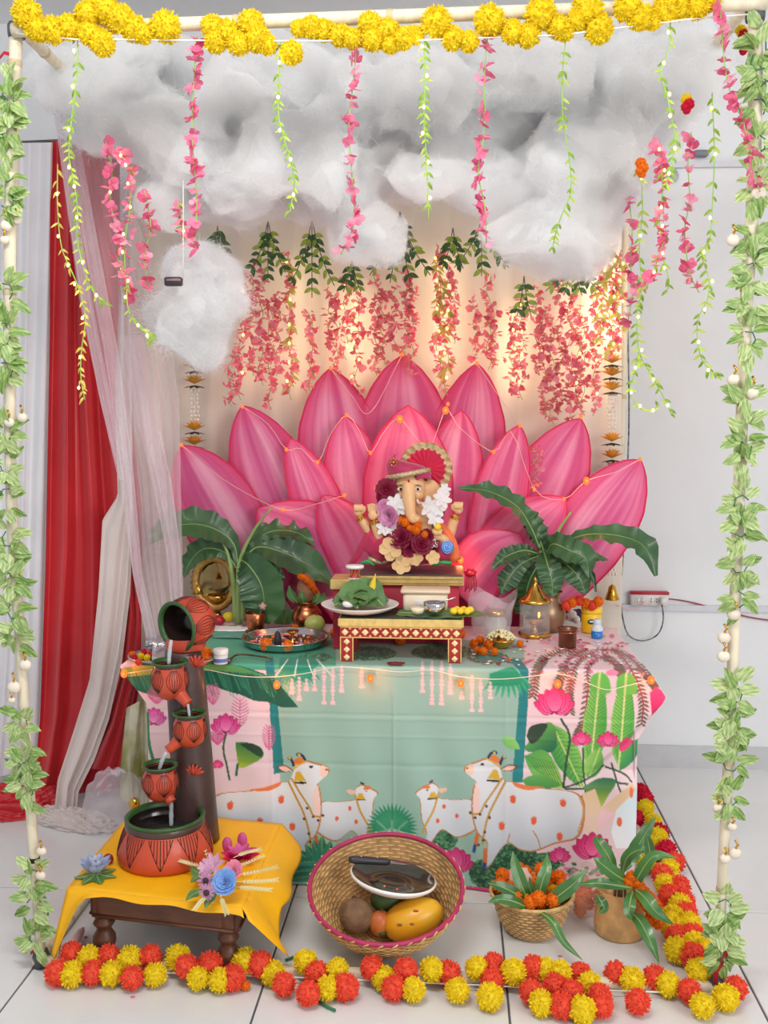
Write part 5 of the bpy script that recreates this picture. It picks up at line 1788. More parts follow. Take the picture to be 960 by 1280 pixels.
# ================================================================== BANANA PLANTS
ban_m = mat('banana_leaf', (40, 76, 46), rough=0.4, var=0.18, scale=5, rgb2=(66, 106, 60), trans=0.12, coat=0.15)
rib_g = mat('banana_midrib', (138, 164, 96), rough=0.4)


def blade(root, mid, widths, name='leaf', facing=(0, -1, 0.5), fold=0.25, material=None, ribm=None, n=26, wav=0.012):
    """long leaf: midrib through world points, half widths along it, parted by a midrib ridge"""
    q = catmull(mid, n)
    wd = np.interp(np.linspace(0, 1, n), np.linspace(0, 1, len(widths)), widths)
    rows = []
    fv = Vector(facing)
    for i in range(n):
        t_ = (q[min(i + 1, n - 1)] - q[max(i - 1, 0)]).normalized()
        s = t_.cross(fv)
        if s.length < 1e-4:
            s = t_.cross(Vector((0, 0, 1)))
        s.normalize()
        nn_ = s.cross(t_).normalized()
        w_ = max(0.0008, wd[i])
        wv = wav * math.sin(i * 1.9 + w_ * 90) * min(1, w_ / 0.03)
        rows.append([q[i] + s * w_ * k + nn_ * (fold * w_ * (abs(k) ** 1.3) + wv * abs(k) * (1 if k > 0 else -.7)) for k in (-1, -.66, -.33, 0, .33, .66, 1)])
    o_ = MB().grid(rows).build(name, material or ban_m, root)
    MB().tube([q[i] - (rows[i][3] - q[i]) for i in range(n)], [max(0.0007, 0.0034 * (1 - i / n)) for i in range(n)], 6).build('midrib', ribm or rib_g, o_)
    return o_


def plant(label, base, leaves, stalk_r=0.016):
    g = thing('banana_plant', label, 'plant', base)
    for (pts, dep, wds, face) in leaves:
        blade(g, [W(a, b, y=d_) for (a, b), d_ in zip(pts, dep)], [w_ * S(3.3) * 1.12 for w_ in wds], facing=face)
    return g


D = 3.40
g = plant('banana plant with broad dark leaves at the left of the idol', W(298, 770, y=D), [
    ([(298, 712), (292, 680), (270, 662), (240, 655), (205, 662), (188, 680)], [D, D, D - .02, D - .05, D - .08, D - .1], [2, 7, 17, 20, 14, 1], (0.1, -1, 0.6)),
    ([(296, 710), (280, 690), (255, 686), (238, 702), (230, 722)], [D, D + .01, D + .02, D + .02, D + .02], [2, 8, 15, 11, 1], (-.3, -1, 0.3)),
    ([(302, 706), (315, 680), (340, 664), (372, 666), (394, 682)], [D, D + .03, D + .05, D + .05, D + .03], [2, 8, 14, 13, 1], (0, -1, 0.8)),
    ([(304, 700), (322, 684), (352, 690), (385, 706), (418, 730)], [D, D + .01, D + .01, D + .01, D + .01], [2, 12, 19, 20, 2], (-.2, -1, 0.7)),
    ([(302, 700), (312, 708), (326, 730), (330, 755), (324, 776)], [D, D - .06, D - .09, D - .1, D - .1], [3, 18, 26, 25, 12], (0, -1, 0.1)),
    ([(306, 704), (326, 706), (345, 716), (356, 722)], [D, D - .02, D - .03, D - .04], [2, 8, 8, 1], (0, -1, 0.4))])
for pts in ([(298, 780), (298, 735), (300, 700), (318, 662), (340, 634)], [(295, 775), (292, 730), (284, 690), (272, 668)], [(304, 775), (304, 720), (306, 698)]):
    MB().tube(catmull([W(a, b, y=D) for a, b in pts], 14), [x for x in np.linspace(0.012, 0.003, 14)], 8).build('stalk', rib_g, g)
D = 3.40
g = plant('banana plant with arching leaves in a pot at the right of the idol', W(683, 770, y=D), [
    ([(676, 690), (664, 660), (645, 632), (610, 614), (572, 610)], [D, D - .02, D - .05, D - .08, D - .1], [2, 8, 13, 11, 1], (0.2, -1, 0.8)),
    ([(680, 690), (672, 668), (660, 648), (648, 640)], [D, D, D - .02, D - .03], [3, 13, 12, 2], (0.3, -1, 0.4)),
    ([(688, 688), (705, 678), (735, 668), (775, 670), (806, 684), (820, 720)], [D, D - .02, D - .06, D - .1, D - .13, D - .15], [2, 4, 9, 14, 14, 2], (-.1, -1, 0.9)),
    ([(684, 690), (692, 680), (712, 688), (732, 698), (736, 722)], [D, D - .05, D - .09, D - .11, D - .12], [3, 13, 15, 13, 1], (-.2, -1, 0.5)),
    ([(672, 692), (655, 688), (632, 696), (614, 712)], [D, D - .03, D - .06, D - .08], [2, 8, 10, 1], (0, -1, .6)),
    ([(674, 694), (650, 706), (634, 726), (626, 742)], [D, D - .03, D - .05, D - .06], [2, 10, 13, 2], (.2, -1, .3)),
    ([(680, 690), (684, 704), (690, 726), (690, 745)], [D, D - .06, D - .09, D - .1], [3, 14, 14, 4], (0, -1, .1)),
    ([(688, 694), (708, 706), (724, 722), (732, 742)], [D, D - .06, D - .1, D - .12], [2, 11, 15, 4], (-.2, -1, .4)),
    ([(690, 692), (714, 690), (742, 696), (760, 700)], [D, D - .02, D - .04, D - .04], [2, 6, 6, 1], (0, -1, .7)),
    ([(690, 696), (716, 708), (738, 716), (745, 740)], [D, D - .01, D - .02, D - .03], [2, 4, 4, 1], (0, -1, .4)),
    ([(676, 700), (662, 726), (656, 752), (652, 768)], [D, D - .02, D - .03, D - .03], [3, 12, 16, 8], (.2, -1, .1))])
for pts in ([(682, 770), (682, 720), (686, 690), (700, 660), (714, 640)], [(680, 770), (680, 715), (676, 690), (664, 655)], [(686, 765), (688, 715), (694, 685), (720, 672)]):
    MB().tube(catmull([W(a, b, y=D) for a, b in pts], 14), [x for x in np.linspace(0.013, 0.003, 14)], 8).build('stalk', rib_g, g)

# ================================================================== THINGS ON THE TABLE
brass = mat('brass', (206, 160, 74), rough=0.22, metal=1.0, var=0.12, scale=14)
copper = mat('copper', (188, 112, 76), rough=0.28, metal=1.0, var=0.16, scale=14)
steel = mat('stainless_steel', (206, 206, 208), rough=0.16, metal=1.0, var=0.04)
white_pl = mat('white_plastic', (238, 236, 232), rough=0.35, var=0.02)


def OT(px, py):
    """the point of the table top that shows at this picture point"""
    return W(px, py, z=TZ)


def lathe_obj(name, prof, c, m_, parent=None, n=28, rot=None, **kw):
    return MB().lathe(prof, n, TRS(c, rot), **kw).build(name, m_, parent)


# --- patterned low chowki
cw0, cw1, cyf, cyb = XAT(425, 2.93, .74), XAT(577, 2.93, .74), 2.930, 3.10
cz = W(500, 774, y=2.93).z
ch = thing('chowki', 'low gold and red diamond patterned offering stool on the tablecloth', 'stool', ((cw0 + cw1) / 2, 3.0, TZ))
gold_paint = mat('gold_cloth_trim', (212, 186, 112), rough=0.45, var=0.12, scale=60)
red_paint = mat('dark_red_pattern', (150, 34, 36), rough=0.5, var=0.1)
cream_paint = mat('cream_diamond', (238, 216, 160), rough=0.5, var=0.08)
cxm, cwd = (cw0 + cw1) / 2, cw1 - cw0
MB().box((cxm, (cyf + cyb) / 2, cz - 0.012), (cwd + 0.012, cyb - cyf + 0.012, 0.024), bev=0.003).build('top', gold_paint, ch, smooth=False)
MB().box((cxm, (cyf + cyb) / 2, cz + 0.0008), (cwd, cyb - cyf, 0.002)).build('top_cover', mat('dark_green_cover', (70, 66, 56), rough=0.5), ch, smooth=False)
ap = MB().box((cxm, cyf + 0.006, cz - 0.041), (cwd, 0.012, 0.034)).build('apron', red_paint, ch, smooth=False)
for zz in (cz - 0.0255, cz - 0.0565):
    MB().box((cxm, cyf - 0.0008, zz), (cwd, 0.002, 0.003)).build('gold_line', gold_paint, ap, smooth=False)
dm = MB().add([(0, 0, 1), (1, 0, 0), (0, 0, -1), (-1, 0, 0), (0, -.35, 0)], [(0, 4, 1), (1, 4, 2), (2, 4, 3), (3, 4, 0)]).mesh('diamond', cream_paint, smooth=False)
hd_ = MB().add([(0, 0, 1), (1, 0, 0), (0, 0, -1), (-1, 0, 0), (0, -.35, 0)], [(0, 4, 1), (1, 4, 2), (2, 4, 3), (3, 4, 0)]).mesh('diamond', gold_paint, smooth=False)
nd = 12
for k in range(nd):
    x = cw0 + cwd * (k + 0.5) / nd
    put('diamond', dm, ap, TRS((x, cyf - 0.0005, cz - 0.041), None, 0.0105))
    for zz in (cz - 0.0295, cz - 0.0525):
        if k < nd - 1:
            put('diamond', hd_, ap, TRS((cw0 + cwd * (k + 1) / nd, cyf - 0.0005, zz), None, 0.0042))
for x in (cw0 + 0.020, cw1 - 0.020):
    for y in (cyf + 0.016, cyb - 0.016):
        lz = (cz - 0.058 + TZ) / 2
        lg = MB().box((x, y, lz), (0.040, 0.032, cz - 0.058 - TZ)).build('leg', red_paint, ch, smooth=False)
        if y < 3.0:
            for k in range(3):
                put('diamond', dm, lg, TRS((x, y - 0.0165, TZ + (cz - 0.058 - TZ) * (k + 0.5) / 3), None, 0.0098))
            for sx in (-1, 1):
                MB().box((x + sx * 0.0185, y - 0.0166, lz), (0.003, 0.002, cz - 0.058 - TZ)).build('gold_line', gold_paint, lg, smooth=False)
CZT = cz + 0.002

# white plate with folded leaves
pc = Vector((XAT(450, 3.02, CZT), 3.02, CZT))
pl_ = thing('leaf_plate', 'white oval plate heaped with green leaves on the chowki', 'plate', pc)
MB().lathe([(0, 0.004), (.075, .004), (.10, .014), (.117, .024), (.119, .027), (.115, .027), (.098, .018), (.074, .008), (0, .008)], 40, TRS(pc)).build('plate', white_pl, pl_)
lf_g = mat('offering_leaf', (66, 104, 58), rough=0.4, var=0.2, rgb2=(102, 140, 82), scale=8, trans=0.1)
for k, (a0, a1, lft, w_) in enumerate(((-2.6, .2, .020, .050), (-.5, 2.5, .034, .05), (1.2, 4.0, .022, .045), (2.8, 5.4, .026, .05), (-1.6, 1.2, .010, .045), (.3, 3.1, .050, .028))):
    p0 = pc + Vector((.085 * math.cos(a0), .07 * math.sin(a0), .026))
    p1 = pc + Vector((.085 * math.cos(a1), .07 * math.sin(a1), .03))
    mid = (p0 + p1) / 2 + Vector((0, 0, lft))
    blade(pl_, [p0, p0.lerp(mid, .6) + Vector((0, 0, .012)), mid, p1.lerp(mid, .4), p1], [.01, w_, w_, w_ * .8, .004], 'folded_leaf', (0, -.6, 1), .3, lf_g, rib_g, 16, 0.004)
MB().ell(pc + Vector((-.03, -.05, .035)), (.02, .012, .012), 10, 6).build('white_offering', white_pl, pl_)
# damaru drum and yellow cone flower on the gold stand
dc = Vector((XAT(444, 3.11, .9), 3.10, pz2))
dr = thing('damaru_drum', 'tiny red hourglass drum with white heads on the gold stand', 'drum', dc)
MB().lathe([(.019, .004), (.011, .018), (.019, .034)], 20, TRS(dc)).build('drum_body', mat('red_lacquer', (184, 30, 40), rough=0.3), dr)
MB().lathe([(0, .034), (.028, .034), (.029, .040), (.027, .043), (0, .043)], 20, TRS(dc)).build('drum_head', white_pl, dr)
MB().lathe([(0, .0), (.020, .0), (.021, .004), (0, .006)], 20, TRS(dc)).build('drum_head', white_pl, dr)
b = MB()
for k in range(10):
    a = 2 * PI * k / 10
    b.tube([dc + Vector((.020 * math.cos(a), .020 * math.sin(a), .006)), dc + Vector((.013 * math.cos(a + .3), .013 * math.sin(a + .3), .018)), dc + Vector((.021 * math.cos(a + .6), .021 * math.sin(a + .6), .034))], .0009, 4)
b.build('cord', goldp_m, dr)
yb = pc + Vector((.035, .01, .055))
tag(MB().tube(catmull([yb, yb + Vector((.004, 0, .03)), yb + Vector((.012, 0, .062))], 8), [.013, .014, .013, .011, .009, .006, .003, .001], 10).build('yellow_bud', mat('yellow_bud', (236, 196, 40), rough=0.5)), 'pointed yellow flower bud standing on the leaf plate', 'flower')
# food box with lid
bc = Vector((XAT(532, 3.06, CZT), 3.055, CZT))
fb = thing('food_box', 'cream plastic food box with lid at the back of the chowki', 'box', bc)
MB().box(bc + Vector((0, 0, .030)), (.135, .075, .060), bev=.008).build('tub', mat('cream_plastic', (238, 218, 194), rough=0.4, var=.03), fb)
MB().box(bc + Vector((0, 0, .065)), (.150, .088, .012), bev=.004).build('lid', mat('cream_lid', (232, 208, 178), rough=0.4, var=.03), fb)
MB().box(bc + Vector((0.01, -.0385, .026)), (.08, .002, .024)).build('sticker', white_pl, fb)
# leaf with small bowl and sweets
lc = Vector((XAT(552, 2.985, CZT), 2.985, CZT))
lt = thing('banana_leaf_mat', 'cut banana leaf hanging over the right end of the chowki', 'leaf', lc)
blade(lt, [Vector((XAT(497, 3.0, CZT), 3.0, CZT + .004)), Vector((XAT(540, 2.985, CZT), 2.985, CZT + .005)), Vector((XAT(580, 2.985, CZT), 2.985, CZT + .008)), Vector((XAT(607, 2.98, CZT), 2.98, CZT + .004))], [.03, .055, .05, .012], 'leaf_blade', (0, -.1, 1), .03, lf_g, rib_g, 18, .002)
sb = Vector((XAT(543, 2.965, CZT), 2.965, CZT + .013))
bw = thing('steel_bowl', 'small grey steel bowl with spoon on the banana leaf', 'bowl', sb)
MB().lathe([(0, 0), (.024, 0), (.031, .010), (.034, .030), (.0325, .031), (.029, .011), (0, .004)], 26, TRS(sb)).build('bowl', steel, bw)
MB().lathe([(0, .022), (.031, .022)], 26, TRS(sb)).build('curd', mat('grey_liquid', (150, 150, 148), rough=.2), bw)
MB().tube([sb + Vector((-.005, 0, .024)), sb + Vector((.03, -.005, .036)), sb + Vector((.062, -.008, .048))], [.004, .0022, .0026], 8).build('spoon', steel, bw)
rs = random.Random(3)
for k in range(6):
    c = Vector((XAT(567 + 5.2 * k * .8, 2.97, CZT), 2.955 + .022 * (k % 2), CZT + .020))
    tag(MB().ell(c, (.0115, .0115, .0105), 12, 8).build('yellow_sweet', mat('yellow_ladoo', (238, 204, 40), rough=.6, bump=.3, bscale=120)), 'round yellow sweet lying on the banana leaf by the steel bowl', 'sweet', 'yellow sweets on the banana leaf')
c = Vector((XAT(522, 2.955, CZT), 2.957, CZT + .012))
kt = thing('paper_cup', 'cream paper cup cake lying left of the steel bowl', 'cup', c)
MB().lathe([(0, 0), (.016, 0), (.023, .016), (.022, .017), (0, .013)], 22, TRS(c), wob=lambda a, z: 1 + .04 * math.cos(14 * a)).build('cup', mat('cream_paper', (236, 222, 190)), kt)
MB().ell(c + Vector((0, 0, .014)), (.017, .017, .006), 14, 6).build('filling', mat('pale_filling', (222, 206, 168)), kt)
# dark red leaf at the cloth edge and a marigold under the chowki
c = W(495, 834, y=2.90)
tag(MB().ell(Vector((c.x, 2.895, TZ + .004)), (.026, .012, .004), 14, 6, fn=lambda d: 1 + .25 * math.sin(5 * math.atan2(d.y, d.x))).build('betel_leaf_scrap', mat('dark_red_leaf', (112, 34, 36), rough=.5)), 'dark red leaf scrap on the front edge of the tablecloth', 'leaf')
for a, b_, lab in ((501, 800, 'orange marigold under the chowki'), (368, 787, 'orange marigold between the steel plate and the guava'), (575, 793, 'orange marigold behind the right leg of the chowki'), (419, 792, 'orange marigold beside the left leg of the chowki')):
    tag(put('marigold', POM['o'][0], None, TRS(OT(a, b_ + 6) + Vector((0, 0, .017)), None, .019)), lab, 'flower')

# kalash: copper pot with mango leaves, coconut and marigold string
kc = OT(382, 789)
kc.y += .03
ks = thing('kalash_pot', 'copper pot topped with coconut, leaves and a marigold string', 'pot', kc)
u2 = S(kc.y)
MB().lathe([(0, 0), (.030, 0), (.036, .004), (.048, .022), (.053, .042), (.050, .060), (.040, .074), (.034, .082), (.037, .092), (.046, .098), (.044, .1), (.034, .094), (.030, .084), (0, .08)], 32, TRS(kc)).build('pot', copper, ks)
coc = kc + Vector((0, 0, .135))
MB().ell(coc, (.034, .034, .050), 20, 14, fn=lambda d: 1 + .03 * noise.noise(d * 5) + (.18 * max(0, d.z) ** 8)).build('coconut', mat('coconut_husk', (150, 104, 76), rough=.9, var=.3, scale=40, bump=.4, bscale=90), ks)
mg_m = mat('mango_leaf', (66, 112, 62), rough=.4, var=.2, rgb2=(96, 142, 78), coat=.1)
for k in range(5):
    a = -2.7 + k * 1.0
    p0 = kc + Vector((.03 * math.cos(a), .03 * math.sin(a), .09))
    p2 = kc + Vector((.062 * math.cos(a), .055 * math.sin(a), .155 - .01 * k))
    blade(ks, [p0, (p0 + p2) / 2 + Vector((.008 * math.cos(a), .008 * math.sin(a), 0)), p2], [.006, .017, .001], 'mango_leaf', (0, -1, .3), .2, mg_m, rib_g, 10, 0)
for k in range(30):
    t_ = k / 29
    a = t_ * 4.6 - 2.4
    pp = coc + Vector((.040 * math.cos(a) * (0.6 + .5 * t_), .030 * math.sin(a) - .012, .052 - .085 * t_ + .012 * math.sin(9 * t_)))
    put('marigold', POM['o'][k % 2], ks, TRS(pp, None, .009 + .003 * rs.random()))

# steel thali with flowers
tc0 = OT(357, 806)
th = thing('steel_thali', 'round steel plate with marigolds and puja items on the tablecloth', 'plate', tc0)
MB().lathe([(0, .003), (.118, .003), (.128, .010), (.136, .026), (.139, .027), (.137, .030), (.132, .028), (.124, .012), (.115, .007), (0, .007)], 48, TRS(tc0)).build('plate', steel, th)
bits = [mat('petal_bits_red', (160, 30, 50)), mat('petal_bits_orange', (238, 120, 20)), mat('rice_grains', (236, 226, 206)), mat('petal_bits_brown', (110, 66, 44)), mat('petal_bits_pink', (226, 130, 150))]
for k in range(110):
    a, r_ = rs.uniform(0, 6.28), .11 * math.sqrt(rs.random())
    c = tc0 + Vector((r_ * math.cos(a), r_ * math.sin(a), .010))
    MBx = MB().ell(c, (rs.uniform(.003, .008), rs.uniform(.003, .006), .003), 6, 4)
    if k == 0:
        stuff_mb = MB()
    stuff_mb.mi = rs.randint(0, 4)
    stuff_mb.ell(c, (rs.uniform(.003, .008), rs.uniform(.003, .006), .003), 6, 4)
o = stuff_mb.build('scattered_petals', bits, th)
o['kind'] = 'stuff'


def table_flower(px, py, col, r_, lab, z=0.0):
    p = OT(px, py + 4)
    return tag(put('marigold', POM[col][0], None, TRS(p + Vector((0, 0, r_ * .9 + z)), None, r_)), lab, 'flower')


table_flower(332, 812, 'o', .021, 'orange marigold at the left on the steel plate', .008)
table_flower(360, 813, 'o', .019, 'orange marigold beside the black cone on the steel plate', .008)
c = OT(347, 812) + Vector((0, 0, .008))
tag(MB().lathe([(0, 0), (.011, 0), (.0115, .02), (.008, .045), (.003, .05), (0, .051)], 16, TRS(c)).build('incense_cone', mat('black_incense', (38, 36, 44), rough=.6)), 'black incense cone standing on the steel plate', 'incense')
c = OT(366, 806) + Vector((0, 0, .008))
dl = thing('oil_lamp', 'small brass oil lamp cup standing on the steel plate', 'lamp', c)
MB().lathe([(0, 0), (.012, 0), (.012, .003), (.004, .008), (.003, .022), (.014, .030), (.021, .037), (.020, .038), (.012, .032), (0, .031)], 22, TRS(c)).build('cup', brass, dl)
MB().tube([c + Vector((0, 0, .032)), c + Vector((.006, -.008, .036))], .0015, 6).build('wick', white_pl, dl)
tag(MB().tube(catmull([OT(340, 826) + Vector((0, 0, .008)), OT(300, 822) + Vector((0, 0, .010)), OT(285, 829) + Vector((0, 0, .006))], 10), [.004, .003, .003, .003, .003, .003, .003, .003, .005, .008], 8).build('puja_spoon', mat('dull_bronze', (112, 96, 74), rough=.35, metal=.9)), 'dull bronze spoon lying before the steel plate', 'spoon')
# copper tumbler
c = OT(318, 795) + Vector((0, .02, 0))
tm = thing('copper_tumbler', 'copper tumbler with a withered flower behind the foil tray', 'tumbler', c)
MB().lathe([(0, 0), (.027, 0), (.029, .006), (.031, .05), (.035, .074), (.0335, .075), (.029, .05), (.027, .008), (0, .006)], 28, TRS(c)).build('cup', copper, tm)
MB().tube([c + Vector((.01, 0, .05)), c + Vector((.022, 0, .09))], .002, 6).build('flower_stem', stem_m, tm)
MB().ell(c + Vector((.025, 0, .096)), (.012, .008, .012), 10, 8, fn=lambda d: 1 + .25 * math.sin(5 * math.atan2(d.z, d.x))).build('withered_bloom', mat('withered_pink', (180, 140, 130)), tm)
# guava
c = OT(393, 791)
gv = thing('guava', 'pale green guava beside the copper pot', 'fruit', c)
MB().ell(c + Vector((0, 0, .031)), (.035, .031, .031), 20, 14, fn=lambda d: 1 + .04 * d.x).build('fruit', mat('guava_skin', (206, 204, 122), rough=.4, var=.1, rgb2=(176, 190, 96), scale=16), gv)
MB().tube([c + Vector((.006, -.004, .060)), c + Vector((.010, -.006, .068))], .003, 6).build('stem', brn_m, gv)
# foil trays and white packets
foil = mat('aluminium_foil', (214, 214, 218), rough=.22, metal=.9, var=.06, bump=.5, bscale=60)
for px_, py_, w_, d_, lab in ((287, 797, .125, .085, 'foil tray with white paper on the left of the table'), (252, 774, .075, .05, 'small foil tray half hidden behind the top fountain pot')):
    c = OT(px_, py_) + Vector((0, .02, 0))
    ft = thing('foil_tray', lab, 'tray', c)
    rows = []
    for (ex, zz) in ((.80, .002), (.98, .026), (1.08, .027)):
        rows.append([c + Vector((w_ / 2 * ex * sx, d_ / 2 * ex * sy, zz)) for sx, sy in ((-1, -1), (0, -1.02), (1, -1), (1, 0), (1, 1), (0, 1), (-1, 1), (-1, 0))])
    mb = MB().grid(rows, closed=True)
    mb.f.append(tuple(range(8))[::-1])
    mb.m.append(0)
    mb.build('tray', foil, ft, smooth=False)
    b = MB()
    rows = [[c + Vector((w_ * (i / 7 - .5) * .9, d_ * (j / 5 - .5) * .9, .026 + .008 * noise.noise(Vector((i * .8, j * .9, px_))))) for i in range(8)] for j in range(6)]
    b.grid(rows).build('white_paper', white_pl, ft, solid=.001)
for (a, b_, col, lab) in ((284, 779, (224, 200, 40), 'yellow lime left of the copper tumbler'), (297, 779, (206, 200, 50), 'yellow lime touching the copper tumbler'), (272, 784, (170, 30, 50), 'dark red plum beside the yellow limes')):
    c = OT(a, b_) + Vector((0, .02, .019))
    f_ = thing('lime', lab, 'fruit', c)
    MB().ell(c, (.020, .018, .018), 16, 10, fn=lambda d: 1 + .08 * abs(d.x) ** 6).build('fruit', mat('skin_%d' % a, col, rough=.4, var=.1), f_)
    MB().ell(c + Vector((.020, 0, .003)), .003, 6, 5).build('stem_end', brn_m, f_)
# bowl of marigold petals and a small white jar
c = OT(243, 829)
mb_ = thing('steel_dish', 'shallow steel dish heaped with orange marigolds behind the fountain', 'dish', c)
MB().lathe([(0, .002), (.05, .002), (.066, .016), (.069, .018), (.066, .020), (.05, .008), (0, .006)], 30, TRS(c)).build('dish', steel, mb_)
for k in range(16):
    a, r_ = rs.uniform(0, 6.28), .045 * math.sqrt(rs.random())
    table = c + Vector((r_ * math.cos(a), r_ * math.sin(a), .022 + .022 * (1 - r_ / .05)))
    tag(put('marigold', POM['o'][k % 2], None, TRS(table, None, .017)), 'orange marigold in the heap on the shallow steel dish', 'flower', 'marigolds on the steel dish')
c = OT(276, 829)
jr = thing('paste_jar', 'small white jar with blue band beside the marigold dish', 'jar', c)
MB().lathe([(0, 0), (.020, 0), (.021, .003), (.021, .028), (.0, .028)], 22, TRS(c)).build('jar', mat('white_jar', (226, 222, 220), rough=.3), jr)
MB().lathe([(.0215, .006), (.0218, .012), (.0215, .017)], 22, TRS(c)).build('blue_band', mat('blue_label', (96, 120, 190)), jr)
MB().lathe([(.022, .028), (.0225, .030), (.0225, .042), (.020, .044), (0, .044)], 22, TRS(c)).build('lid', white_pl, jr)
for a, b_ in ((252, 838), (262, 836), (256, 842)):
    pass
# left plate with flowers and foil packet
c = OT(196, 826)
lp = thing('flower_thali', 'steel plate with small flowers at the left corner of the table', 'plate', c)
MB().lathe([(0, .003), (.070, .003), (.082, .016), (.085, .018), (.081, .020), (.068, .007), (0, .007)], 36, TRS(c)).build('plate', steel, lp)
for px_, py_, col in ((176, 820, 'y'), (184, 822, 'y'), (168, 822, 'c'), (173, 828, 'r'), (180, 815, 'c'), (165, 818, 'o'), (188, 818, 'c')):
    tag(put('marigold', POM[col][0], None, TRS(W(px_, py_, z=TZ + .018), None, .011)), {'y': 'tiny yellow', 'c': 'tiny crimson', 'r': 'tiny coral', 'o': 'tiny orange'}[col] + ' flower on the plate at the left table corner', 'flower', 'tiny flowers on the corner plate')
b = MB()
rows = [[W(190 + 38 * i / 7, 826 - 22 * j / 5, z=TZ + .024 + .012 * noise.noise(Vector((i * .9, j, 3)))) for i in range(8)] for j in range(6)]
tag(b.grid(rows).build('foil_packet', foil, solid=.012), 'crumpled foil packet on the plate at the left table corner', 'packet')
rows = [[W(182 + 36 * i / 7, 806 - 14 * j / 5, z=TZ + .03 + .010 * noise.noise(Vector((i * .9, j, 9)))) for i in range(8)] for j in range(6)]
tag(MB().grid(rows).build('foil_packet', foil, solid=.014), 'shiny foil packet behind the left corner plate', 'packet')
# brass mirror stand with diya cup in front
c = OT(268, 778) + Vector((0, .05, 0))
bmr = thing('brass_mirror', 'oval brass mirror stand with scalloped rim at the back left', 'mirror', c)
mc = Vector((XAT(268, c.y, .86), c.y, W(268, 728, y=c.y).z))
uu = S(c.y)
MB().lathe([(0, 0), (.045, 0), (.046, .006), (.015, .016), (.009, .03), (.012, mc.z - 38 * uu - c.z)], 26, TRS(c)).build('foot', brass, bmr)
b = MB()
rows = []
for (k_, dy) in ((1.0, 0.0), (1.0, -.006), (.84, -.010), (.70, -.006), (.68, .0)):
    rows.append([mc + Vector((30 * uu * k_ * math.cos(2 * PI * j / 64) * (1 + (.04 * math.cos(32 * 2 * PI * j / 64) if k_ > .9 else 0)), dy, 38 * uu * k_ * math.sin(2 * PI * j / 64))) for j in range(64)])
b.grid(rows, closed=True).build('rim', mat('aged_gold', (190, 150, 84), rough=.4, metal=.8, var=.2, scale=40, bump=.3, bscale=120), bmr)
MB().ell(mc, (21 * uu, .003, 27 * uu), 26, 10).build('glass', mat('mirror_glass', (150, 128, 84), rough=.08, metal=1.0), bmr)
c = OT(270, 776) + Vector((0, .03, 0))
dy_ = thing('oil_lamp', 'tall brass oil lamp with wide cup before the brass mirror', 'lamp', c)
MB().lathe([(0, 0), (.028, 0), (.029, .004), (.012, .012), (.007, .022), (.010, .028), (.006, .034), (.007, .052), (.026, .060), (.040, .078), (.042, .090), (.040, .090), (.036, .078), (0, .064)], 30, TRS(c)).build('stem_and_cup', brass, dy_)
MB().tube(catmull([c + Vector((-.038, 0, .082)), c + Vector((-.055, 0, .088)), c + Vector((-.062, 0, .104))], 8), [.006, .006, .005, .005, .004, .004, .003, .002], 8).build('spout', brass, dy_)
MB().lathe([(.0, .032), (.008, .030), (.012, .016), (.017, .0), (0, .002)], 18, TRS(Vector((XAT(244, 3.3, .85), 3.34, W(244, 742, y=3.34).z)))).build('hanging_bell', brass, bmr)
# bananas or leaves behind, dark green bundle
c = OT(352, 788) + Vector((0, .06, 0))
lb = thing('betel_leaf_bundle', 'small bundle of dark green leaves behind the copper pot', 'leaf bundle', c)
for k in range(6):
    a = .4 + k * .45
    blade(lb, [c + Vector((0, 0, .01)), c + Vector((.02 * math.cos(a), -.02, .035)), c + Vector((.05 * math.cos(a), -.03, .05 + .02 * math.sin(a)))], [.004, .024, .003], 'leaf', (0, -1, .5), .2, mg_m, rib_g, 9, 0)

# ---- right side of the table
# lantern diya
c = OT(669, 797) + Vector((0, .03, 0))
ln_ = thing('diya_lantern', 'brass oil lamp with glass chimney and pointed brass cap', 'lantern', c)
MB().lathe([(0, 0), (.052, 0), (.055, .004), (.054, .010), (.050, .014), (0, .016)], 36, TRS(c)).build('tray', brass, ln_)
MB().lathe([(0, .014), (.016, .014), (.007, .024), (.007, .034), (.020, .042), (.032, .058), (.031, .060), (.018, .046), (0, .044)], 28, TRS(c)).build('lamp_cup', brass, ln_)
hz = W(669, 752, y=c.y).z - c.z
MB().lathe([(.050, .014), (.050, hz)], 36, TRS(c)).build('glass_chimney', glass_mat('clear_glass', mixf=.80), ln_)
MB().lathe([(.053, hz - .002), (.054, hz + .004), (.048, hz + .010), (.034, hz + .022), (.022, hz + .040), (.010, hz + .056), (.006, hz + .066), (.009, hz + .072), (.004, hz + .080), (0, hz + .086)], 32, TRS(c)).build('cap', brass, ln_)
fl_m = mat('small_flame', (255, 190, 90), emit=(255, 170, 60), estr=4)
MB().ell(c + Vector((.012, -.02, .074)), (.004, .004, .010), 8, 8).build('flame', fl_m, ln_)
# copper cup
c = OT(710, 810) + Vector((0, .02, 0))
cp = thing('copper_cup', 'dark copper cup with turned rim at the right front of the table', 'cup', c)
dkc = mat('aged_copper', (126, 86, 66), rough=.35, metal=.9, var=.2)
MB().lathe([(0, 0), (.027, 0), (.028, .004), (.028, .052), (.0315, .056), (.031, .060), (.026, .057), (.025, .006), (0, .004)], 30, TRS(c)).build('cup', dkc, cp)
MB().lathe([(.0285, .046), (.0292, .048), (.0285, .050)], 30, TRS(c)).build('rim_band', copper, cp)
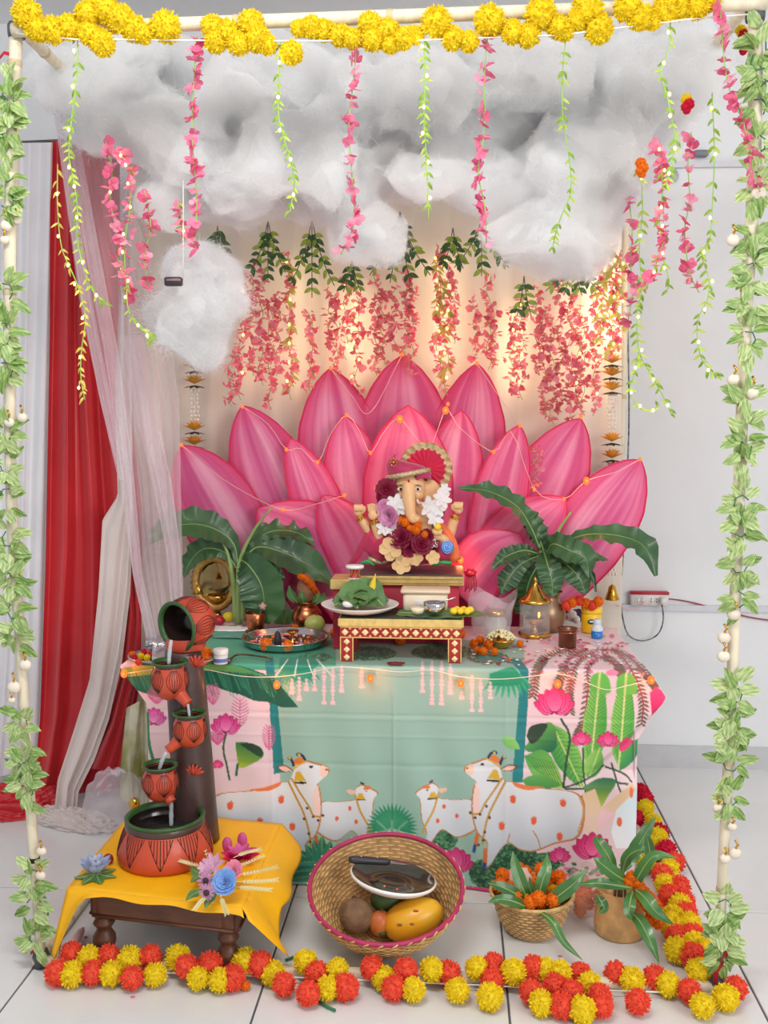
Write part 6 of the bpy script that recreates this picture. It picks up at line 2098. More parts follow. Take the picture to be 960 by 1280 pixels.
# yellow jar with label and blue bottle
c = OT(740, 791) + Vector((0, .02, 0))
yj = thing('yellow_jar', 'yellow plastic jar with round label at the right of the table', 'jar', c)
ym = mat('yellow_plastic', (240, 190, 30), rough=.35, var=.05)
MB().lathe([(0, 0), (.032, 0), (.034, .004), (.034, .060), (.031, .066), (0, .068)], 28, TRS(c)).build('body', ym, yj)
MB().lathe([(.033, .066), (.035, .068), (.035, .084), (.032, .088), (0, .088)], 28, TRS(c), wob=lambda a, z: 1 + .012 * math.cos(28 * a)).build('lid', mat('yellow_lid', (246, 204, 50), rough=.35), yj)
lbm = mat('dark_green_label', (40, 78, 66), rough=.4)
MB().ell(c + Vector((-.004, -.0335, .040)), (.013, .0025, .009), 16, 8).build('label', lbm, yj)
MB().ell(c + Vector((-.004, -.0355, .041)), (.008, .0012, .003), 12, 6).build('label_mark', white_pl, yj)
c = OT(746, 797)
bb = thing('blue_bottle', 'tiny clear bottle of blue liquid before the yellow jar', 'bottle', c)
MB().lathe([(0, 0), (.018, 0), (.019, .003), (.019, .024), (0, .024)], 22, TRS(c)).build('blue_liquid', mat('blue_dye', (40, 120, 196), rough=.2), bb)
MB().lathe([(.0195, .024), (.0195, .034), (.012, .042), (.012, .046)], 22, TRS(c)).build('glass_neck', mat('frosted_bottle', (206, 214, 220), rough=.25), bb)
MB().lathe([(.013, .046), (.0135, .048), (.0135, .060), (.011, .062), (0, .062)], 22, TRS(c)).build('cap', mat('pale_blue_cap', (190, 206, 216), rough=.3), bb)
# plant pot behind
c = Vector((XAT(683, 3.40, .7), 3.40, TZ))
pp_ = thing('brass_pot', 'dull brass pot holding the right banana plant', 'pot', c)
MB().lathe([(0, 0), (.045, 0), (.056, .02), (.066, .055), (.060, .09), (.046, .11), (.044, .125), (.054, .135), (.052, .137), (.040, .12), (0, .11)], 32, TRS(c)).build('pot', mat('dull_brass', (150, 122, 96), rough=.35, metal=.8, var=.2), pp_)
# jar in plastic bag and jasmine bowl
c = OT(620, 800) + Vector((0, .05, 0))
jb = thing('glass_jar', 'ribbed glass jar standing inside a clear plastic bag', 'jar', c)
gl_m = glass_mat('pale_glass', (226, 226, 220), .08, .55)
MB().lathe([(0, 0), (.034, 0), (.037, .004), (.037, .055), (.030, .066), (.030, .072)], 30, TRS(c), wob=lambda a, z: 1 + .02 * math.cos(30 * a)).build('jar', gl_m, jb)
MB().lathe([(.032, .072), (.033, .074), (.033, .088), (.030, .090), (0, .090)], 28, TRS(c)).build('lid', brass, jb)
MB().lathe([(0, .004), (.033, .004), (.033, .045), (0, .046)], 24, TRS(c)).build('contents', mat('pale_beads', (214, 206, 190), rough=.6, bump=.6, bscale=200), jb)
bag_m = mat('clear_bag', (236, 232, 236), rough=.15, var=.05, clear=.72)
b = MB()
rows = []
for i in range(14):
    t_ = i / 13
    row = []
    for j in range(36):
        a = 2 * PI * j / 36
        r_ = .052 + .020 * t_ ** 2 + .010 * noise.noise(Vector((math.cos(a) * 2.5, math.sin(a) * 2.5, t_ * 3)))
        row.append(c + Vector((-.012 + r_ * 1.15 * math.cos(a), r_ * .75 * math.sin(a), .004 + .135 * t_ + .02 * math.sin(a * 3 + 1) * t_)))
    rows.append(row)
tag(b.grid(rows, closed=True).build('plastic_bag', bag_m), 'clear plastic bag standing open around the glass jar', 'bag')
c = OT(626, 811) + Vector((0, .02, 0))
jm = thing('jasmine_bowl', 'small brass bowl heaped with cream jasmine buds', 'bowl', c)
MB().lathe([(0, 0), (.022, 0), (.030, .008), (.043, .022), (.046, .028), (.043, .029), (.028, .012), (0, .008)], 28, TRS(c)).build('bowl', brass, jm)
b = MB()
for k in range(120):
    a, r_ = rs.uniform(0, 6.28), .045 * math.sqrt(rs.random())
    cc = c + Vector((r_ * math.cos(a), r_ * math.sin(a), .028 + .024 * (1 - (r_ / .047) ** 2) + rs.uniform(-.003, .004)))
    b.ell(cc, (rs.uniform(.004, .007), .004, .004), 6, 5, rot=Matrix.Rotation(rs.uniform(0, 6), 3, 'Z'))
o = b.build('jasmine_buds', mat('jasmine_cream', (236, 226, 176), rough=.6, var=.1), jm)
o['kind'] = 'stuff'
# marigolds, petals on the right of the cloth
for k, (a, b_, r_) in enumerate([(592, 806, .015), (600, 802, .016), (610, 808, .017), (604, 815, .014), (618, 815, .013), (650, 805, .012), (596, 813, .012)]):
    table_flower(a, b_, 'o', r_, 'orange marigold in the loose pile right of the chowki', 0)['group'] = 'marigold pile right of the chowki'
for k, (a, b_) in enumerate([(708, 757), (716, 753), (724, 751), (732, 754), (740, 757), (748, 752)]):
    tag(put('marigold', POM['o' if k % 2 else 'r'][0], None, TRS(W(a, b_, y=3.36), None, .019)), 'orange marigold in the row behind the yellow jar', 'flower', 'marigold row behind the yellow jar')
pet_b = [mat('rose_petal_loose', (222, 110, 140), rough=.6), mat('red_petal_loose', (166, 30, 50), rough=.6), mat('white_scrap', (236, 230, 226), rough=.6), mat('orange_petal_loose', (240, 130, 40), rough=.6)]
b = MB()
for k in range(120):
    c = OT(rs.uniform(590, 790), rs.uniform(795, 838))
    if not (2.9 < c.y < 3.4):
        continue
    b.mi = rs.choice((0, 0, 1, 2, 3))
    b.ell(c + Vector((0, 0, .002)), (rs.uniform(.004, .010), rs.uniform(.003, .007), .0018), 7, 4, rot=Matrix.Rotation(rs.uniform(0, 6), 3, 'Z'))
tag(b.build('loose_petals', pet_b), 'loose rose and marigold petals strewn on the right of the cloth', 'petals', kind='stuff')
# small white conch and dark bits behind the lantern
c = OT(718, 786) + Vector((0, .10, 0))
cn = thing('conch_shell', 'small white conch shell behind the copper cup', 'shell', c)
b = MB()
for k in range(24):
    t_ = k / 23
    a = t_ * 15
    b.ell(c + Vector((.018 * (1 - t_) * math.cos(a), .018 * (1 - t_) * math.sin(a) * .6, .012 + .05 * t_)), .013 * (1 - t_) + .002, 8, 6)
put('shell_body', remeshed(b, .0022, mat('conch_white', (236, 226, 220), rough=.35), 2), cn)
c = OT(720, 782) + Vector((0, .08, 0))
tag(MB().ell(c + Vector((.012, 0, .02)), (.05, .03, .022), 18, 10, fn=lambda d: 1 + .2 * noise.noise(d * 4)).build('dark_cloth_bundle', mat('purple_cloth', (66, 44, 70), rough=.8, var=.3)), 'dark purple cloth bundle behind the copper cup', 'cloth')
# red tassel by the seat
c = I(588, 716, 10)
rt = thing('red_tassel', 'glossy red bead tassel at the right corner of the idol seat', 'tassel', c)
MB().ell(c, (.02, .014, .014), 12, 8, fn=lambda d: 1 + .12 * math.sin(7 * math.atan2(d.z, d.x))).build('knot', mat('red_beads', (200, 20, 40), rough=.25, var=.3), rt)
for k in range(8):
    MB().tube([c + Vector((.004 * (k - 3), -.006, -.006)), c + Vector((.005 * (k - 3), -.008 - .003 * (k % 3), -.030)), c + Vector((.005 * (k - 3.4), -.006, -.062 + .006 * (k % 3)))], .0018, 5).build('strand', mat('red_strand', (176, 24, 40), rough=.4), rt)

# ================================================================== POWER STRIP ON THE WALL
c = W(810, 748, y=WALL_Y)
ps = thing('power_strip', 'white power strip with red edge fixed on the right wall', 'power strip', c)
w_ = 46 * S(WALL_Y)
MB().box((c.x, WALL_Y - .022, c.z), (w_, .028, 15 * S(WALL_Y)), bev=.004).build('housing', mat('white_socket', (222, 216, 214), rough=.35), ps)
MB().box((c.x, WALL_Y - .022, c.z + 8.4 * S(WALL_Y)), (w_ + .004, .034, 3.4 * S(WALL_Y)), bev=.002).build('red_edge', mat('red_plastic', (176, 30, 48), rough=.4), ps)
for k, dx in enumerate((-15, -9, 2, 8)):
    s_ = MB().box((c.x + dx * S(WALL_Y), WALL_Y - .037, c.z), (.012, .003, .020), bev=.001).build('socket', white_pl, ps)
    for zz in (-.005, .005):
        MB().box((c.x + dx * S(WALL_Y), WALL_Y - .0388, c.z + zz), (.0035, .002, .005)).build('socket_hole', mat('black_plastic', (52, 46, 50)), s_)
pg = MB().box((c.x + 15 * S(WALL_Y), WALL_Y - .052, c.z), (.024, .034, .028), bev=.005).build('plug', mat('white_socket', (222, 216, 214)), ps)
blk = mat('black_white_cord', (44, 44, 52), rough=.5, rgb2=(150, 150, 156), var=0, scale=60)
tag(MB().tube(catmull([W(827, 752, y=WALL_Y - .06), W(829, 775, y=WALL_Y - .05), W(822, 793, y=WALL_Y - .04), W(804, 801, y=WALL_Y - .04), W(786, 794, y=WALL_Y - .05), W(778, 770, y=WALL_Y - .06), W(776, 740, y=WALL_Y - .06), W(779, 690, y=WALL_Y - .06), W(786, 540, y=WALL_Y - .06), W(785, 420, y=WALL_Y - .06), W(783, 360, y=WALL_Y - .06)], 70), .0032, 6).build('mains_cable', blk), 'twisted black and white cord rising from the power strip', 'cord')
tag(MB().tube(catmull([W(832, 748, y=WALL_Y - .03), W(860, 752, y=WALL_Y - .012), W(900, 762, y=WALL_Y - .012), W(940, 772, y=WALL_Y - .012), W(985, 778, y=WALL_Y - .012)], 30), .0030, 6).build('mains_cable', mat('maroon_cord', (150, 44, 60), rough=.5)), 'maroon cord running to the right from the power strip', 'cord')
tag(MB().tube(catmull([W(770, 756, y=3.62), W(790, 762, y=WALL_Y - .10), W(802, 758, y=WALL_Y - .06), W(806, 752, y=WALL_Y - .05)], 30), .002, 6).build('fairy_light_lead', mat('pink_lead', (232, 170, 170), rough=.5)), 'thin pink lead from the fairy lights to the power strip', 'cord')

# ================================================================== LOW STOOL WITH YELLOW CLOTH
SZ = 0.212
A_, B_, C_ = W(84, 1112, z=SZ), W(303, 1137, z=SZ), W(352, 1031, z=SZ)
D_ = A_ + (C_ - B_)
st = thing('low_stool', 'dark turned leg wooden stool under the yellow cloth', 'stool', (W(205, 1200, z=0)))


def on_top(u, v, z=SZ):
    p = A_.lerp(B_, u).lerp(D_.lerp(C_, u), v)
    return Vector((p.x, p.y, z))


top_pts = [on_top(.06, .05), on_top(.97, .05), on_top(.97, .96), on_top(.06, .96)]
b = MB()
b.add([Vector((p.x, p.y, zz)) for zz in (SZ - .022, SZ - .003) for p in top_pts], [(0, 3, 2, 1), (4, 5, 6, 7), (0, 1, 5, 4), (1, 2, 6, 5), (2, 3, 7, 6), (3, 0, 4, 7)])
b.build('top', wood_m, st, smooth=False)
ai = [on_top(.11, .10), on_top(.93, .10), on_top(.93, .92), on_top(.11, .92)]
b = MB()
for i in range(4):
    p, q = ai[i], ai[(i + 1) % 4]
    d = (q - p).normalized()
    n_ = Vector((-d.y, d.x, 0)) * .009
    lo, hi = SZ - .086, SZ - .022
    mb = MB()
    mb.add([Vector((w.x, w.y, zz)) for zz in (lo, hi) for w in (p - n_, q - n_, q + n_, p + n_)], [(0, 3, 2, 1), (4, 5, 6, 7), (0, 1, 5, 4), (1, 2, 6, 5), (2, 3, 7, 6), (3, 0, 4, 7)])
    mb.build('apron', wood_m, st, smooth=False)
    mb = MB()
    mb.tube([Vector((p.x, p.y, lo + .004)) - n_, Vector((q.x, q.y, lo + .004)) - n_], .005, 6)
    mb.build('moulding', wood_m, st)
legp = [(.030, SZ - .024), (.030, SZ - .090), (.022, SZ - .094), (.017, SZ - .099), (.024, SZ - .106), (.028, SZ - .114), (.022, SZ - .122), (.017, SZ - .128), (.021, SZ - .136), (.029, SZ - .150), (.030, SZ - .165), (.024, SZ - .182), (.019, .006), (.018, 0.0), (0, 0)]
for u, v in ((.15, .14), (.88, .14), (.88, .88), (.15, .88)):
    p = on_top(u, v, 0)
    MB().lathe(legp, 22, TRS(p)).build('leg', wood_m, st)
yc = mat('yellow_satin', (255, 186, 8), rough=.5, var=.05, scale=6, bump=.12, bscale=30, trans=.08)
cl = thing('yellow_cloth', 'bright yellow cloth spread over the low stool with corners hanging', 'cloth', on_top(.5, .5))
rows = [[on_top(i / 26, j / 26, SZ + .003 + .002 * noise.noise(Vector((i * .35, j * .3, 2)))) for i in range(27)] for j in range(27)]
MB().grid(rows).build('top_spread', yc, cl, solid=.002)


def hang(top, bot, fold, amp, name, out, nv=14):
    rows = []
    for j in range(nv):
        t_ = j / (nv - 1)
        row = []
        for i in range(len(top)):
            p = Vector(top[i]).lerp(Vector(bot[i]), t_)
            w_ = math.sin(i / (len(top) - 1) * fold * 2 * PI) * amp * t_
            row.append(p + Vector(out) * (w_ + .008 * math.sin(t_ * PI / 2)))
        rows.append(row)
    MB().grid(rows).build(name, yc, cl, solid=.002)


zt = SZ + .004
n = 40
# front edge: short hem, with long corners at both ends
tp, bt = [], []
hem = [(0, 66, 1190), (.05, 70, 1197), (.09, 84, 1160), (.14, 102, 1121), (.2, 128, 1120), (.5, 195, 1129), (.8, 262, 1138), (.98, 303, 1144), (1, 306, 1146)]
for i in range(n):
    u = i / (n - 1)
    tp.append(on_top(u, 0, zt))
    px_, py_ = interp(hem, u)
    bt.append(W(px_, py_, y=on_top(u, 0).y - .012))
hang(tp, bt, 3, .006, 'front_hem', (0, -1, 0))
tp, bt = [], []
hem = [(0, 306, 1150), (.06, 334, 1178), (.12, 355, 1198), (.2, 346, 1178), (.35, 350, 1135), (.6, 362, 1110), (.8, 368, 1085), (1, 372, 1058)]
for i in range(n):
    u = i / (n - 1)
    tp.append(on_top(1, u, zt))
    px_, py_ = interp(hem, u)
    bt.append(W(px_, py_, y=on_top(1, u).y - .004))
hang(tp, bt, 2.5, .007, 'right_drop', (1, 0, 0))
tp, bt = [], []
for i in range(n):
    u = i / (n - 1)
    tp.append(on_top(0, u, zt))
    q = on_top(0, u)
    bt.append(Vector((q.x - .02, q.y, max(.03, .03 + .14 * min(1, u * 3)))))
hang(tp, bt, 2.5, .006, 'left_drop', (-1, 0, 0))

# ================================================================== TERRACOTTA FOUNTAIN
terra = mat('terracotta', (176, 58, 34), rough=.45, var=.14, scale=9, rgb2=(196, 74, 44), coat=.15)
line_m = mat('dark_carved_line', (72, 30, 24), rough=.6)
bark = mat('dark_brown_clay', (70, 48, 44), rough=.4, var=.2, scale=10, bump=.25, bscale=24, coat=.2)
green_r = mat('green_rim_paint', (46, 86, 38), rough=.4, var=.1)
inside = mat('dark_wet_clay', (44, 30, 28), rough=.15, var=.2, coat=.4)
ft = thing('terracotta_fountain', 'terracotta tabletop fountain of stacked pouring pots on the yellow cloth', 'fountain', W(207, 1085, z=SZ))
bc_ = W(208, 1098, z=SZ + .005)
bc_.y += .125
bc_.z = SZ + .006
bc_.x = XAT(207, bc_.y, .25)
BR_, BH = .127, W(209, 1020, y=bc_.y).z - bc_.z


def pot_lines(c, prof_r, h0, h1, n, Mx=None, triangles=False, r_=.0011):
    b = MB()
    for k in range(n):
        a0 = 2 * PI * k / n
        for m_ in (range(-4, 5) if triangles else range(-3, 4)):
            pts = []
            for i in range(9):
                t_ = i / 8
                h = h0 + (h1 - h0) * t_
                if triangles:
                    hw = (PI / n) * .84
                    if abs(m_) == 4:
                        sp = math.copysign(hw * (1 - t_), m_)
                    else:
                        sp = m_ / 4 * hw
                        if abs(m_) / 4 > 1 - t_:
                            continue
                else:
                    sp = (m_ / 3) * (PI / n) * .82 * math.sin(PI * (.12 + .86 * t_))
                rr = prof_r(h) + .0003
                pts.append((rr * math.cos(a0 + sp), rr * math.sin(a0 + sp), h))
            if len(pts) > 1:
                b.tube([Vector(p_) for p_ in pts], r_, 4, M=Mx)
    return b


bp = [(0, 0), (BR_ * .95, 0), (BR_ * 1.0, .012), (BR_ * .99, .03), (BR_ * .94, .055), (BR_ * .87, .08), (BR_ * .82, BH - .022)]
bz = lambda h: float(np.interp(h, [p_[1] for p_ in bp[1:]], [p_[0] for p_ in bp[1:]]))
MB().lathe(bp, 56, TRS(bc_)).build('basin', terra, ft)
bsn = [o_ for o_ in ft.children][0]
MB().lathe([(BR_ * .82, BH - .023), (BR_ * .835, BH - .018), (BR_ * .825, BH - .006), (BR_ * .80, BH - .002)], 56, TRS(bc_)).build('dark_band', bark, bsn)
MB().lathe([(BR_ * .79, BH - .008), (BR_ * .83, BH - .003), (BR_ * .84, BH + .002), (BR_ * .80, BH + .006), (BR_ * .75, BH + .002), (BR_ * .74, BH - .01)], 56, TRS(bc_)).build('green_rim', green_r, bsn)
MB().lathe([(BR_ * .76, BH), (BR_ * .80, BH - .05), (0, BH - .07)], 48, TRS(bc_)).build('inner_wall', inside, bsn)
wat = mat('dark_water', (40, 34, 34), rough=.03, var=.02, coat=.6)
MB().lathe([(BR_ * .78, BH - .035), (0, BH - .035)], 48, TRS(bc_)).build('water', wat, bsn)
pot_lines(bc_, bz, BH - .024, .016, 9, TRS(bc_), True, .0012).build('carved_lines', line_m, bsn)
# column
CY = bc_.y + .115
q = [Vector((XAT(a, CY, z_), CY, z_)) for a, z_ in ((245, SZ + .006), (242, .35), (238, .5), (233, .65), (229, .74), (229, W(229, 811, y=CY).z))]
q = catmull(q, 26)
rr = [float(x) * S(CY) for x in np.interp(np.linspace(0, 1, 26), [0, .15, .5, .8, 1], [31, 29, 26, 24, 22])]
MB().tube(q, rr, 26).build('column', bark, ft)
colm = ft.children[-1]
for (px_, py_, s_) in ((244, 826, 15), (241, 962, 14)):
    b = MB()
    cc0 = {826: 229, 962: 240, 1005: 243, 890: 234}[py_]
    rc_ = {826: 24, 962: 27, 1005: 28.5, 890: 25.5}[py_]
    yy = CY - (math.sqrt(rc_ ** 2 - min(rc_ * .8, abs(px_ - cc0)) ** 2) + .5) * S(CY)
    for k in range(7):
        a = -PI / 2 + (k - 3) * .42
        d = Vector((math.cos(a), 0, -math.sin(a)))
        c0 = W(px_, py_ + s_ * .5, y=yy)
        b.ell(c0 + Vector((d.x, .25 * abs(d.x), d.z)) * s_ * .55 * S(CY), (s_ * .55 * S(CY), .004, s_ * .16 * S(CY)), 10, 6, rot=Matrix.Rotation(-a * -1 + 0, 3, 'Y') if False else Matrix.Rotation(a, 3, 'Y'))
    b.build('leaf_relief', terra, colm)


def fpot(px_, py_rim, rx, spout, yy):
    """round pot with green rim and a spout, rim centre at the picture point"""
    s = S(yy)
    c = W(px_, py_rim, y=yy)
    R_ = rx * s
    h = R_ * 2.0
    base = c - Vector((0, 0, h))
    pr = [(0, 0), (R_ * .45, .0), (R_ * .78, h * .14), (R_ * 1.0, h * .38), (R_ * 1.02, h * .52), (R_ * .95, h * .72), (R_ * .82, h * .86), (R_ * .80, h * .90)]
    fr = lambda z_: float(np.interp(z_, [p_[1] for p_ in pr[1:]], [p_[0] for p_ in pr[1:]]))
    o_ = MB().lathe(pr, 32, TRS(base)).build('pot', terra, ft)
    MB().lathe([(R_ * .80, h * .89), (R_ * .86, h * .93), (R_ * .84, h * .96)], 32, TRS(base)).build('dark_band', bark, o_)
    MB().lathe([(R_ * .82, h * .94), (R_ * .98, h * .97), (R_ * 1.0, h * 1.0), (R_ * .95, h * 1.03), (R_ * .82, h * 1.0), (R_ * .78, h * .93)], 32, TRS(base)).build('green_rim', green_r, o_)
    MB().lathe([(R_ * .80, h * .97), (R_ * .86, h * .6), (0, h * .4)], 28, TRS(base)).build('inner_wall', inside, o_)
    pot_lines(base, fr, h * .84, h * .22, 6, TRS(base), False, .0009).build('carved_lines', line_m, o_)
    sp = [base + Vector((0, 0, h * .45)) + (W(*spout, y=yy - .02) - base - Vector((0, 0, h * .45))) * t_ for t_ in (.35, .65, .85, 1.0)]
    b = MB()
    b.tube(sp, [R_ * .42, R_ * .30, R_ * .25, R_ * .27], 14, cap=False)
    b.build('spout', terra, o_, solid=.003)
    return o_


PY_ = CY - .085
fpot(212, 827, 24, (235, 880), PY_)
fpot(237, 891, 22, (210, 938), PY_)
fpot(200, 956, 23.5, (214, 1003), PY_ - .02)
# top pot lying on its side, mouth towards the viewer's left
tc1 = W(236, 778, y=CY)
ax = Vector((-.52, -.84, -.10)).normalized()
R_ = 33 * S(CY)
Mt = TRS(tc1, aim(ax))
pr = [(0, -R_ * 1.02), (R_ * .5, -R_ * .95), (R_ * .85, -R_ * .6), (R_ * 1.02, -R_ * .1), (R_ * 1.0, R_ * .25), (R_ * .92, R_ * .5), (R_ * .90, R_ * .58)]
o_ = MB().lathe(pr, 36, Mt).build('tilted_pot', terra, ft)
MB().lathe([(R_ * .90, R_ * .56), (R_ * 1.0, R_ * .60), (R_ * 1.02, R_ * .66), (R_ * .97, R_ * .72), (R_ * .86, R_ * .66), (R_ * .84, R_ * .55)], 36, Mt).build('green_rim', green_r, o_)
MB().lathe([(R_ * .87, R_ * .62), (R_ * .95, R_ * .1), (R_ * .6, -R_ * .6), (0, -R_ * .8)], 30, Mt).build('inner_wall', inside, o_)
fr = lambda z_: float(np.interp(z_, [p_[1] for p_ in pr[1:]], [p_[0] for p_ in pr[1:]]))
pot_lines(tc1, fr, R_ * .5, -R_ * .7, 7, Mt, False, .001).build('carved_lines', line_m, o_)
MB().lathe([(.052, -.012), (.056, 0), (.050, .02)], 28, TRS(W(232, 805, y=CY))).build('collar', terra, o_)
water_m = mat('running_water', (214, 220, 226), rough=.05, var=.05, clear=.55)
for pts, w_ in (([(214, 800), (212, 815), (211, 830)], .0055), ([(235, 880), (236, 888), (237, 896)], .004), ([(208, 940), (203, 950), (199, 962)], .0055), ([(214, 1003), (214, 1018), (214, 1032)], .006)):
    MB().tube(catmull([W(a, b_, y=PY_ - .03) for a, b_ in pts], 8), [w_ * x for x in (.8, 1, .9, 1, 1.1, .95, 1, .8)], 8).build('water_stream', water_m, ft)

# small things on the yellow cloth
def lotus_small(c, r_, m_list, n_rings, name, label, cat, t0=.55):
    g = thing(name, label, cat, c)
    for ri in range(n_rings):
        n = 8 if ri == 0 else 7
        tilt = t0 + .42 * ri
        L_ = r_ * (1.0 - .18 * ri)
        b = MB()
        rows = []
        for i in range(7):
            s_ = i / 6
            ww = L_ * .30 * math.sin(PI * (.08 + .9 * s_ ** .9)) + .0004
            rows.append([(-ww, s_ * L_, .25 * ww), (0, s_ * L_, -L_ * .12 * math.sin(PI * s_)), (ww, s_ * L_, .25 * ww)])
        me_ = MB().grid(rows).mesh('petal', m_list[ri % len(m_list)])
        for k in range(n):
            e = TRS(c) @ Matrix.Rotation(2 * PI * k / n + ri * .4, 4, 'Z') @ Matrix.Rotation(tilt, 4, 'X')
            put('petal', me_, g, e)
    return g


bl1 = mat('pale_blue_petal', (196, 210, 232), rough=.4, rgb2=(120, 140, 206), var=0, scale=14, trans=.2)
bl2 = mat('white_blue_petal', (226, 230, 226), rough=.4, rgb2=(160, 176, 220), var=0, scale=12, trans=.2)
c = W(120, 1092, z=SZ + .012)
g = lotus_small(c, .056, [bl1, bl2], 3, 'floating_lotus', 'blue and white artificial lotus on the left of the yellow cloth', 'lotus', .75)
for k in range(5):
    a = -2.8 + k * .9
    blade(g, [c, c + Vector((.025 * math.cos(a), .025 * math.sin(a), -.004)), c + Vector((.055 * math.cos(a), .055 * math.sin(a), -.004))], [.006, .018, .003], 'leaf', (0, 0, 1), .05, mg_m, rib_g, 8, 0)
pk1, pk2 = mat('fuchsia_petal', (220, 30, 96), rough=.5, var=.15, trans=.15), mat('orchid_petal', (214, 88, 150), rough=.5, var=.15, trans=.15)
lotus_small(W(300, 1072, z=SZ + .014), .055, [pk1, pk2], 2, 'fuchsia_flower', 'large fuchsia artificial flower at the right of the yellow cloth', 'flower', .22)
c = W(286, 1054, z=SZ + .03)
for a, b_, lab in ((284, 1056, 'rounded orchid pink petal bud behind the fuchsia flower'), (303, 1050, 'upright orchid pink petal bud behind the fuchsia flower')):
    tag(MB().ell(W(a, b_, z=SZ + .032), (.014, .010, .022), 14, 10).build('petal_bud', pk2), lab, 'flower')
tag(MB().ell(W(135, 1074, z=SZ + .018), .0145, 14, 10, fn=lambda d: 1 + .05 * noise.noise(d * 6)).build('red_bead_ball', mat('dark_red_ball', (140, 34, 34), rough=.5, bump=.4, bscale=200)), 'small dark red ball left of the fountain basin', 'ball')
tag(MB().ell(W(168, 1005, z=SZ + .022), (.018, .014, .020), 14, 10).build('brass_ornament', brass), 'small brass piece peeping out behind the fountain basin', 'ornament')
bq = thing('bouquet', 'artificial bouquet of blue rose, lilac daisies and wheat ears before the fountain', 'bouquet', W(268, 1115, z=SZ + .01))
BQ = SZ + .045


def bqp(a, b_, z_=BQ):
    return W(a, b_, z=z_)


rose_b = rose_mesh('rose', mat('blue_rose_petal', (134, 176, 232), rough=.5, var=.12, trans=.2), 5, 5)
rose_k = rose_mesh('rose', mat('pink_rose_soft', (240, 150, 178), rough=.5, var=.12, trans=.2), 6, 4)
daisy = star_mesh('daisy', mat('lilac_daisy', (196, 142, 178), rough=.5, var=.15, trans=.2), 14, .14, .12, 4)
lily = star_mesh('lily', mat('pale_lilac', (222, 176, 204), rough=.5, var=.15, trans=.2), 7, .22, .5, 8)
eye_ = mat('daisy_eye', (60, 34, 46), rough=.7)
for me_, a, b_, r_, nm in ((rose_b, 281, 1103, .028, 'rose'), (rose_k, 292, 1088, .022, 'rose'), (daisy, 258, 1100, .024, 'daisy'), (daisy, 259, 1115, .020, 'daisy'), (lily, 268, 1082, .034, 'lily'), (lily, 257, 1086, .022, 'lily')):
    o_ = put(nm, me_, bq, TRS(bqp(a, b_, BQ + .01), aim((rs.uniform(-.3, .3), -.9, .7), rs.uniform(0, 6)), r_))
    if nm == 'daisy':
        MB().ell(bqp(a, b_ - 1, BQ + .014) + Vector((0, -.008, 0)), (.008, .005, .008), 10, 6).build('daisy_eye', eye_, o_)
whe = mat('pale_wheat', (222, 212, 160), rough=.6, var=.1)
for pts in ([(285, 1085), (305, 1080), (328, 1070)], [(290, 1095), (318, 1090), (344, 1084)], [(290, 1102), (318, 1102), (344, 1100)], [(288, 1108), (312, 1110), (336, 1112)], [(262, 1080), (254, 1055), (250, 1028)], [(262, 1085), (240, 1080), (226, 1076)], [(275, 1118), (279, 1130), (283, 1142)], [(262, 1118), (252, 1126), (244, 1136)], [(292, 1072), (306, 1066), (324, 1062)]):
    q = catmull([bqp(a, b_) for a, b_ in pts], 14)
    b = MB().tube(q, .0010, 5)
    for i in range(3, 14):
        for s_ in (-1, 1):
            d = (q[min(13, i + 1)] - q[i - 1]).normalized()
            sd_ = d.cross(Vector((0, -.6, .8))).normalized() * s_
            b.tube([q[i], q[i] + (d * .8 + sd_ * .45) * .006, q[i] + (d * .9 + sd_ * .5) * .012], [.0008, .0016, .0003], 5)
    b.build('wheat_ear', whe, bq)
for pts in ([(262, 1095), (245, 1090), (238, 1082)], [(258, 1112), (242, 1118), (232, 1126)], [(272, 1112), (262, 1125), (256, 1136)], [(266, 1090), (248, 1096), (238, 1104)]):
    blade(bq, [bqp(a, b_, BQ - .012) for a, b_ in pts], [.004, .013, .001], 'leaf', (0, -.6, .8), .15, mg_m, rib_g, 9, 0)

# ================================================================== BASKETS ON THE FLOOR
cane = mat('cane_weave', (206, 172, 112), rough=.6, var=.22, scale=26)
cane_d = mat('cane_stake', (170, 130, 84), rough=.6, var=.22, scale=26)
pink_cane = mat('magenta_cane', (170, 40, 88), rough=.5, var=.15)


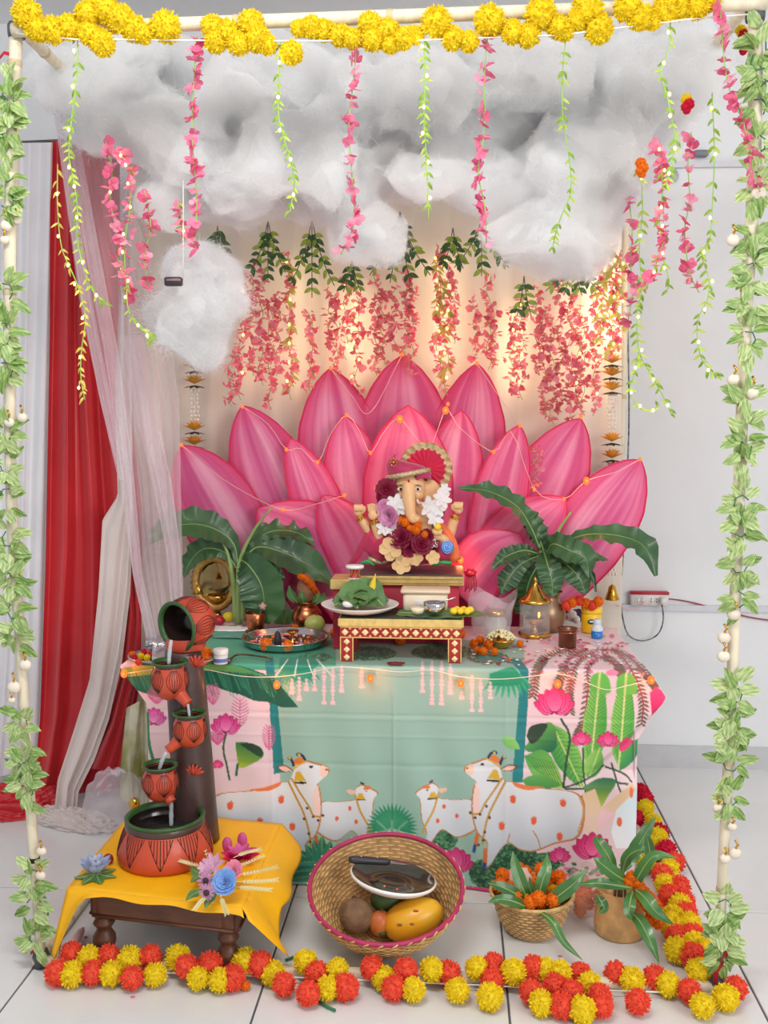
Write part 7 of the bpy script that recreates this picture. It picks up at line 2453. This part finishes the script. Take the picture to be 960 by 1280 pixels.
def basket(label, M_, prof_, n_st, rim_m, rim_r, weave_r, turns):
    """woven cane basket: stakes up the side, wavy weavers round it, bound rim"""
    g = thing('cane_basket', label, 'basket', M_.translation)
    pz = [p_[1] for p_ in prof_]
    pr_ = [p_[0] for p_ in prof_]
    L_ = np.concatenate([[0], np.cumsum([math.hypot(pr_[i + 1] - pr_[i], pz[i + 1] - pz[i]) for i in range(len(prof_) - 1)])])
    at = lambda s_: (float(np.interp(s_ * L_[-1], L_, pr_)), float(np.interp(s_ * L_[-1], L_, pz)))
    MB().lathe([at(i / 14) for i in range(15)], 48, M_).build('lining', cane_d, g, solid=.002)
    for k in range(n_st):
        a = 2 * PI * k / n_st
        pts = []
        for i in range(9):
            r_, z_ = at(.05 + .95 * i / 8)
            pts.append(Vector((r_ * math.cos(a), r_ * math.sin(a), z_)))
        MB().tube(pts, weave_r * 1.1, 5, M=M_).build('stake', cane_d, g)
    for t_ in range(turns):
        r_, z_ = at(.12 + .86 * (t_ + .5) / turns)
        n = n_st * 2
        b = MB()
        ring = []
        for j in range(n * 2 + 1):
            a = 2 * PI * j / (n * 2)
            w_ = weave_r * 1.0 * math.cos(a * n_st / 1.0 + PI * t_)
            ring.append(Vector(((r_ + w_) * math.cos(a), (r_ + w_) * math.sin(a), z_)))
        b.tube(ring, weave_r * 1.25, 5, cap=False, M=M_)
        b.build('weaver', cane, g)
    r_, z_ = at(1.0)
    ring = [Vector((r_ * math.cos(2 * PI * j / 48), r_ * math.sin(2 * PI * j / 48), z_)) for j in range(49)]
    rim = MB().tube(ring, rim_r, 8, cap=False, M=M_).build('rim', rim_m, g)
    for k in range(n_st):
        a = 2 * PI * k / n_st
        c0 = Vector((r_ * math.cos(a), r_ * math.sin(a), z_))
        tn = Vector((-math.sin(a), math.cos(a), .6)).normalized()
        MB().tube([M_ @ (c0 - tn * .008 + Vector((math.cos(a), math.sin(a), 0)) * rim_r), M_ @ (c0 + tn * .008 + Vector((math.cos(a), math.sin(a), 0)) * rim_r)], rim_r * .35, 5).build('rim_binding', cane if rim_m is pink_cane else rim_m, rim)
    return g


fl_c = W(484, 1186, z=0)
bR = 97 * S(2.62)
Mb = Matrix.Translation((XAT(484, 2.60, .1), 2.605, .012)) @ Matrix.Rotation(R(17), 4, 'X')
Mb = Matrix.Translation((XAT(484, 2.60, .1), 2.585, .044)) @ Matrix.Rotation(R(17), 4, 'X')
basket('wide cane basket with magenta rim leaning towards the front', Mb, [(0, 0), (bR * .50, 0), (bR * .62, .012), (bR * .78, .042), (bR * .90, .078), (bR * .97, .108), (bR, .128)], 36, pink_cane, .0062, .0020, 22)
kb = lambda x, y, z: Mb @ Vector((x, y, z))
c = kb(.062, -.05, .060)
pa = thing('papaya', 'ripe orange yellow papaya lying in the wide basket', 'fruit', c)
rotp = Matrix.Rotation(R(-20), 3, 'Y') @ Matrix.Rotation(R(6), 3, 'Z')
pap = mat('papaya_skin', (238, 150, 20), rough=.35, var=.12, scale=8, rgb2=(226, 172, 40), bump=.06)
MB().ell(c, (.086, .052, .050), 30, 20, rot=rotp, fn=lambda d: 1 + .10 * d.x - .12 * (max(0, -d.x)) ** 3 + .012 * math.cos(5 * math.atan2(d.z, d.y))).build('fruit', pap, pa)
e_ = c + rotp @ Vector((-.074, -.006, 0))
MB().ell(e_, (.012, .014, .012), 12, 8, rot=rotp).build('stem_end', mat('papaya_stem', (84, 92, 52), rough=.7), pa)
for (dx, dz) in ((-.02, .02), (.01, .012), (.03, .035)):
    pv = c + rotp @ Vector((dx, -.045 * math.sqrt(max(.1, 1 - (dx / .09) ** 2 - (dz / .055) ** 2)) - .006, dz))
    MB().ell(pv, (.007, .002, .004), 10, 6).build('blemish', mat('papaya_spot', (150, 100, 50), rough=.7), pa)
c = kb(-.076, -.040, .062)
cc_ = thing('brown_fruit', 'round brown husked fruit left of the papaya in the wide basket', 'fruit', c)
MB().ell(c, (.046, .044, .046), 24, 16, fn=lambda d: 1 + .03 * noise.noise(d * 3)).build('fruit', mat('brown_husk', (122, 92, 66), rough=.85, var=.2, scale=50, bump=.3, bscale=120), cc_)
MB().ell(c + Vector((-.008, .012, .044)), (.006, .006, .004), 8, 6).build('eye_scar', mat('dark_scar', (70, 50, 38)), cc_)
c = kb(-.012, -.050, .048)
o = thing('red_apple', 'reddish apple wedged between the brown fruit and papaya', 'fruit', c)
MB().ell(c, (.032, .03, .034), 20, 14).build('fruit', mat('apple_skin', (184, 84, 44), rough=.4, rgb2=(206, 120, 60), scale=20), o)
MB().tube([c + Vector((0, 0, .032)), c + Vector((.004, 0, .042))], .002, 6).build('stem', brn_m, o)
c = kb(.0, .02, .062)
o = thing('green_mango', 'dark green fruit under the plate in the wide basket', 'fruit', c)
MB().ell(c, (.05, .036, .034), 20, 14, fn=lambda d: 1 + .08 * d.x).build('fruit', mat('green_fruit_skin', (74, 96, 48), rough=.45, var=.2), o)
MB().ell(c + Vector((.052, 0, .006)), .004, 6, 5).build('stem_end', brn_m, o)
c = kb(.016, .030, .118)
Mp = TRS(c, Matrix.Rotation(R(8), 3, 'Y') @ Matrix.Rotation(R(-4), 3, 'X'))
pt = thing('dark_plate', 'white plate with dark glossy centre resting on the fruit', 'plate', c)
MB().lathe([(0, -.016), (.07, -.016), (.098, -.006), (.114, .006), (.117, .012), (.112, .0148)], 44, Mp).build('white_underside', white_pl, pt)
MB().lathe([(.112, .0145), (.092, .004), (.07, -.004), (.045, -.004), (.042, -.001), (.034, -.001), (.030, -.004), (0, -.004)], 44, Mp).build('dark_face', mat('dark_brown_glaze', (58, 48, 44), rough=.12, var=.15, coat=.5), pt)
k0, k1 = Mp @ Vector((-.125, .020, .030)), Mp @ Vector((-.015, .050, .030))
kn = thing('kitchen_knife', 'black handled knife lying across the dark plate', 'knife', k0)
dv = (k1 - k0).normalized()
MB().tube([k0, k0 + dv * .012, k0 + dv * .05, k1 - dv * .01, k1], [.007, .011, .0105, .010, .007], 10).build('handle', mat('black_plastic', (52, 46, 50)), kn)
sdv = dv.cross(Vector((0, 0, 1))).normalized()
bl_ = MB()
bl_.add([k1 - dv * .004 + sdv * .009, k1 - dv * .004 - sdv * .009, k1 + dv * .09 - sdv * .008, k1 + dv * .105 + sdv * .007, k1 + dv * .09 + sdv * .010], [(0, 1, 2, 3, 4)])
bl_.build('blade', steel, kn, smooth=False, solid=.0012)
for t_ in (.3, .7):
    MB().ell(k0.lerp(k1, t_) + Vector((0, 0, .010)), .002, 6, 5).build('rivet', steel, kn)

# small basket of marigolds and mango leaves
sc_ = W(664, 1180, z=0)
sR = 53 * S(2.62)
scx, scy = XAT(664, 2.66, .05), 2.655
Ms = Matrix.Translation((scx, scy, .002))
basket('small cane basket filled with marigolds and mango leaves', Ms, [(0, 0), (sR * .52, 0), (sR * .66, .012), (sR * .82, .045), (sR * .93, .085), (sR, .108)], 26, cane, .005, .0018, 16)
for k in range(26):
    a = 2 * PI * k / 26 * 1.0
    r_ = sR * (.80 if k % 3 else .55)
    tag(put('marigold', POM['o' if k % 9 else 'y'][k % 2], None, TRS(Vector((scx + r_ * math.cos(a), scy + r_ * math.sin(a), .112 + .012 * (k % 3))), None, .021)), 'orange marigold packed inside the small cane basket', 'flower', 'marigolds in the small basket')
mg2 = mat('mango_leaf_fresh', (46, 94, 44), rough=.36, var=.16, rgb2=(76, 130, 62), scale=6, coat=.2)


def mango(label, centre, leaves, n_=12):
    g = thing('mango_leaf_sprig', label, 'leaves', centre)
    for pts, wd, deps in leaves:
        blade(g, [W(a, b_, y=d_) for (a, b_), d_ in zip(pts, deps)], [w_ * S(2.6) for w_ in (1.2, wd * .85, wd, wd * .7, .4)], 'leaf', (0, -.8, .7), .22, mg2, rib_g, 18, .002)
    return g


mango('sprig of long mango leaves rising from the small basket', Vector((scx, scy - .02, .12)), [
    ([(668, 1136), (655, 1115), (645, 1085), (641, 1064)], 9, [2.62, 2.60, 2.62, 2.64]),
    ([(670, 1136), (676, 1108), (683, 1085), (684, 1068)], 8.5, [2.62, 2.61, 2.63, 2.66]),
    ([(674, 1138), (695, 1122), (718, 1104), (734, 1086)], 10, [2.60, 2.58, 2.58, 2.60]),
    ([(664, 1136), (645, 1118), (625, 1108), (610, 1104)], 8, [2.60, 2.57, 2.56, 2.56]),
    ([(664, 1138), (645, 1128), (625, 1124), (610, 1128)], 7, [2.58, 2.54, 2.53, 2.53]),
    ([(672, 1138), (690, 1152), (705, 1178), (728, 1200)], 5.5, [2.56, 2.50, 2.47, 2.46]),
    ([(668, 1132), (660, 1105), (650, 1090), (648, 1078)], 7, [2.66, 2.68, 2.70, 2.72])])
tag(MB().ell(Vector((scx - .03, scy + .05, .125)), (.035, .03, .03), 16, 10, fn=lambda d: 1 + .2 * noise.noise(d * 3)).build('crumpled_paper', mat('pinkish_paper', (226, 190, 176), rough=.7)), 'crumpled pinkish paper at the back of the small basket', 'paper')
# plastic bag of marigolds between basket and brass pot
bgc = Vector((XAT(732, 2.74, .06), 2.74, 0))
bg = thing('flower_bag', 'clear plastic bag of orange marigolds behind the brass tumbler', 'bag', bgc)
rows = []
for i in range(14):
    t_ = i / 13
    rows.append([bgc + Vector(((.068 - .02 * t_ ** 2) * (math.sin(PI * (.15 + .8 * t_)) ** .5) * math.cos(2 * PI * j / 30) * (1 + .15 * noise.noise(Vector((j * .5, i * .4, 1)))), .055 * (math.sin(PI * (.15 + .8 * t_)) ** .5) * math.sin(2 * PI * j / 30), .004 + .15 * t_)) for j in range(30)])
MB().grid(rows, closed=True).build('bag_film', mat('peach_bag_film', (244, 220, 206), rough=.15, var=.05, clear=.82), bg)
for k in range(14):
    a, r_ = rs.uniform(0, 6.28), .042 * math.sqrt(rs.random())
    tag(put('marigold', POM['o'][k % 2], None, TRS(bgc + Vector((r_ * math.cos(a), r_ * math.sin(a) * .7, .022 + .075 * rs.random())), None, .020)), 'orange marigold inside the clear bag by the brass tumbler', 'flower', 'marigolds in the clear bag')
# hammered brass tumbler with mango leaves and marigold string
tc2 = Vector((XAT(775, 2.66, .06), 2.665, 0))
ham = mat('hammered_brass', (226, 178, 118), rough=.4, metal=.35, var=.25, scale=18, bump=.5, bscale=26)
bt_ = thing('brass_tumbler', 'hammered brass tumbler holding mango leaves on the floor', 'pot', tc2)
tR = 33 * S(2.62)
MB().lathe([(0, 0), (tR * .90, 0), (tR * .98, .006), (tR * 1.0, .03), (tR * .95, .08), (tR * .93, .122), (tR * .98, .128), (tR * .95, .130), (tR * .88, .12), (tR * .9, .02), (0, .01)], 36, TRS(tc2)).build('cup', ham, bt_)
for k in range(4):
    MB().tube([tc2 + Vector((.02 * math.cos(k * 1.6), .02 * math.sin(k * 1.6), .03)), tc2 + Vector((.01 * math.cos(k * 1.6), .01 * math.sin(k * 1.6), .16))], .004, 6).build('twig', brn_m, bt_)
mango('bunch of mango leaves spilling over the brass tumbler', tc2 + Vector((0, 0, .14)), [
    ([(792, 1112), (800, 1092), (818, 1070), (846, 1072)], 8, [2.60, 2.57, 2.55, 2.55]),
    ([(790, 1106), (770, 1094), (752, 1080), (742, 1072)], 10, [2.60, 2.58, 2.57, 2.57]),
    ([(790, 1110), (765, 1106), (745, 1104), (722, 1106)], 7, [2.58, 2.56, 2.55, 2.56]),
    ([(794, 1112), (806, 1122), (820, 1140), (842, 1156)], 9.5, [2.58, 2.54, 2.51, 2.50]),
    ([(791, 1114), (788, 1125), (786, 1140), (790, 1150)], 8, [2.58, 2.54, 2.52, 2.52]),
    ([(788, 1140), (800, 1152), (812, 1175), (824, 1204)], 9, [2.56, 2.52, 2.48, 2.46]),
    ([(778, 1092), (790, 1070), (805, 1045), (820, 1020)], 10, [2.66, 2.68, 2.70, 2.72]),
    ([(772, 1096), (760, 1070), (748, 1052), (745, 1045)], 9, [2.66, 2.66, 2.68, 2.70]),
    ([(778, 1092), (784, 1072), (800, 1062), (808, 1066)], 8, [2.64, 2.62, 2.60, 2.60]),
    ([(746, 1118), (750, 1125), (755, 1135), (748, 1142)], 7, [2.60, 2.56, 2.55, 2.55]),
    ([(806, 1086), (812, 1070), (810, 1052), (808, 1044)], 7, [2.64, 2.64, 2.64, 2.64])])
ms = thing('marigold_string', 'short string of orange marigolds hanging from the brass tumbler', 'garland', tc2 + Vector((.03, -.03, .1)))
for k, (a, b_) in enumerate([(790, 1096), (796, 1102), (800, 1110), (806, 1116), (812, 1122), (808, 1132), (814, 1138), (818, 1146), (812, 1150), (822, 1154), (798, 1120), (786, 1102), (820, 1132)]):
    pompon(W(a, b_, y=2.59), .018, 'o', ms, 'marigold')
MB().tube(catmull([W(788, 1096, y=2.60), W(804, 1116, y=2.60), W(818, 1150, y=2.60)], 8), .0015, 5).build('thread', th_m, ms)
# fallen cloth scrap by the left base and petals on the floor
tag(MB().tube(catmull([W(104, 1160, z=.02), W(92, 1178, z=.02), W(84, 1188, z=.012)], 10), [.004, .010, .013, .013, .012, .010, .009, .008, .006, .003], 8).build('pink_paper_roll', mat('pink_paper', (232, 190, 190), rough=.6)), 'pink and white paper roll lying under the left of the stool', 'paper')
b = MB()
for (a, b_) in ((107, 1171), (166, 1246), (425, 1092), (700, 1195), (640, 1200), (460, 1190)):
    b.ell(W(a, b_, z=.002), (.006, .004, .0015), 8, 4)
tag(b.build('floor_petals', pet_b[0]), 'few tiny rose petals fallen on the floor tiles', 'petals', kind='stuff')
